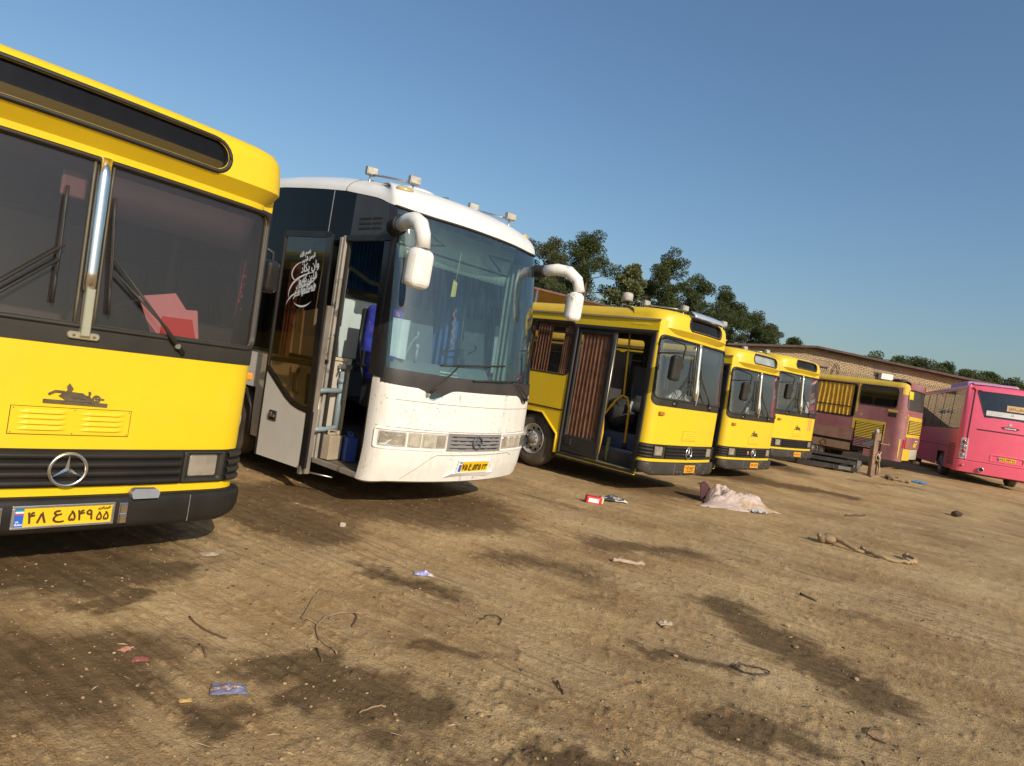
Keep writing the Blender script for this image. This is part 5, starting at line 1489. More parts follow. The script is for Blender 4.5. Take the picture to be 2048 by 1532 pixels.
    gb = P('grey_blue_pipe', (.20, .27, .31), .45, var=.15, dust=.2)
    m_ = MB(); m_.tube([(-1.01, 1.29, .56), (-1.01, 1.29, 1.38)], .033, 12); m_.tube([(-1.01, 1.29, 1.24), (-1.01, 1.29, 1.30)], .042, 12)
    m_.tube([(-1.01, 1.29, 1.14), (-1.05, 1.26, 1.155), (-1.25, 1.22, 1.15), (X, 1.24, 1.13)], .03, 10); m_.tube([(-1.01, 1.29, .72), (-1.05, 1.26, .715), (-1.25, 1.22, .70), (X, 1.24, .69)], .03, 10)
    m_.build('door_arm', gb, root)
    m_ = MB(); m_.box((-1.0, 1.27, 1.44), (.14, .07, .05)); m_.tube([(-1.06, 1.27, 1.42), (-1.08, 1.26, 1.36)], .012, 6); m_.tube([(X + .02, 1.26, .215), (-1.2, .95, .20)], .010, 6); m_.box((X, 1.25, .23), (.05, .05, .09)); m_.build('door_bracket', m_steel, root)
    # cabin
    m_ = MB(); m_.box((0, 6.6, 1.0), (2.3, 9.2, .06)); m_.box((.42, 1.3, 1.0), (1.5, 1.5, .06)); m_.build('cabin_floor', m_intd, root)
    m_ = MB(); m_.box((0, 6.2, 3.40), (2.2, 10, .02)); m_.build('ceiling', P('coach_ceiling', (.30, .30, .28), .8), root)
    m_ = MB(); tt = np.linspace(-1.15, 1.2, 20)
    A = np.stack([sh.S(tt, 1.25, -.06), sh.S(tt, 1.44, -.05), sh.S(tt, 1.46, -.3), sh.S(tt, 1.50, -.55), sh.S(tt, 1.62, -.60), sh.S(tt, 1.60, -.72), sh.S(tt, 1.0, -.75)], 1)
    A[:, :, 0] = np.clip(A[:, :, 0], -1.08, 1.15); m_.grid(A); m_.build('dashboard', P('coach_dash', (.20, .235, .22), .6, var=.12, dust=.15), root)
    wp = P('white_panel', (.84, .81, .76), .55, var=.05)
    m_ = MB(); m_.box((-.27, 2.02, 1.91), (.84, .03, .78)); m_.build('partition', wp, root)
    m_ = MB(); m_.box((-.27, 2.0, 2.33), (.9, .06, .06)); m_.box((-.27, 2.0, 1.50), (.9, .06, .05)); m_.box((-.70, 2.0, 1.91), (.05, .06, .84)); m_.build('partition_frame', m_trim, root)
    m_ = MB(); m_.tube([(-.69, 2.0, 2.36), (-.69, 2.0, 2.62), (-.62, 2.0, 2.68), (-.3, 2.0, 2.56), (.12, 2.0, 2.53)], .035, 8); m_.build('partition_rail', P('rail_greygreen', (.12, .14, .13), .5, var=.2), root)
    m_ = MB(); m_.box((-.27, 2.02, 1.25), (.9, .04, .5)); m_.build('lower_partition', P('panel_slate', (.10, .115, .12), .7, var=.2), root)
    # guide's seat in blue patterned plush
    sm = bpy.data.materials.new('patterned_plush'); sm.use_nodes = True
    n_ = sm.node_tree; b_ = n_.nodes['Principled BSDF']; tc = nd(n_, 'ShaderNodeTexCoord').outputs['Object']
    vo = nd(n_, 'ShaderNodeTexVoronoi'); vo.inputs['Scale'].default_value = 7.5; n_.links.new(tc, vo.inputs['Vector'])
    f_ = ramp(n_, vo.outputs['Distance'], .26, .32, (1, 1, 1, 1), (0, 0, 0, 1))
    hs = nd(n_, 'ShaderNodeHueSaturation'); n_.links.new(vo.outputs['Color'], hs.inputs['Color']); hs.inputs['Saturation'].default_value = .9; hs.inputs['Value'].default_value = .75
    cc = mixc(n_, ramp(n_, noise(n_, 9, 2, .5, tc), .45, .6), (.035, .035, .30), (.05, .06, .42))
    n_.links.new(mixc(n_, mathn(n_, 'MULTIPLY', f_, .8), cc, hs.outputs['Color']), b_.inputs['Base Color']); b_.inputs['Roughness'].default_value = .95
    m_ = MB(); m_.box((-.42, 1.42, 1.80), (.52, .13, .86), rot=(.05, 0, 0)); m_.box((-.42, 1.22, 1.36), (.5, .42, .12)); gs = m_.build('guide_seat', sm, root, bevel=.055, seg=4)
    m_ = MB(); m_.box((-.42, 1.53, 1.78), (.5, .08, .8)); m_.box((-.42, 1.25, 1.15), (.42, .36, .34)); m_.box((-.70, 1.36, 1.48), (.05, .24, .05)); m_.build('seat_shell', m_intd, gs, bevel=.03)
    m_ = MB(); m_.tube([(-.70, 1.46, 2.05), (-.72, 1.44, 1.75), (-.70, 1.36, 1.45), (-.69, 1.30, 1.30)], .025, 8, flat=.5); m_.box((-.70, 1.36, 1.56), (.05, .05, .2)); m_.build('seat_belt', m_black, gs)
    seat(root, 'driver_seat', .68, 1.75, 1.0, P('grey_plush', (.16, .17, .18), .9, var=.15), .52, -1, .95)
    for k in range(4):
        for xx in (-.75, -.3, .35, .8): seat(root, 'passenger_seat', xx, 3.0 + k * .9, 1.1, sm, .44, -1, .8)
    m_ = MB(); q = Euler((-.5, 0, 0)).to_matrix(); c = Vector((.68, 1.12, 1.84))
    m_.tube([c + q @ Vector((.23 * math.cos(a), .23 * math.sin(a), 0)) for a in np.linspace(0, 2 * PI, 33)], .014, 8, caps=False)
    for a in (.4, 2.7): m_.tube([c, c + q @ Vector((.23 * math.cos(a), .23 * math.sin(a), 0))], .014, 6)
    m_.tube([c, c + q @ Vector((0, 0, -.6))], .035, 8); m_.build('steering_wheel', m_black, root)
    # curtains, sun blind with folding arms, hangings behind the glass
    bc = P('blue_curtain', (.03, .12, .34), .85, var=.3, vscale=4)
    curtain(root, 'cab_curtain', lambda u, v, d: Vector((u, 2.3 + d, v)), .18, 1.15, 1.2, 3.2, bc, 18, .03, 6)
    curtain(root, 'cab_curtain', lambda u, v, d: Vector((u, 2.35 + d, v)), -.75, .2, 2.45, 3.2, bc, 16, .03, 7)
    pg = P('pale_green_cloth', (.62, .68, .52), .8, var=.1)
    m_ = MB(); n = 44; A = np.zeros((n, 3, 3))
    for i in range(n):
        u = -.85 + 1.9 * i / (n - 1); zf = 2.80 - .018 * abs(math.sin(i * PI / 2 * .9))
        A[i, 0] = (u, .70, 3.24); A[i, 1] = (u, .78, 3.0); A[i, 2] = (u, .82, zf)
    m_.grid(A); sv_ = m_.build('sun_blind', pg, root, solid=.006)
    m_ = MB()
    m_.tube([(-.85, .80, 2.93), (1.05, .80, 2.93)], .018, 6)
    m_.tube([(-.72, .62, 3.14), (-.34, .60, 3.02), (-.70, .70, 2.95)], .018, 6); m_.tube([(.86, .62, 3.10), (.42, .60, 3.08), (.80, .70, 2.95)], .018, 6)
    m_.build('blind_arm', m_trim, sv_)
    lc = P('pale_curtain', (.45, .5, .36), .85, var=.2)
    curtain(root, 'side_curtain', lambda u, v, d: Vector((1.12 + d, u, v)), .62, .85, 1.5, 3.1, lc, 3, .02, 2); curtain(root, 'side_curtain', lambda u, v, d: Vector((1.14 + d, u, v)), 1.7, 2.3, 1.5, 3.1, bc, 5, .03, 3)
    curtain(root, 'side_curtain', lambda u, v, d: Vector((-1.12 + d, u, v)), 2.3, 4.2, 1.5, 3.2, P('grey_curtain', (.22, .21, .22), .9, var=.2), 26, .03, 4)
    curtain(root, 'side_curtain', lambda u, v, d: Vector((-1.12 + d, u, v)), 1.35, 2.2, 1.9, 3.2, P('grey_curtain', (.22, .21, .22), .9), 12, .03, 4)
    return root, sh
# ---------------------------------------------------------------- stripped purple bus with the yellow roof (tail towards the camera)
def purple_mat():
    m = bpy.data.materials.new('scraped_purple_paint'); m.use_nodes = True
    nt = m.node_tree; b = nt.nodes['Principled BSDF']; tc = nd(nt, 'ShaderNodeTexCoord').outputs['Object']
    f1 = noise(nt, 1.2, 4, .6, tc); f2 = noise(nt, 7, 7, .72, tc)
    c = mixc(nt, ramp(nt, f1, .35, .65), (.27, .10, .105), (.36, .165, .155))
    mp = nd(nt, 'ShaderNodeMapping'); nt.links.new(tc, mp.inputs['Vector']); mp.inputs['Scale'].default_value = (1, .5, 5)
    c = mixc(nt, mathn(nt, 'MULTIPLY', ramp(nt, noise(nt, 2, 6, .7, mp.outputs[0]), .55, .75), .5), c, (.36, .2, .17))
    s = mathn(nt, 'MULTIPLY', ramp(nt, f2, .60, .63), ramp(nt, noise(nt, .9, 2, .5, tc), .52, .6))
    c = mixc(nt, s, c, (.70, .46, .03))
    nt.links.new(c, b.inputs['Base Color']); b.inputs['Roughness'].default_value = .36
    g = nd(nt, 'ShaderNodeNewGeometry'); c2 = mixc(nt, g.outputs['Backfacing'], c, (.1, .09, .08)); nt.links.new(c2, b.inputs['Base Color'])
    return m
def purple_bus():
    root = empty('stripped_bus', (14.676, 23.419, .286), (.006, -.007, R(45)), 'stripped mauve bus with a yellow roof, gold curtains and bare lower panels, tail towards us', 'bus')
    pm = purple_mat(); ym = P('old_yellow', (.66, .44, .03), .55, var=.12, dust=.2, lining=(.2, .18, .15)); L = 8.6
    rm = P('bare_rusty_panel', (.27, .15, .085), .8, var=.3, dust=.3, spots=.5, spotcol=(.16, .06, .03), spotdens=.4)
    sh = Shell(1.2, .05, .30, .28, L, f0=.1, f1=.3, prof=[(0, 0), (2.2, 0), (3.1, .06)])
    S = lambda a, b, c=0.0: sh.pt(a, b, c); ts = sh.ts; full = ts(L)
    W = [(-ts(1.64), -ts(.42), 2.22, 2.90), (-ts(3.30), -ts(1.76), 1.69, 2.88), (-ts(4.85), -ts(3.45), 1.69, 2.88), (-ts(6.4), -ts(5.0), 1.69, 2.88)]
    G = (-ts(1.66), -ts(.70), .62, 1.57); RW = (-1.05, 1.05, 2.23, 2.90)
    mb = MB()
    sh.patch(mb, -full, full, .82, 2.95, holes=W + [G[:2] + (.82, 1.57), RW, (-ts(.64), -ts(.37), 1.88, 2.03)], dt=.1, dz=.2)
    sh.patch(mb, -ts(1.25), ts(1.25), .36, .82, holes=[(-.95, .95, .36, .82), G[:3] + (.82,)], dt=.1, dz=.2)
    for q in W: sh.fillr(mb, *q, .1, 0)
    sh.fillr(mb, *RW, .1, 0)
    mb.add([(-1.2, L, .4), (1.2, L, .4), (1.2, L, 3.0), (-1.2, L, 3.0)], [(1, 0, 3, 2)])
    mb.build('body', pm, root)
    # yellow roof edge and crown, mauve tail hump
    mb = MB()
    E = np.concatenate([-np.linspace(.95, full, 40)[::-1]]); 
    for s in (-1, 1):
        tt = s * np.linspace(.98, full, 36)
        rows = [sh.S(tt, 2.95), sh.S(tt, 3.03, .006), sh.S(tt, 3.09, -.05), sh.S(tt, 3.13, -.16), sh.S(tt, 3.165, -.45)]
        last = rows[-1].copy(); last[:, 0] = 0; last[:, 1] = np.maximum(last[:, 1], .3); last[:, 2] = 3.18
        mb.grid(np.stack(rows + [last], 1), flip=s < 0)
    mb.build('roof', ym, root)
    mb = MB(); tt = np.linspace(-1.0, 1.0, 20)
    A = np.stack([sh.S(tt, 2.95, .002), sh.S(tt, 3.10, .004), sh.S(tt, 3.17, -.03), sh.S(tt, 3.19, -.12), sh.S(tt, 3.18, -.5)], 1); mb.grid(A); mb.build('tail_hump', pm, root)
    for a in (-.95, .9):
        mb = MB(); sh.sbox(mb, a - .06, a + .06, 3.0, 3.14, .0, .03, r=.015, bev=.008); mb.build('top_lamp', P('lamp_dull_red', (.3, .05, .03), .4, var=.3, dust=.3), root)
    mb = MB(); mb.lathe([(3.12, .0), (3.12, .24), (3.2, .27), (3.26, .2), (3.28, 0)], (-.7, .55, 0), 'z', 20); mb.build('roof_vent', m_trim, root)
    for q in ((-1.32, -1.0, 2.72, 2.96), (-ts(1.72), -ts(1.66), 1.9, 2.93), (-ts(.66), -ts(.35), 2.06, 2.14), (-ts(1.66), -ts(.66), 1.575, 1.66), (-ts(1.76), -ts(1.665), 1.28, 1.66), (-ts(.695), -ts(.66), .9, 1.57), (-ts(.16), -ts(.12), .5, 1.15), (-.92, .95, 1.84, 1.98), (-.92, -.865, 1.365, 1.835), (.925, .98, .8, 1.835), (-.92, .92, 1.245, 1.355)):
        mb = MB(); sh.sbox(mb, *q, 0, .007); mb.build('bare_yellow_patch', ym, root)
    for k in range(16):
        zc = .66 + k * .058
        mb = MB(); tt = np.linspace(G[0] + .04, G[1] - .03, 3); A = np.stack([sh.S(tt, zc + .034, .012), sh.S(tt, zc + .006, .022), sh.S(tt, zc, .0), ], 1); mb.grid(A, smooth=False, flip=True)
        mb.build('side_louvre', ym if k > 5 else pm, root)
    mb = MB(); A = sh.S(*np.meshgrid(np.linspace(G[0], G[1], 4), np.array([.5, 1.57]), indexing='ij'), -.06); mb.grid(A); mb.build('louvre_recess', m_dark, root)
    for k in range(8):
        zc = 1.385 + k * .056
        mb = MB(); tt = np.linspace(-.82, .88, 8); A = np.stack([sh.S(tt, zc + .034, .016), sh.S(tt, zc + .008, .028), sh.S(tt, zc, .006)], 1); mb.grid(A, smooth=False, flip=True); mb.build('rear_louvre', ym, root)
    mb = MB(); A = sh.S(*np.meshgrid(np.linspace(-.86, .92, 8), np.array([1.36, 1.84]), indexing='ij'), .003); mb.grid(A); mb.build('louvre_recess', m_dark, root)
    mb = MB(); sh.sbox(mb, -.88, .95, .84, 1.24, .0, .03, r=.02, bev=.008); fl = mb.build('engine_flap', pm, root)
    mb = MB(); mb.prism([(-.1, .92), (.2, .90), (.35, 1.05), (.55, 1.12), (.3, 1.16), (.15, 1.08), (.0, 1.1)], lambda a, b: S(a, b, .03), lambda a, b: S(a, b, .035)); mb.build('flap_patch', ym, fl)
    mb = MB(); mb.ell(S(.1, 1.12, .04), (.08, .05, .06), 10); mb.build('flap_lock', m_steel, fl)
    for q in ((-1.05, -.93), (1.0, 1.1)):
        mb = MB(); sh.sbox(mb, *q, .85, 1.15, .0, .02, r=.01, bev=.005); mb.build('tail_lamp', m_redlens, root)
    mb = MB(); sh.sbox(mb, -1.0, -.35, .42, .82, -.02, .02); mb.build('bumper_end', ym, root)
    mb = MB(); sh.sbox(mb, -.3, 1.0, .46, .82, -.05, .0); mb.build('bumper_core', P('core_cream', (.45, .42, .30), .6, var=.3, dust=.3), root)
    mb = MB(); mb.box((0, .5, .5), (1.6, .6, .3)); mb.box((0, 5, .5), (1.6, 6, .3)); mb.tube([(.2, -.1, .38), (.9, -.05, .34)], .06, 8); mb.build('underbody', m_under, root)
    for q, c in ((W[0], None), (W[1], 1), (W[2], 1), (W[3], 1)):
        mb = MB(); sh.seal(mb, *q, .1, .035, .014, -.02); fr = mb.build('side_window', m_black, root)
        mb = MB(); sh.patch(mb, *q, -.014, dt=.5, dz=.5); mb.build('window_glass', g_side if not c else GLASS('side_glass_clear', (.93, .9, .84), .05, .02, mult=.4), fr)
        if c:
            mb = MB(); sh.sbox(mb, q[0], q[1], 2.03, 2.06, -.012, .006, dt=.7); mb.build('window_rail', m_trim, fr)
            curtain(root, 'gold_curtain', lambda u, v, d: S(u, v, -.045 + d), q[0] + .05, q[1] - .12, 1.72, 2.86, m_goldc, 9, .026, int(-q[0] * 9))
    mb = MB(); sh.seal(mb, *RW, .1, .03, .012, -.02); fr = mb.build('rear_window', m_black, root); mb = MB(); sh.patch(mb, *RW, -.012); mb.build('window_glass', GLASS('rear_glass_dusty', (.25, .25, .25), .1, .28, (.35, .32, .32)), fr)
    mb = MB(); sh.sbox(mb, -1.02, -.68, 2.58, 2.86, -.006, -.002); mb.build('window_sticker', P('sticker_yellow', (.6, .5, .02), .5, var=.2), fr)
    mb = MB(); sh.sbox(mb, -ts(.64), -ts(.37), 1.88, 2.03, -.03, .004, r=.03, bev=.004); mb.build('filler_flap', m_dark, root)
    # bare lower panels
    mb = MB(); sh.sbox(mb, -full, -ts(1.72), .45, .72, -.03, .0, dt=.6); bp = mb.build('lower_panel', rm, root)
    mb = MB(); sh.sbox(mb, -full, -ts(1.72), .82, 1.22, .0, .004, dt=.6); mb.build('waist_panel', P('waist_brown', (.29, .14, .10), .6, var=.25, dust=.35), root)
    mb = MB(); sh.sbox(mb, -full, -ts(1.2), .70, .84, -.10, -.03, dt=.6); mb.build('panel_gap', m_dark, root)
    mb = MB(); c = S(-ts(2.64), .585, .004); mb.tube([S(-ts(2.64) + .10 * math.cos(a), .585 + .10 * math.sin(a), .006) for a in np.linspace(0, 2 * PI, 25)], .008, 6, caps=False); mb.build('round_cover', P('dark_rust', (.1, .055, .035), .8), bp)
    for s in (-1, 1): wheel(root, s * 1.03, 3.1, .30, .48, .27, s)
    mb = MB(); mb.box((0, 4.5, .95), (2.3, 8, .05)); mb.build('cabin_floor', m_intd, root)
    return root
purple_bus()

# ---------------------------------------------------------------- pink bus, tail towards the camera
def pink_bus():
    root = empty('pink_bus', (17.075, 22.367, .285), (0, 0, R(-23.08)), 'bright pink city bus seen from its tail at the right edge', 'bus')
    pk = P('pink_paint', (.86, .115, .20), .34, var=.06, dust=.1, lining=(.16, .13, .13), coat=.2, streak=.1); pl_ = P('lilac_roof', (.55, .26, .42), .5, var=.1, dust=.15)
    L = 11.5
    sh = Shell(1.25, .08, .16, .16, L, f0=.1, f1=.25, prof=[(.35, .04), (.5, 0), (1.8, 0), (2.3, .03), (3.3, .14), (3.5, .2)], tum=[(0, 0), (1.8, 0), (3.4, .06)])
    S = lambda a, b, c=0.0: sh.pt(a, b, c); ts = sh.ts; full = ts(L)
    RW = (-.93, .93, 2.36, 3.26)
    arch = [(2.0, 3.2), (7.6, 8.8)]
    holes = [RW]
    for a, b in arch: holes += [(-ts(b), -ts(a), .36, .92), (ts(a), ts(b), .36, .92)]
    holes += [(-ts(11), -ts(.42), 1.86, 3.26), (ts(.42), ts(11), 1.86, 3.26)]
    mb = MB(); sh.patch(mb, -full, full, .36, 3.36, holes=holes, dt=.1, dz=.2)
    mb.add([(-1.25, L, .36), (1.25, L, .36), (1.2, L, 3.36), (-1.2, L, 3.36)], [(1, 0, 3, 2)])
    # trapezoid rear window: close the lower corners
    for s in (-1, 1): mb.add([S(s * .93, 2.36), S(s * .62, 2.36), S(s * .93, 3.2)], [(0, 1, 2)] if s < 0 else [(0, 2, 1)])
    mb.build('body', pk, root)
    mb = MB()
    for s in (-1, 1):
        tt = s * np.concatenate([np.linspace(0, 1.5, 14), np.linspace(1.7, full, 20)])
        rows = [sh.S(tt, 3.36), sh.S(tt, 3.42, -.03), sh.S(tt, 3.46, -.12), sh.S(tt, 3.48, -.35)]
        last = rows[-1].copy(); last[:, 0] = 0; last[:, 1] = np.maximum(last[:, 1], .5); last[:, 2] = 3.5
        mb.grid(np.stack(rows + [last], 1), flip=s < 0)
    mb.build('roof', pk, root)
    mb = MB(); mb.box((0, 3.6, 3.56), (1.7, 2.6, .34)); mb.build('air_conditioner', pl_, root, bevel=.11, seg=4)
    mb = MB(); mb.box((-.55, .85, 3.5), (.9, .5, .12)); mb.build('roof_vent', pl_, root, bevel=.05, seg=3)
    mb = MB(); sh.patch(mb, -.95, .95, 2.34, 3.28, -.012); mb.build('rear_window', GLASS('pink_rear_glass', (.10, .10, .11), .07, .09, (.2, .18, .18)), root)
    mb = MB(); mb.tube([S(a, b, .004) for a, b in ((-.94, 3.27), (.94, 3.27), (.93, 3.2), (.62, 2.355), (-.62, 2.355), (-.93, 3.2), (-.94, 3.27))], .012, 6); mb.build('window_seal', m_black, root)
    mb = MB(); sh.sbox(mb, -.60, .78, 2.43, 2.60, -.008, .002); bn = mb.build('rear_banner', P('banner_white', (.72, .70, .66), .6, var=.06, dust=.1), root)
    mb = MB(); rg = random.Random(2)
    for row, (z_, n_) in enumerate(((2.545, 9), (2.475, 7))):
        a = -.53
        for k in range(n_):
            w_ = rg.uniform(.025, .06); sh.sbox(mb, a, a + w_, z_ + rg.uniform(-.004, .004), z_ + rg.uniform(.008, .02), .0, .0035); a += w_ + .012
    mb.tube([S(.17 + .035 * math.cos(a), 2.53 + .03 * math.sin(a), .004) for a in np.linspace(0, 2 * PI, 17)], .006, 5, caps=False); mb.build('banner_print', P('print_grey', (.25, .25, .27), .6), bn)
    mb = MB(); sh.sbox(mb, -.02, .9, 2.66, 2.86, -.008, .001); ob = mb.build('route_board', P('board_ochre', (.62, .43, .2), .6, var=.25, vscale=12, dust=.1), root)
    mb = MB(); a = .04
    for k in range(14):
        w_ = rg.uniform(.02, .055); sh.sbox(mb, a, a + w_, 2.70 + rg.uniform(-.01, .02), 2.74 + rg.uniform(0, .07), .0, .0025); a += w_ + .014
    mb.build('board_print', P('print_brown', (.35, .17, .05), .6), ob)
    mb = MB(); mb.prism([(-.12, 2.08), (-.02, 2.02), (.32, 2.015), (.43, 2.08), (.32, 2.115), (-.02, 2.115)], lambda a, b: S(a, b, 0), lambda a, b: S(a, b, .012)); bd = mb.build('name_badge', P('badge_maroon', (.12, .012, .03), .3), root)
    F2 = lambda a, b: sh.S(a, b, .014); mb = MB(); text_add(mb, 'OGHAB', F2, -.02, 2.04, w=.34, h=.052, bold=.003); mb.build('badge_letters', m_wht, bd)
    mb = MB(); mb.prism([(.09, 2.16), (.19, 2.16), (.17, 2.20), (.19, 2.24), (.13, 2.25), (.10, 2.21)], lambda a, b: S(a, b, 0), lambda a, b: S(a, b, .01)); mb.build('maker_emblem', m_chrome, root)
    mb = MB(); sh.sbox(mb, -.78, .95, 1.89, 1.92, -.005, .02); sh.sbox(mb, -1.26, 1.26, .765, .785, -.005, .006); mb.build('tail_groove', P('groove_maroon', (.06, .006, .012), .5), root)
    mb = MB(); mb.tube([S(-1.02, q, .002) for q in np.linspace(.8, 3.3, 14)], .018, 6); mb.build('corner_seam', P('groove_maroon', (.06, .006, .012), .5), root)
    mb = MB(); sh.sbox(mb, -1.32, 1.32, .35, .765, -.02, .05, bev=.02); mb.build('bumper', pk, root)
    for s in (-1, 1):
        a, b = sorted((s * 1.19, s * .97))
        mb = MB(); sh.sbox(mb, a, b, .80, 1.55, -.005, .015, r=.06, bev=.006); lc = mb.build('lamp_cluster', P('lamp_housing', (.50, .47, .47), .35, var=.1), root)
        for k, mm in enumerate((P('lamp_smoke', (.3, .26, .25), .2), m_redlens, P('lamp_smoke', (.3, .26, .25), .2), m_redlens)):
            mb = MB(); c = S(s * 1.08, .93 + .155 * k, .02); mb.ell(c, (.055, .035, .062), 14); mb.build('lamp', mm, lc)
            mb = MB(); mb.tube([S(s * 1.08 + .068 * math.cos(q), .93 + .155 * k + .072 * math.sin(q), .018) for q in np.linspace(0, 2 * PI, 21)], .007, 5, caps=False); mb.build('lamp_ring', m_chrome, lc)
        mb = MB(); mb.ell(S(s * 1.06, 3.32, .0), (.05, .03, .05), 12); mb.build('top_lamp', m_redlens, root)
        mb = MB(); mb.ell(S(s * 1.05, .58, .05), (.05, .02, .05), 12); mb.build('bumper_reflector', P('reflector_pink', (.5, .12, .15), .25), root)
    mb = MB(); mb.lathe([(-.03, .07), (-.035, .085), (.08, .085)], tuple(S(-.51, .52, .05)), 'y', 20); mb.build('exhaust_ring', m_chrome, root); mb = MB(); mb.lathe([(-.02, 0), (-.021, .07)], tuple(S(-.51, .52, .05)), 'y', 16); mb.build('exhaust_hole', m_dark, root)
    mb = MB(); sh.ring(mb, [(rr(-.32, .72, .84, 1.12, .05), .0), (rr(-.28, .68, .87, 1.09, .05), .02), (rr(-.26, .66, .89, 1.07, .05), .02), (rr(-.26, .66, .89, 1.07, .05), .001)]); mb.build('plate_surround', pk, root)
    licence_plate(root, lambda a, b, c: S(a, b, .006 + c), -.07, .925, .52, .115, [('۱۹', .11, .16, .18, .6), ('ع', .33, .1, .14, .68), ('۷۳۲', .47, .26, .18, .62), ('۱۱', .79, .15, .2, .55)])
    # glazed flanks
    for s in (-1, 1):
        a, b = sorted((s * ts(.40), s * ts(11.02)))
        mb = MB(); sh.patch(mb, a, b, 1.84, 3.28, -.006, dt=.6, dz=.4); mb.build('side_glass', GLASS('pink_side_glass', (.18, .16, .14), .07, .06, (.3, .26, .22), streaks=.9), root)
        mb = MB()
        for q in (2.0, 3.6, 5.2, 6.8, 8.4): 
            u, v = sorted((s * ts(q), s * ts(q + .03))); sh.sbox(mb, u, v, 1.86, 3.26, -.006, .001, dt=1)
        u, v = sorted((s * ts(.4), s * ts(11))); sh.sbox(mb, u, v, 1.83, 1.865, -.006, .008, dt=1); mb.build('glass_strip', m_black, root)
        curtain(root, 'side_curtain', lambda u, v, d: S(s * ts(u), v, -.14 + d), .5, 7.5, 2.5, 3.25, P('curtain_khaki', (.30, .22, .13), .9, var=.3), 40, .04, 3)
        mb = MB()
        for k, q in enumerate((1.9, 2.5, 3.2, 3.8)): mb.tube([S(s * ts(q), 2.62, -.05), S(s * ts(q + .16), 2.45, -.05)], [.03, .10], 8)
        mb.build('tied_curtain', P('curtain_cream', (.7, .66, .56), .9, var=.1), root)
        for k in range(13):
            zc = .52 + k * .062; u, v = sorted((s * ts(.5), s * ts(1.45)))
            mb = MB(); sh.sbox(mb, u, v, zc, zc + .03, .0, .008, dt=.4); mb.build('side_louvre', P('louvre_maroon', (.12, .02, .03), .6), root)
        mb = MB(); u, v = sorted((s * ts(.4), s * full)); sh.sbox(mb, u, v, 1.15, 1.175, .0, .008, dt=1); mb.build('side_moulding', P('moulding_maroon', (.2, .03, .05), .5), root)
        for a, b in arch:
            mb = MB(); i, q = s * .75, s * 1.235
            v = [(i, a, .36), (i, b, .36), (i, b, .93), (i, a, .93), (q, a, .36), (q, b, .36), (q, b, .93), (q, a, .93)]
            mb.add(v, [(0, 1, 2, 3), (3, 2, 6, 7), (0, 3, 7, 4), (1, 5, 6, 2)]); mb.build('wheel_well', m_under, root)
            for (u, v) in ((a, a + .3), (b, b - .3)):
                pass
            wheel(root, s * 1.07, (a + b) / 2, .46, .49, .28, s)
    mb = MB(); mb.box((0, 5.5, .55), (1.6, 10, .3)); mb.box((0, 1.0, .45), (1.9, 1.5, .3)); mb.build('underbody', m_under, root)
    mb = MB(); mb.box((0, 5.8, 1.0), (2.3, 10.6, .05)); mb.build('cabin_floor', m_intd, root)
    return root
pink_bus()
# ---------------------------------------------------------------- the row of buses
POSE = {1: (-2.71345, 4.03771, .870054, -.14529, -.006447, .014554), 3: (3.24990, 11.54458, .804184, -.06591, 0.0, .010591),
        4: (5.93411, 15.54650, .745900, -.15539, .006685, .007240), 5: (8.17462, 18.32313, .680906, .10200, .007763, .004367),
        2: (-0.339325, 7.568083, .872665, -.004677, .011822, .003962)}
def plate1(root, pf):
    licence_plate(root, pf, -.222, .443, .515, .112, [('۴۸', .125, .18, .16, .64), ('ع', .375, .115, .14, .68), ('۵۴۹', .535, .255, .2, .58), ('۵۵', .835, .135, .14, .5), ('ﻥﺍﺮﯾﺍ', .845, .13, .76, .17)], m_plate, True, m_steel, True)
def plate_o(top, low=None):
    def f(root, pf):
        if low: licence_plate(root, pf, -.1, .435, .38, .135, [(top, .08, .84, .48, .40), (low, .12, .76, .10, .28)], m_plateo, False)
        else: licence_plate(root, pf, -.1, .435, .40, .125, [(top, .08, .84, .2, .6)], m_plateo, False)
    return f
mirrorlike = P('sign_silver', (.55, .56, .55), .25, .2, var=.3, vscale=3, bump=.6, bscale=6)
city_bus(0, POSE[1], 'nearest yellow city bus at the left edge, with a chrome pillar between its windshields', plate1,
         dict(dest=(.705, 2.892, 3.082), destr=.092, glass=g_front, emblem=True, vent=(-.305, .345, 2), ind=[(1.305, 1.465), (-1.305, 1.465)], brightind=True, wr=(.02, .02, .06, .06), wt=1.30, door=False))
city_bus(2, POSE[3], 'yellow city bus with its door open and a chrome visor over the sign', plate_o('۶۱ع۵۵۳', '۶۸۵۴۱'),
         dict(dest=(.565, 2.915, 3.105), destr=.085, glass=g_front3, vent=(-.22, .26, 1), ind=[(-.98, 1.43)], wr=(.13, .05, .11, .13), wt=1.225, panel=P('sign_brown', (.05, .04, .038), .5, var=.2), visor=True, curtains=True, dusty=True))
city_bus(3, POSE[4], 'yellow city bus with a silvery sign box and round orange badge in its grille', plate_o('۹۲۸۷۱'),
         dict(dest=(.565, 2.915, 3.105), destr=.085, glass=g_front3, emblem=True, vent=(-.22, .26, 1), ind=[(-.98, 1.43)], wr=(.13, .05, .11, .13), wt=1.225, badge=True, dusty=True, panel=mirrorlike, destglass=GLASS('dest_glass_clear', (.85, .85, .85), .06, .08)))
b5 = city_bus(4, POSE[5], 'farthest yellow city bus, no star on its grille, faded orange sticker beside the emblem', plate_o('۴۳ع۲۲'),
         dict(dest=(.565, 2.915, 3.105), destr=.085, glass=g_front3, emblem=True, vent=(-.22, .26, 1), ind=[(-.98, 1.43)], wr=(.13, .05, .11, .13), wt=1.225, star=False, dusty=True, panel=P('sign_dim', (.10, .085, .075), .5, var=.4, vscale=4)))
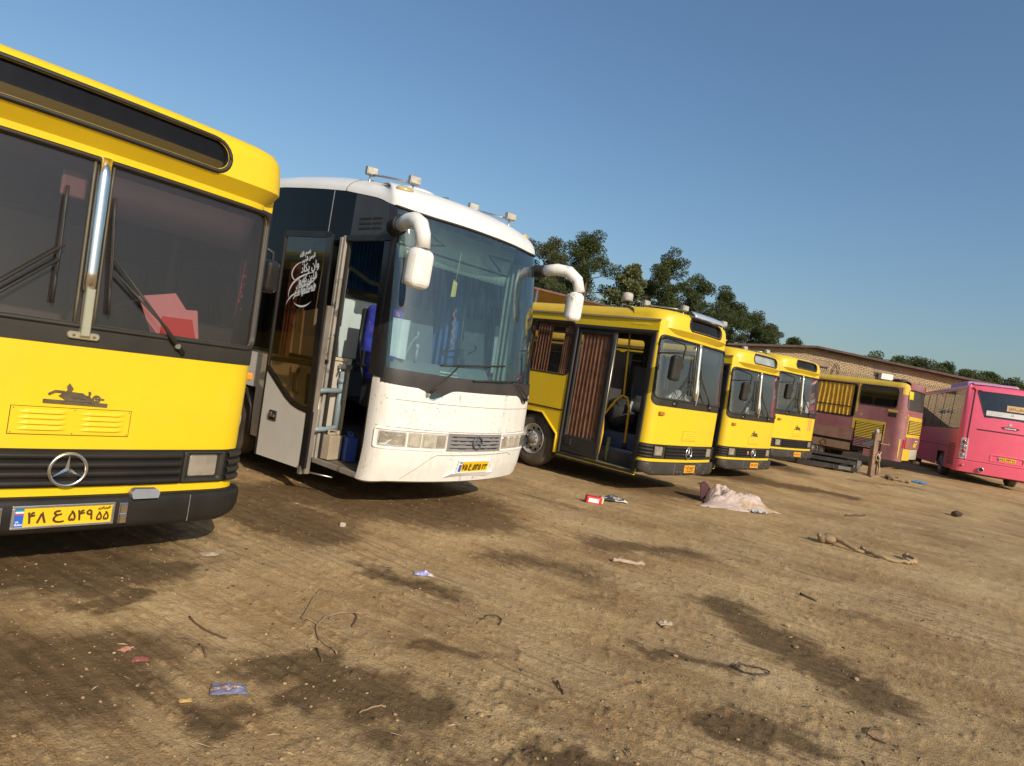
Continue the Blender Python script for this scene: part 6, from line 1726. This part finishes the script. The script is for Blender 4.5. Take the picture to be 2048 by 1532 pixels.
mb = MB(); b5[1].sbox(mb, .62, .86, 1.20, 1.53, .0, .003); mb.build('faded_sticker', P('sticker_orange', (.75, .33, .05), .6, var=.3, vscale=14, dust=.2), b5[0])
b3 = [o for o in COL.objects if o.name.startswith('city_bus') and not o.parent][1]
roof_lamp(b3, (-.60, .95, 3.30), (-.42, .27, 3.27)); roof_lamp(b3, (.80, .62, 3.26), (1.0, .22, 3.23))
b4 = [o for o in COL.objects if o.name.startswith('city_bus') and not o.parent][2]
roof_lamp(b4, (.55, .9, 3.30), (.75, .40, 3.28))
co_root, co_sh = coach(POSE[2])

def in_bus(pose, p):
    x, y, th, z, rl, pt = pose
    return Matrix.Translation((x, y, z)) @ Euler((pt, -rl, th)).to_matrix().to_4x4() @ Vector(p)
def held(name, pose, label, cat, build, mats, group=None, **kw):
    """a loose thing resting inside a vehicle"""
    mb = MB(); build(mb); M4 = Matrix.Translation(pose[:2] + (pose[3],)) @ Euler((pose[5], -pose[4], pose[2])).to_matrix().to_4x4()
    c = Vector(np.mean(np.array(mb.v), 0).tolist())
    mb.v = [tuple(Vector(p) - c) for p in mb.v]
    o = mb.build(name, mats, None, **kw); o.matrix_world = M4 @ Matrix.Translation(c)
    return tag(o, label, cat, group)
card = lambda pts, y0, y1: (lambda mb: mb.prism(pts, lambda a, b: (a, y0 + (b - 1.7) * .05, b), lambda a, b: (a, y1 + (b - 1.7) * .05, b)))
held('pink_folder', POSE[1], 'pale pink folder leaning behind the windshield of the nearest yellow bus', 'folder', card([(.44, 1.70), (.336, 1.931), (.571, 1.995), (.655, 1.893), (.735, 1.90), (.768, 1.70)], .15, .156), P('pink_card', (.80, .36, .36), .7, var=.05))
held('red_card', POSE[1], 'bright red card standing in front of the pale pink folder', 'card', card([(.50, 1.70), (.497, 1.822), (.702, 1.829), (.74, 1.699)], .138, .143), P('red_card', (.75, .035, .03), .6, var=.05))
def rmirror(mb): mb.box((-.10, .26, 2.555), (.14, .03, .17))
held('interior_mirror', POSE[1], 'square pinkish mirror hanging behind the windshield, left of the chrome pillar', 'mirror', rmirror, P('mirror_pink', (.24, .13, .125), .5, var=.05), bevel=.02)
def garland(mb):
    rg = random.Random(3)
    mb.tube([(1.10, .30, 2.35), (1.09, .30, 2.1), (1.08, .3, 1.9)], .004, 5)
    for k in range(9): mb.ell((1.12 + rg.uniform(-.02, .02), .3 + rg.uniform(-.02, .02), 1.95 + rg.random() * .32), (.012, .012, .016), 6)
held('bead_garland', POSE[1], 'red bead garland hanging at the right corner of the nearest bus windshield', 'garland', garland, P('red_beads', (.30, .05, .04), .5, var=.3))
# sunburst printed on the visor of the nearest bus
def sunburst(mb):
    for k in range(9):
        a = PI * (k + .5) / 9; c, s = math.cos(a), math.sin(a)
        mb.tube([(.52 + .035 * c, .175, 2.53 + .035 * s), (.52 + .07 * c, .175, 2.53 + .07 * s)], .003, 4)
    for q in range(3): mb.tube([(.46, .172, 2.515 - q * .016), (.58, .172, 2.515 - q * .016)], .003, 4)
    mb.tube([(.52 + .025 * math.cos(a), .174, 2.525 + .025 * math.sin(a)) for a in np.linspace(0, PI, 9)], .003, 4)
sb = MB(); sunburst(sb); sb.build('sunburst_print', P('print_peach', (.55, .30, .22), .6), [o for o in COL.objects if o.name.startswith('city_bus') and not o.parent][0])

def jerry(mb):
    mb.box((0, 0, .15), (.20, .13, .28)); mb.box((-.03, 0, .305), (.10, .05, .03)); mb.tube([(-.08, 0, .30), (-.07, 0, .345), (.03, 0, .345), (.05, 0, .30)], .013, 8); mb.tube([(.075, 0, .29), (.08, 0, .34)], .022, 10)
def place_jerry(nm, p, rz, lab, mat):
    mb = MB(); jerry(mb); o = mb.build(nm, mat, None, bevel=.03, seg=3); o.location = in_bus(POSE[2], p); o.rotation_euler = (0, 0, POSE[2][2] + rz)
    tag(o, lab, 'canister')
place_jerry('jerry_can', (-1.10, 1.19, .352), .2, 'dusty beige jerry can standing in the coach doorway', P('beige_plastic', (.40, .33, .24), .6, var=.2, dust=.3, bump=.3))
place_jerry('jerry_can', (-.93, 1.08, .352), 1.2, 'blue jerry can behind the beige one in the coach doorway', P('blue_plastic', (.025, .07, .32), .4, var=.2, dust=.08))
def slip(mb): mb.prism([(-.52, 1.475), (-.50, 1.56), (-.22, 1.555), (-.20, 1.475)], lambda a, b: (a, .20, b), lambda a, b: (a, .203, b))
held('paper_slip', POSE[2], 'white paper slip leaning behind the coach windshield by the wiper arm', 'paper', slip, P('paper_white', (.78, .78, .70), .7, var=.05))
def tagh(mb): mb.prism([(-.22, 2.44), (-.145, 2.455), (-.14, 2.62), (-.21, 2.65)], lambda a, b: (a, .50, b), lambda a, b: (a, .505, b)); mb.tube([(-.175, .50, 2.64), (-.15, .5, 2.98)], .004, 4)
held('hanging_tag', POSE[2], 'small yellow tag hanging in the middle of the coach windshield', 'tag', tagh, P('tag_yellow', (.72, .55, .12), .6, var=.25, vscale=12))
def beads(mb):
    for k in range(22): mb.ell((-.03 + .02 * math.sin(k * 1.3) - .002 * k, .55, 1.85 + k * .022), (.014, .014, .012), 6)
held('bead_string', POSE[2], 'string of orange beads hanging below the yellow tag in the coach', 'garland', beads, P('orange_beads', (.6, .2, .06), .4, var=.3))
def ticketm(mb): mb.box((.26, .62, 1.90), (.26, .10, .10)); mb.box((.26, .62, 1.80), (.08, .08, .14)); mb.tube([(.10, .6, 1.95), (.42, .6, 1.94)], .012, 6)
held('meter_box', POSE[2], 'small dark instrument box with a pale rim on the coach dashboard', 'instrument', ticketm, P('meter_dark', (.06, .07, .06), .4, var=.3), bevel=.012)
def cloth(mb):
    n = 12; A = np.zeros((n, n, 3))
    for i in range(n):
        for j in range(n):
            u, v = i / (n - 1), j / (n - 1); A[i, j] = (-.93 + .28 * u, .62 + .04 * math.sin(u * 14) * (1 - v * .5), 1.66 + .42 * v - .04 * u * (1 - v))
    mb.grid(A)
held('white_cloth', POSE[2], 'white cloth hung behind the left end of the coach windshield', 'cloth', cloth, P('cloth_white', (.68, .68, .66), .8, var=.08))
def lever(mb): mb.tube([(-.70, .62, 1.62), (-.66, .55, 1.86), (-.64, .5, 1.92)], .012, 6); mb.ell((-.64, .5, 1.94), (.02, .02, .03), 8); mb.tube([(-.52, .62, 1.62), (-.55, .58, 1.78)], .016, 6); mb.ell((-.56, .57, 1.80), (.03, .02, .035), 8)
held('hand_brush', POSE[2], 'pair of thin stemmed dusters standing on the coach dashboard', 'duster', lever, P('duster_pale', (.4, .42, .36), .6, var=.3))
def plastic(mb):
    rg = np.random.default_rng(6); n = 18; A = np.zeros((n, n, 3))
    for i in range(n):
        for j in range(n):
            u, v = i / (n - 1), j / (n - 1); r = math.sin(u * PI) * math.sin(v * PI)
            A[i, j] = (-.42 + .7 * u + rg.normal(0, .012), .24 + .16 * v + rg.normal(0, .012), 1.69 + .19 * r ** .6 * (.6 + .4 * math.sin(u * 9 + v * 4)) + rg.normal(0, .012))
    mb.grid(A, smooth=False)
held('plastic_bag', POSE[3], 'crumpled clear plastic bag on the dashboard of the bus with the open door', 'bag', plastic, P('clear_plastic', (.66, .63, .60), .2, var=.15))
def holdall(mb):
    mb.ell((-.25, 1.35, 1.26), (.34, .36, .30), 14); mb.ell((-.22, 1.05, 1.45), (.2, .2, .14), 12); mb.box((-.3, 1.62, 1.12), (.5, .3, .4)); mb.tube([(-.5, 1.2, 1.40), (-.5, 1.3, 1.5), (-.5, 1.45, 1.42)], .015, 6)
held('holdall', POSE[3], 'dark holdall on the engine cover behind the yellow grab hoop', 'bag', holdall, P('holdall_dark', (.05, .045, .045), .7, var=.4, vscale=9, bump=.4))
def paperb(mb): mb.box((-.42, 1.02, 1.42), (.18, .02, .20), rot=(.2, .2, .4)); mb.box((-.2, .82, 1.40), (.2, .02, .26), rot=(.1, 0, .3))
held('paper_bundle', POSE[3], 'white papers tucked beside the dark holdall', 'paper', paperb, P('paper_white', (.78, .78, .70), .7))
def broom(mb): mb.tube([(-.95, 1.02, .42), (-.92, 1.04, .84)], .035, 8)
held('rolled_mat', POSE[3], 'short greenish roll standing on the step beside the yellow hoop', 'mat', broom, P('mat_green', (.17, .19, .06), .8, var=.4, vscale=20))
# red white visors etc. on buses 4 and 5: sheets of paper behind the glass
for (pz, a, lab) in ((POSE[4], -.32, 'small white card behind the windshield of the bus with the silvery sign'), (POSE[5], .58, 'white notice behind the windshield of the farthest yellow bus')):
    held('notice_card', pz, lab, 'card', card([(a, 1.70), (a + .02, 1.86 if a < 0 else 2.02), (a + .17, 1.85 if a < 0 else 2.02), (a + .19, 1.70)], .14, .145), P('paper_white', (.78, .78, .70), .7))

# ---------------------------------------------------------------- jack post, steel frame, rubble
rust = P('rusty_steel', (.26, .155, .095), .8, .2, var=.4, vscale=7, dust=.35, bump=.4)
def post():
    g = gh(11.35, 19.95)
    root = empty('jack_post', (11.35, 19.95, g - .02), (0, R(-3), .5), 'rusty jack post with a crank and chains standing before the mauve bus', 'jack post')
    mb = MB(); mb.box((0, 0, .68), (.14, .12, 1.36)); mb.box((.20, .05, .62), (.07, .10, 1.16)); mb.box((.30, .02, .35), (.05, .08, .66)); mb.box((.08, 0, 1.25), (.28, .14, .22)); mb.box((.10, .02, .03), (.46, .30, .06)); mb.build('column', rust, root, bevel=.01)
    mb = MB(); mb.ell((.07, 0, 1.42), (.07, .07, .09), 10); mb.build('cap', P('cap_grey', (.40, .37, .33), .6, dust=.3), root)
    mb = MB(); mb.prism([(-.75, 1.02), (-.05, 1.18), (-.05, 1.0), (-.35, .92)], lambda a, b: (a, -.03, b), lambda a, b: (a, .03, b)); mb.build('lifting_tongue', P('iron_black', (.035, .03, .03), .6, var=.3), root)
    mb = MB(); mb.tube([(.16, -.06, .75), (.22, -.1, .6), (.2, -.1, .45)], .03, 6); mb.tube([(.3 + .06 * math.sin(k), -.05, .1 + k * .1) for k in range(8)], .018, 6); mb.tube([(.12, -.07, .75 - .12 * math.cos(a)) if 0 else (.16 + .10 * math.sin(a), -.08, .62 + .10 * math.cos(a)) for a in np.linspace(0, 6.28, 15)], .016, 6, caps=False); mb.build('chain_and_crank', P('pale_rust', (.42, .31, .2), .8, var=.3, dust=.3), root)
    mb = MB(); mb.tube([(.3, 0, 1.05), (.62, -.05, 1.02)], .02, 6); mb.ell((.64, -.05, 1.02), (.05, .05, .05), 8); mb.build('crank_handle', rust, root)
post()
def frame():
    root = empty('steel_frame', (9.4, 20.4, gh(9.4, 20.4)), (0, 0, math.atan2(-.5, 1.72)), 'long black steel frame of stacked beams lying along the ground before the mauve bus', 'steel frame')
    bm_ = P('black_beam', (.02, .021, .024), .4, .3, var=.4, dust=.15)
    for k, (yy, z, h, d, x0, x1) in enumerate(((0, .11, .14, .10, -1.9, 1.6), (.08, .30, .12, .12, -1.9, 1.72), (.55, .13, .16, .1, -1.9, 1.6), (.75, .36, .14, .1, -1.9, 1.5), (.35, .44, .05, .75, -1.9, 1.55))):
        mb = MB(); mb.box(((x0 + x1) / 2, yy, z), (x1 - x0, d, h)); mb.build('beam', bm_, root, bevel=.012)
    for xx in (-1.2, -.1, 1.0):
        mb = MB(); mb.box((xx, .35, .12), (.1, .9, .12)); mb.build('cross_piece', bm_, root)
    mb = MB(); mb.box((1.62, .08, .26), (.12, .16, .30)); mb.box((1.15, -.065, .11), (.5, .02, .10)); mb.build('end_block', P('block_grey', (.17, .16, .15), .5, .4, var=.3, dust=.2), root, bevel=.02)
    mb = MB(); mb.tube([(-.6, .2, .48), (-.2, .15, .62), (.0, .15, .56)], .05, 8); mb.box((-.55, .4, .52), (.5, .3, .12)); mb.build('axle_scrap', m_under, root)
frame()
def lumps(name, c, n, sx, sy, s0, s1, lab, cat, mats, seed):
    rg = np.random.default_rng(seed); mb = MB()
    for k in range(n):
        x, y = c[0] + rg.normal(0, sx), c[1] + rg.normal(0, sy); s = rg.uniform(s0, s1)
        v, f = ico(seed * 10 + k); a = rg.random() * 6.28
        q = v * s * np.array([1.2, .9, .8]); q = np.stack([q[:, 0] * math.cos(a) - q[:, 1] * math.sin(a), q[:, 0] * math.sin(a) + q[:, 1] * math.cos(a), q[:, 2]], -1)
        mb.add(q + np.array([x, y, gh(x, y) + s * .45]), [tuple(t) for t in f], int(rg.integers(0, len(mats))))
    cc = Vector((c[0], c[1], gh(*c))); mb.v = [tuple(Vector(p) - cc) for p in mb.v]
    o = mb.build(name, mats); o.location = cc
    return tag(o, lab, cat)
lumps('rubble_heap', (12.15, 20.0), 14, .28, .16, .05, .14, 'small heap of broken concrete and scrap beside the jack post', 'rubble', [m_peb[3], rust, m_peb[1]], 5)
# ---------------------------------------------------------------- litter on the yard
def crumple(name, c, w, d, h, rz, mats, lab, cat, seed, n=16, rag=.25, mfun=None, smooth=False):
    rg = np.random.default_rng(seed); mb = MB()
    A = np.zeros((n, n, 3)); ox, oy = rg.random(2) * 50
    for i in range(n):
        for j in range(n):
            u, v = i / (n - 1) * 2 - 1, j / (n - 1) * 2 - 1
            r = 1 + rag * (float(vnoise(np.array(u * 2 + ox), np.array(v * 2 + oy), seed)) - .5) * 2
            x, y = u * w / 2 * r, v * d / 2 * r
            z = h * float(fbm(np.array(u * 2.2 + ox), np.array(v * 2.2 + oy), 3, seed)) * (1 - .75 * max(abs(u), abs(v)) ** 2)
            A[i, j] = (x, y, z)
    mb.grid(A, 0, smooth)
    if mfun:
        fi = 0
        for i in range(n - 1):
            for j in range(n - 1): mb.m[fi] = mfun(i / (n - 2), j / (n - 2)); fi += 1
    o = mb.build(name, mats, solid=.002); o.location = (c[0], c[1], gh(*c) + .004); o.rotation_euler = (0, 0, rz)
    return tag(o, lab, cat)
def strand(name, pts, r, mat, lab, cat, group=None, lift=.006, n=6, wob=.0):
    rg = random.Random(len(pts) * 7 + int(r * 1e4))
    q = []
    P_ = [Vector((p[0], p[1], 0)) for p in pts]
    for i in range(len(P_) - 1):
        for k in range(4):
            u = k / 4; p0, p1, p2, p3 = P_[max(0, i - 1)], P_[i], P_[i + 1], P_[min(len(P_) - 1, i + 2)]
            q.append(.5 * ((2 * p1) + (p2 - p0) * u + (2 * p0 - 5 * p1 + 4 * p2 - p3) * u * u + (3 * p1 - p0 - 3 * p2 + p3) * u ** 3))
    q.append(P_[-1])
    c = q[0].copy(); c.z = gh(c.x, c.y)
    mb = MB(); mb.tube([(p.x - c.x + rg.uniform(-wob, wob), p.y - c.y + rg.uniform(-wob, wob), gh(p.x, p.y) - c.z + lift + rg.random() * r) for p in q], [r * rg.uniform(.8, 1.15) for _ in q], n)
    o = mb.build(name, mat); o.location = c
    return tag(o, lab, cat, group)
# the dusty blanket
def blanket():
    c = (4.18, 11.35)
    root = empty('blanket', (c[0], c[1], gh(*c)), (0, 0, 0), 'dusty pale pink blanket heaped on the dirt in front of the yellow buses', 'blanket')
    n = 70; mb = MB(); A = np.zeros((n, n, 3)); ax = np.array([.93, .36]); ay = np.array([-.36, .93])
    g0 = root.location.z
    out_ = [(-.88, -.16), (-.5, -.34), (-.15, -.44), (.12, -.40), (.30, -.36), (.52, -.40), (.60, -.30), (.66, -.05), (.58, .22), (.30, .40), (-.1, .50), (-.36, .44), (-.44, .25), (-.60, .0)]
    ang = np.array([math.atan2(b, a) for a, b in out_]); rad = np.array([math.hypot(a, b) for a, b in out_]); od = np.argsort(ang); ang, rad = ang[od], rad[od]
    for i in range(n):
        th = -PI + 2 * PI * i / (n - 1); Rm = np.interp(th, ang, rad, period=2 * PI)
        for j in range(n):
            u = j / (n - 1); r = Rm * u; a, b = r * math.cos(th), r * math.sin(th)
            h = .20 * math.exp(-((a + .22) ** 2 / .10 + (b - .18) ** 2 / .07)) + .17 * math.exp(-((a - .38) ** 2 / .06 + (b - .02) ** 2 / .06)) + .14 * math.exp(-((a - .05) ** 2 / .25 + (b + .05) ** 2 / .12))
            f = float(fbm(np.array(a * 4 + b * 2 + 3), np.array(b * 5 - a * 2), 4, 5)) - .5
            rid = abs(float(vnoise(np.array(a * 3.2 + 1.7 * b), np.array(b * 2.0 - a), 8)) - .5)
            z = h * (1 + 1.3 * f) + .09 * (1 - u) * f - .10 * rid * (1 - u ** 3) * (h > .05) + .012
            z = max(z, .004) * (1 - u ** 8) + .004
            p = ax * a + ay * b
            A[i, j] = (p[0], p[1], z + gh(c[0] + p[0], c[1] + p[1]) - g0)
    mb.grid(A); m = bpy.data.materials.new('dusty_pink_cloth'); m.use_nodes = True; nt = m.node_tree; b_ = nt.nodes['Principled BSDF']; tc = nd(nt, 'ShaderNodeTexCoord').outputs['Object']
    cc = mixc(nt, ramp(nt, noise(nt, 5, 5, .6, tc), .4, .6), (.46, .35, .30), (.58, .47, .40)); cc = mixc(nt, ramp(nt, noise(nt, 2.4, 3, .6, tc), .55, .66), cc, (.40, .27, .15)); cc = mixc(nt, mathn(nt, 'MULTIPLY', ramp(nt, noise(nt, 18, 4, .6, tc), .6, .7), .6), cc, (.36, .20, .18))
    nt.links.new(cc, b_.inputs['Base Color']); b_.inputs['Roughness'].default_value = .95
    bp = nd(nt, 'ShaderNodeBump'); bp.inputs['Strength'].default_value = .4; bp.inputs['Distance'].default_value = .01; nt.links.new(noise(nt, 25, 4, .6, tc), bp.inputs['Height']); nt.links.new(bp.outputs[0], b_.inputs['Normal'])
    mb.build('cloth', m, root, solid=.008)
    mb = MB(); n = 20; A = np.zeros((n, n, 3))
    for i in range(n):
        for j in range(n):
            u, v = i / (n - 1), j / (n - 1); a = -.52 + .42 * u; b = .26 + .16 * v
            z = .02 + .36 * math.sin(min(1, v * 1.2) * PI / 2) * (1 - .55 * u) * (.7 + .3 * math.sin(u * 5)) + .03 * math.sin(u * 11 + v * 3)
            p = ax * a + ay * b; A[i, j] = (p[0], p[1], z)
    mb.grid(A); mb.build('lining', P('plum_lining', (.075, .025, .03), .9, var=.3), root, solid=.008)
    mb = MB(); A = np.zeros((12, 6, 3))
    for i in range(12):
        for j in range(6):
            u, v = i / 11, j / 5; a = .30 + .36 * u; b = -.30 - .16 * u + .12 * v * (1 - u); p = ax * a + ay * b; A[i, j] = (p[0], p[1], .02 + .10 * (1 - u) * math.sin(v * 3))
    mb.grid(A); mb.build('corner_flap', m, root, solid=.008)
    mb = MB(); A = np.zeros((10, 6, 3)); rg = np.random.default_rng(2)
    for i in range(10):
        for j in range(6): p = ax * (-.02 + .30 * i / 9) + ay * (-.52 + .14 * j / 5); A[i, j] = (p[0], p[1], .015 + .05 * rg.random())
    mb.grid(A, 0, False); mb.build('plastic_lining', P('plastic_grey', (.42, .42, .43), .25, var=.3), root)
blanket()
# red box and torn bag
def red_box():
    c = (1.46, 9.59); root = empty('red_carton', (c[0], c[1], gh(*c)), (0, 0, .15), 'small red and white carton lying on the dirt, left of the torn dark bag', 'carton')
    mb = MB(); mb.box((0, 0, .055), (.24, .10, .10), rot=(.1, .05, 0)); mb.build('box', P('carton_red', (.62, .03, .035), .5, var=.15), root, bevel=.008)
    mb = MB(); mb.box((-.01, -.052, .05), (.16, .004, .06), rot=(.1, .05, 0)); mb.build('label_panel', m_wht, root); mb = MB(); mb.box((.13, 0, .06), (.03, .08, .075), rot=(.1, .05, 0)); mb.build('end_flap', P('carton_cream', (.72, .66, .42), .6), root)
red_box()
crumple('torn_bag', (1.80, 9.95), .42, .22, .14, .1, [P('bag_grey', (.25, .23, .22), .3, var=.4, vscale=9), P('bag_dark', (.05, .05, .05), .4), P('bag_white', (.6, .58, .54), .4)], 'torn crumpled dark bag right of the red carton', 'bag', 3, mfun=lambda u, v: int(3 * vnoise(np.array(u * 5), np.array(v * 5), 4)) % 3)
# root, ropes, wires
wood = P('dry_wood', (.30, .20, .11), .85, var=.3, vscale=9, bump=.4); ropem = P('dusty_rope', (.36, .25, .14), .95, var=.25, bump=.6); wire = P('dark_wire', (.05, .035, .025), .7, var=.3, dust=.2)
def clod():
    c = (4.78, 9.1); root = empty('dry_root', (c[0], c[1], gh(*c)), label='knotted dry root lying left of the dusty hose', cat='root')
    mb = MB(); mb.ell((-.08, .08, .06), (.07, .06, .06), 10); mb.ell((.02, .06, .07), (.12, .07, .06), 10); mb.tube([(-.1, .08, .05), (0, .1, .12), (.12, .02, .1), (.2, -.1, .05), (.24, -.22, .03), (.34, -.26, .02)], [.03, .04, .045, .03, .025, .02], 8); mb.tube([(.2, -.1, .05), (.3, -.14, .04)], [.02, .008], 6)
    mb.build('root', wood, root)
    mb = MB(); mb.ell((-.13, .08, .10), (.04, .04, .035), 8); mb.build('knot', wood, root)
clod()
strand('hose_piece', [(5.25, 9.14), (5.20, 9.0), (5.16, 8.80), (5.26, 8.62), (5.42, 8.56), (5.58, 8.60), (5.70, 8.68)], .024, ropem, 'dusty bent hose piece curving on the dirt, right of the dry root', 'hose', lift=.02, n=8)
strand('hose_piece', [(5.60, 8.70), (5.68, 8.64), (5.76, 8.74), (5.72, 8.90), (5.80, 8.96)], .03, ropem, 'short knotted rope end touching the dusty hose', 'rope', lift=.03, n=8, wob=.012)
strand('wood_strip', [(1.29, 6.59), (1.36, 6.60), (1.46, 6.60), (1.62, 6.61)], .022, P('pale_wood', (.42, .31, .22), .8, var=.25, vscale=12), 'pale flat strip of wood on the dirt in the middle of the yard', 'wood', lift=.01, n=6)
strand('wire_coil', [(1.80 + .10 + .115 * math.cos(a) * (1 + .1 * math.sin(3 * a)), 4.34 + .07 * math.sin(a)) for a in np.linspace(0, 12.2, 22)], .0045, wire, 'thin dark wire bent into a ring, right of centre in the foreground', 'wire', lift=.01, n=5, wob=.006)
strand('vine', [(-1.13, 4.6), (-1.12, 4.38), (-1.09, 4.12), (-1.08, 4.05), (-1.01, 4.03), (-.97, 4.01), (-.96, 4.13), (-.92, 4.22), (-.86, 4.27), (-.78, 4.26), (-.71, 4.27)], .0055, wood, 'long looping dry vine on the foreground dirt', 'vine', lift=.006)
strand('vine', [(-.97, 4.01), (-.95, 3.92), (-.89, 3.8), (-.81, 3.73), (-.75, 3.65)], .006, wood, 'dry vine tail trailing from the looping vine towards the camera', 'vine')
strand('vine', [(-.81, 4.27), (-.77, 4.21), (-.76, 4.06)], .006, P('dark_wood', (.14, .085, .045), .9, var=.3), 'short dark curl beside the looping vine', 'vine')
G_ = 'twigs lying about the yard'
tw = P('twig_brown', (0.12, 0.07, 0.035), 0.9)
for pts, r, lab in (([(-1.68, 3.81), (-1.55, 3.7), (-1.44, 3.64), (-1.37, 3.62)], .006, 'curved dark twig left of the looping vine'), ([(-1.46, 3.48), (-1.36, 3.35)], .006, 'straight short twig above the blue wrapper'), ([(-.88, 3.69), (-.8, 3.54)], .006, 'short twig just below the vine tail'),
                    ([(3.15, 6.41), (3.26, 6.29)], .013, 'dark rod above the large dark stain at right'), ([(6.67, 12.32), (7.26, 12.71)], .02, 'stick lying beyond the blanket at right'), ([(2.43, 3.74), (2.3, 3.66), (2.29, 3.58), (2.33, 3.52)], .005, 'curled thin twig in the lower right corner'),
                    ([(-.48, 3.05), (-.42, 3.12), (-.37, 3.14)], .005, 'pale bent twig at the bottom centre left'), ([(.05, 4.5), (.09, 4.62), (.18, 4.60), (.17, 4.46)], .005, 'angular twig right of the looping vine'), ([(.52, 3.72), (.55, 3.57)], .006, 'upright looking dark twig in the lower middle')):
    strand('twig', pts, r, tw if 'pale' not in lab else wood, lab, 'twig', G_)
crumple('blue_wrapper', (-1.11, 3.07), .15, .09, .04, .35, [P('wrapper_blue', (.16, .165, .24), .4, var=.2), P('wrapper_white', (.55, .50, .46), .4), P('wrapper_red', (.36, .14, .09), .4)], 'flattened blue, white and red wrapper in the left foreground', 'wrapper', 7, mfun=lambda u, v: 0 if v > .55 else (1 if (u * 3 + v * 5) % 1 > .5 else 2) if v > .25 else 0)
crumple('lilac_wrapper', (-.48, 5.33), .15, .08, .05, .1, [P('wrapper_lilac', (.30, .28, .52), .4, var=.2), P('wrapper_white', (.55, .50, .46), .4)], 'crumpled lilac wrapper on the dark stain before the white coach', 'wrapper', 9, mfun=lambda u, v: 1 if u > .75 else 0)
crumple('red_scrap', (-1.63, 3.22), .075, .045, .025, .4, [P('scrap_red', (.24, .07, .05), .5, var=.3)], 'torn red scrap on the dirt, left of the blue wrapper', 'scrap', 12)
crumple('red_scrap', (-1.74, 3.27), .06, .04, .02, 1.4, [P('scrap_pink', (.5, .22, .15), .5, var=.3)], 'faded pinkish scrap just left of the torn red scrap', 'scrap', 13)
crumple('blue_tarp_bit', (13.05, 20.21), .42, .2, .12, .1, [P('tarp_blue', (.03, .17, .36), .5, var=.2)], 'small bright blue scrap on the ground before the pink bus', 'scrap', 14)
crumple('pale_scrap', (-2.12, 5.01), .14, .09, .02, .6, [P('scrap_pale', (.45, .36, .24), .7, var=.2)], 'flat pale scrap below the bumper corner of the nearest bus', 'scrap', 15)
crumple('white_litter', (1.48, 5.05), .12, .06, .04, .3, [P('litter_white', (.42, .33, .22), .6, var=.2)], 'pale crumpled litter right of centre', 'scrap', 16)
crumple('dry_leaf', (-1.25, 2.92), .05, .025, .015, .4, [P('leaf_tan', (.50, .32, .10), .7, var=.2)], 'single tan leaf left of the blue wrapper, near the bottom', 'leaf', 17, n=8)
def block():
    mb = MB(); mb.box((0, 0, .02), (.06, .04, .045)); o = mb.build('stone_block', P('block_pale', (.42, .38, .30), .8, var=.15, dust=.3), bevel=.012); o.location = (-1.43, 6.31, gh(-1.43, 6.31)); o.rotation_euler = (0, .1, .4); tag(o, 'small pale square block on the dirt before the white coach', 'block')
block()
rg = np.random.default_rng(8)
for k, (x, y, s, lab) in enumerate(((1.4, 4.44, .02, 'pale stone at the edge of the dark stain, left of the wire ring'), (2.69, 4.49, .022, 'pale stone right of the wire ring'), (2.59, 5.41, .03, 'flat stone at the top of the large dark stain'), (2.46, 4.94, .025, 'stone in the middle of the large dark stain'), (1.46, 4.97, .03, 'stone under the pale crumpled litter'), (10.73, 15.1, .14, 'dark clod on the open dirt before the pink bus'), (-.62, 3.22, .014, 'dark pebble left of the lower middle stain'), (.1, 3.2, .018, 'pebble below the lower middle stain'))):
    v, f = ico(200 + k); mb = MB(); mb.add(v * s, [tuple(t) for t in f]); o = mb.build('stone', m_peb[(3, 3, 3, 1, 0, 2, 2, 0)[k]]); o.location = (x, y, gh(x, y) + s * .45); o.rotation_euler = (0, 0, k); tag(o, lab, 'stone', 'stones on the yard')
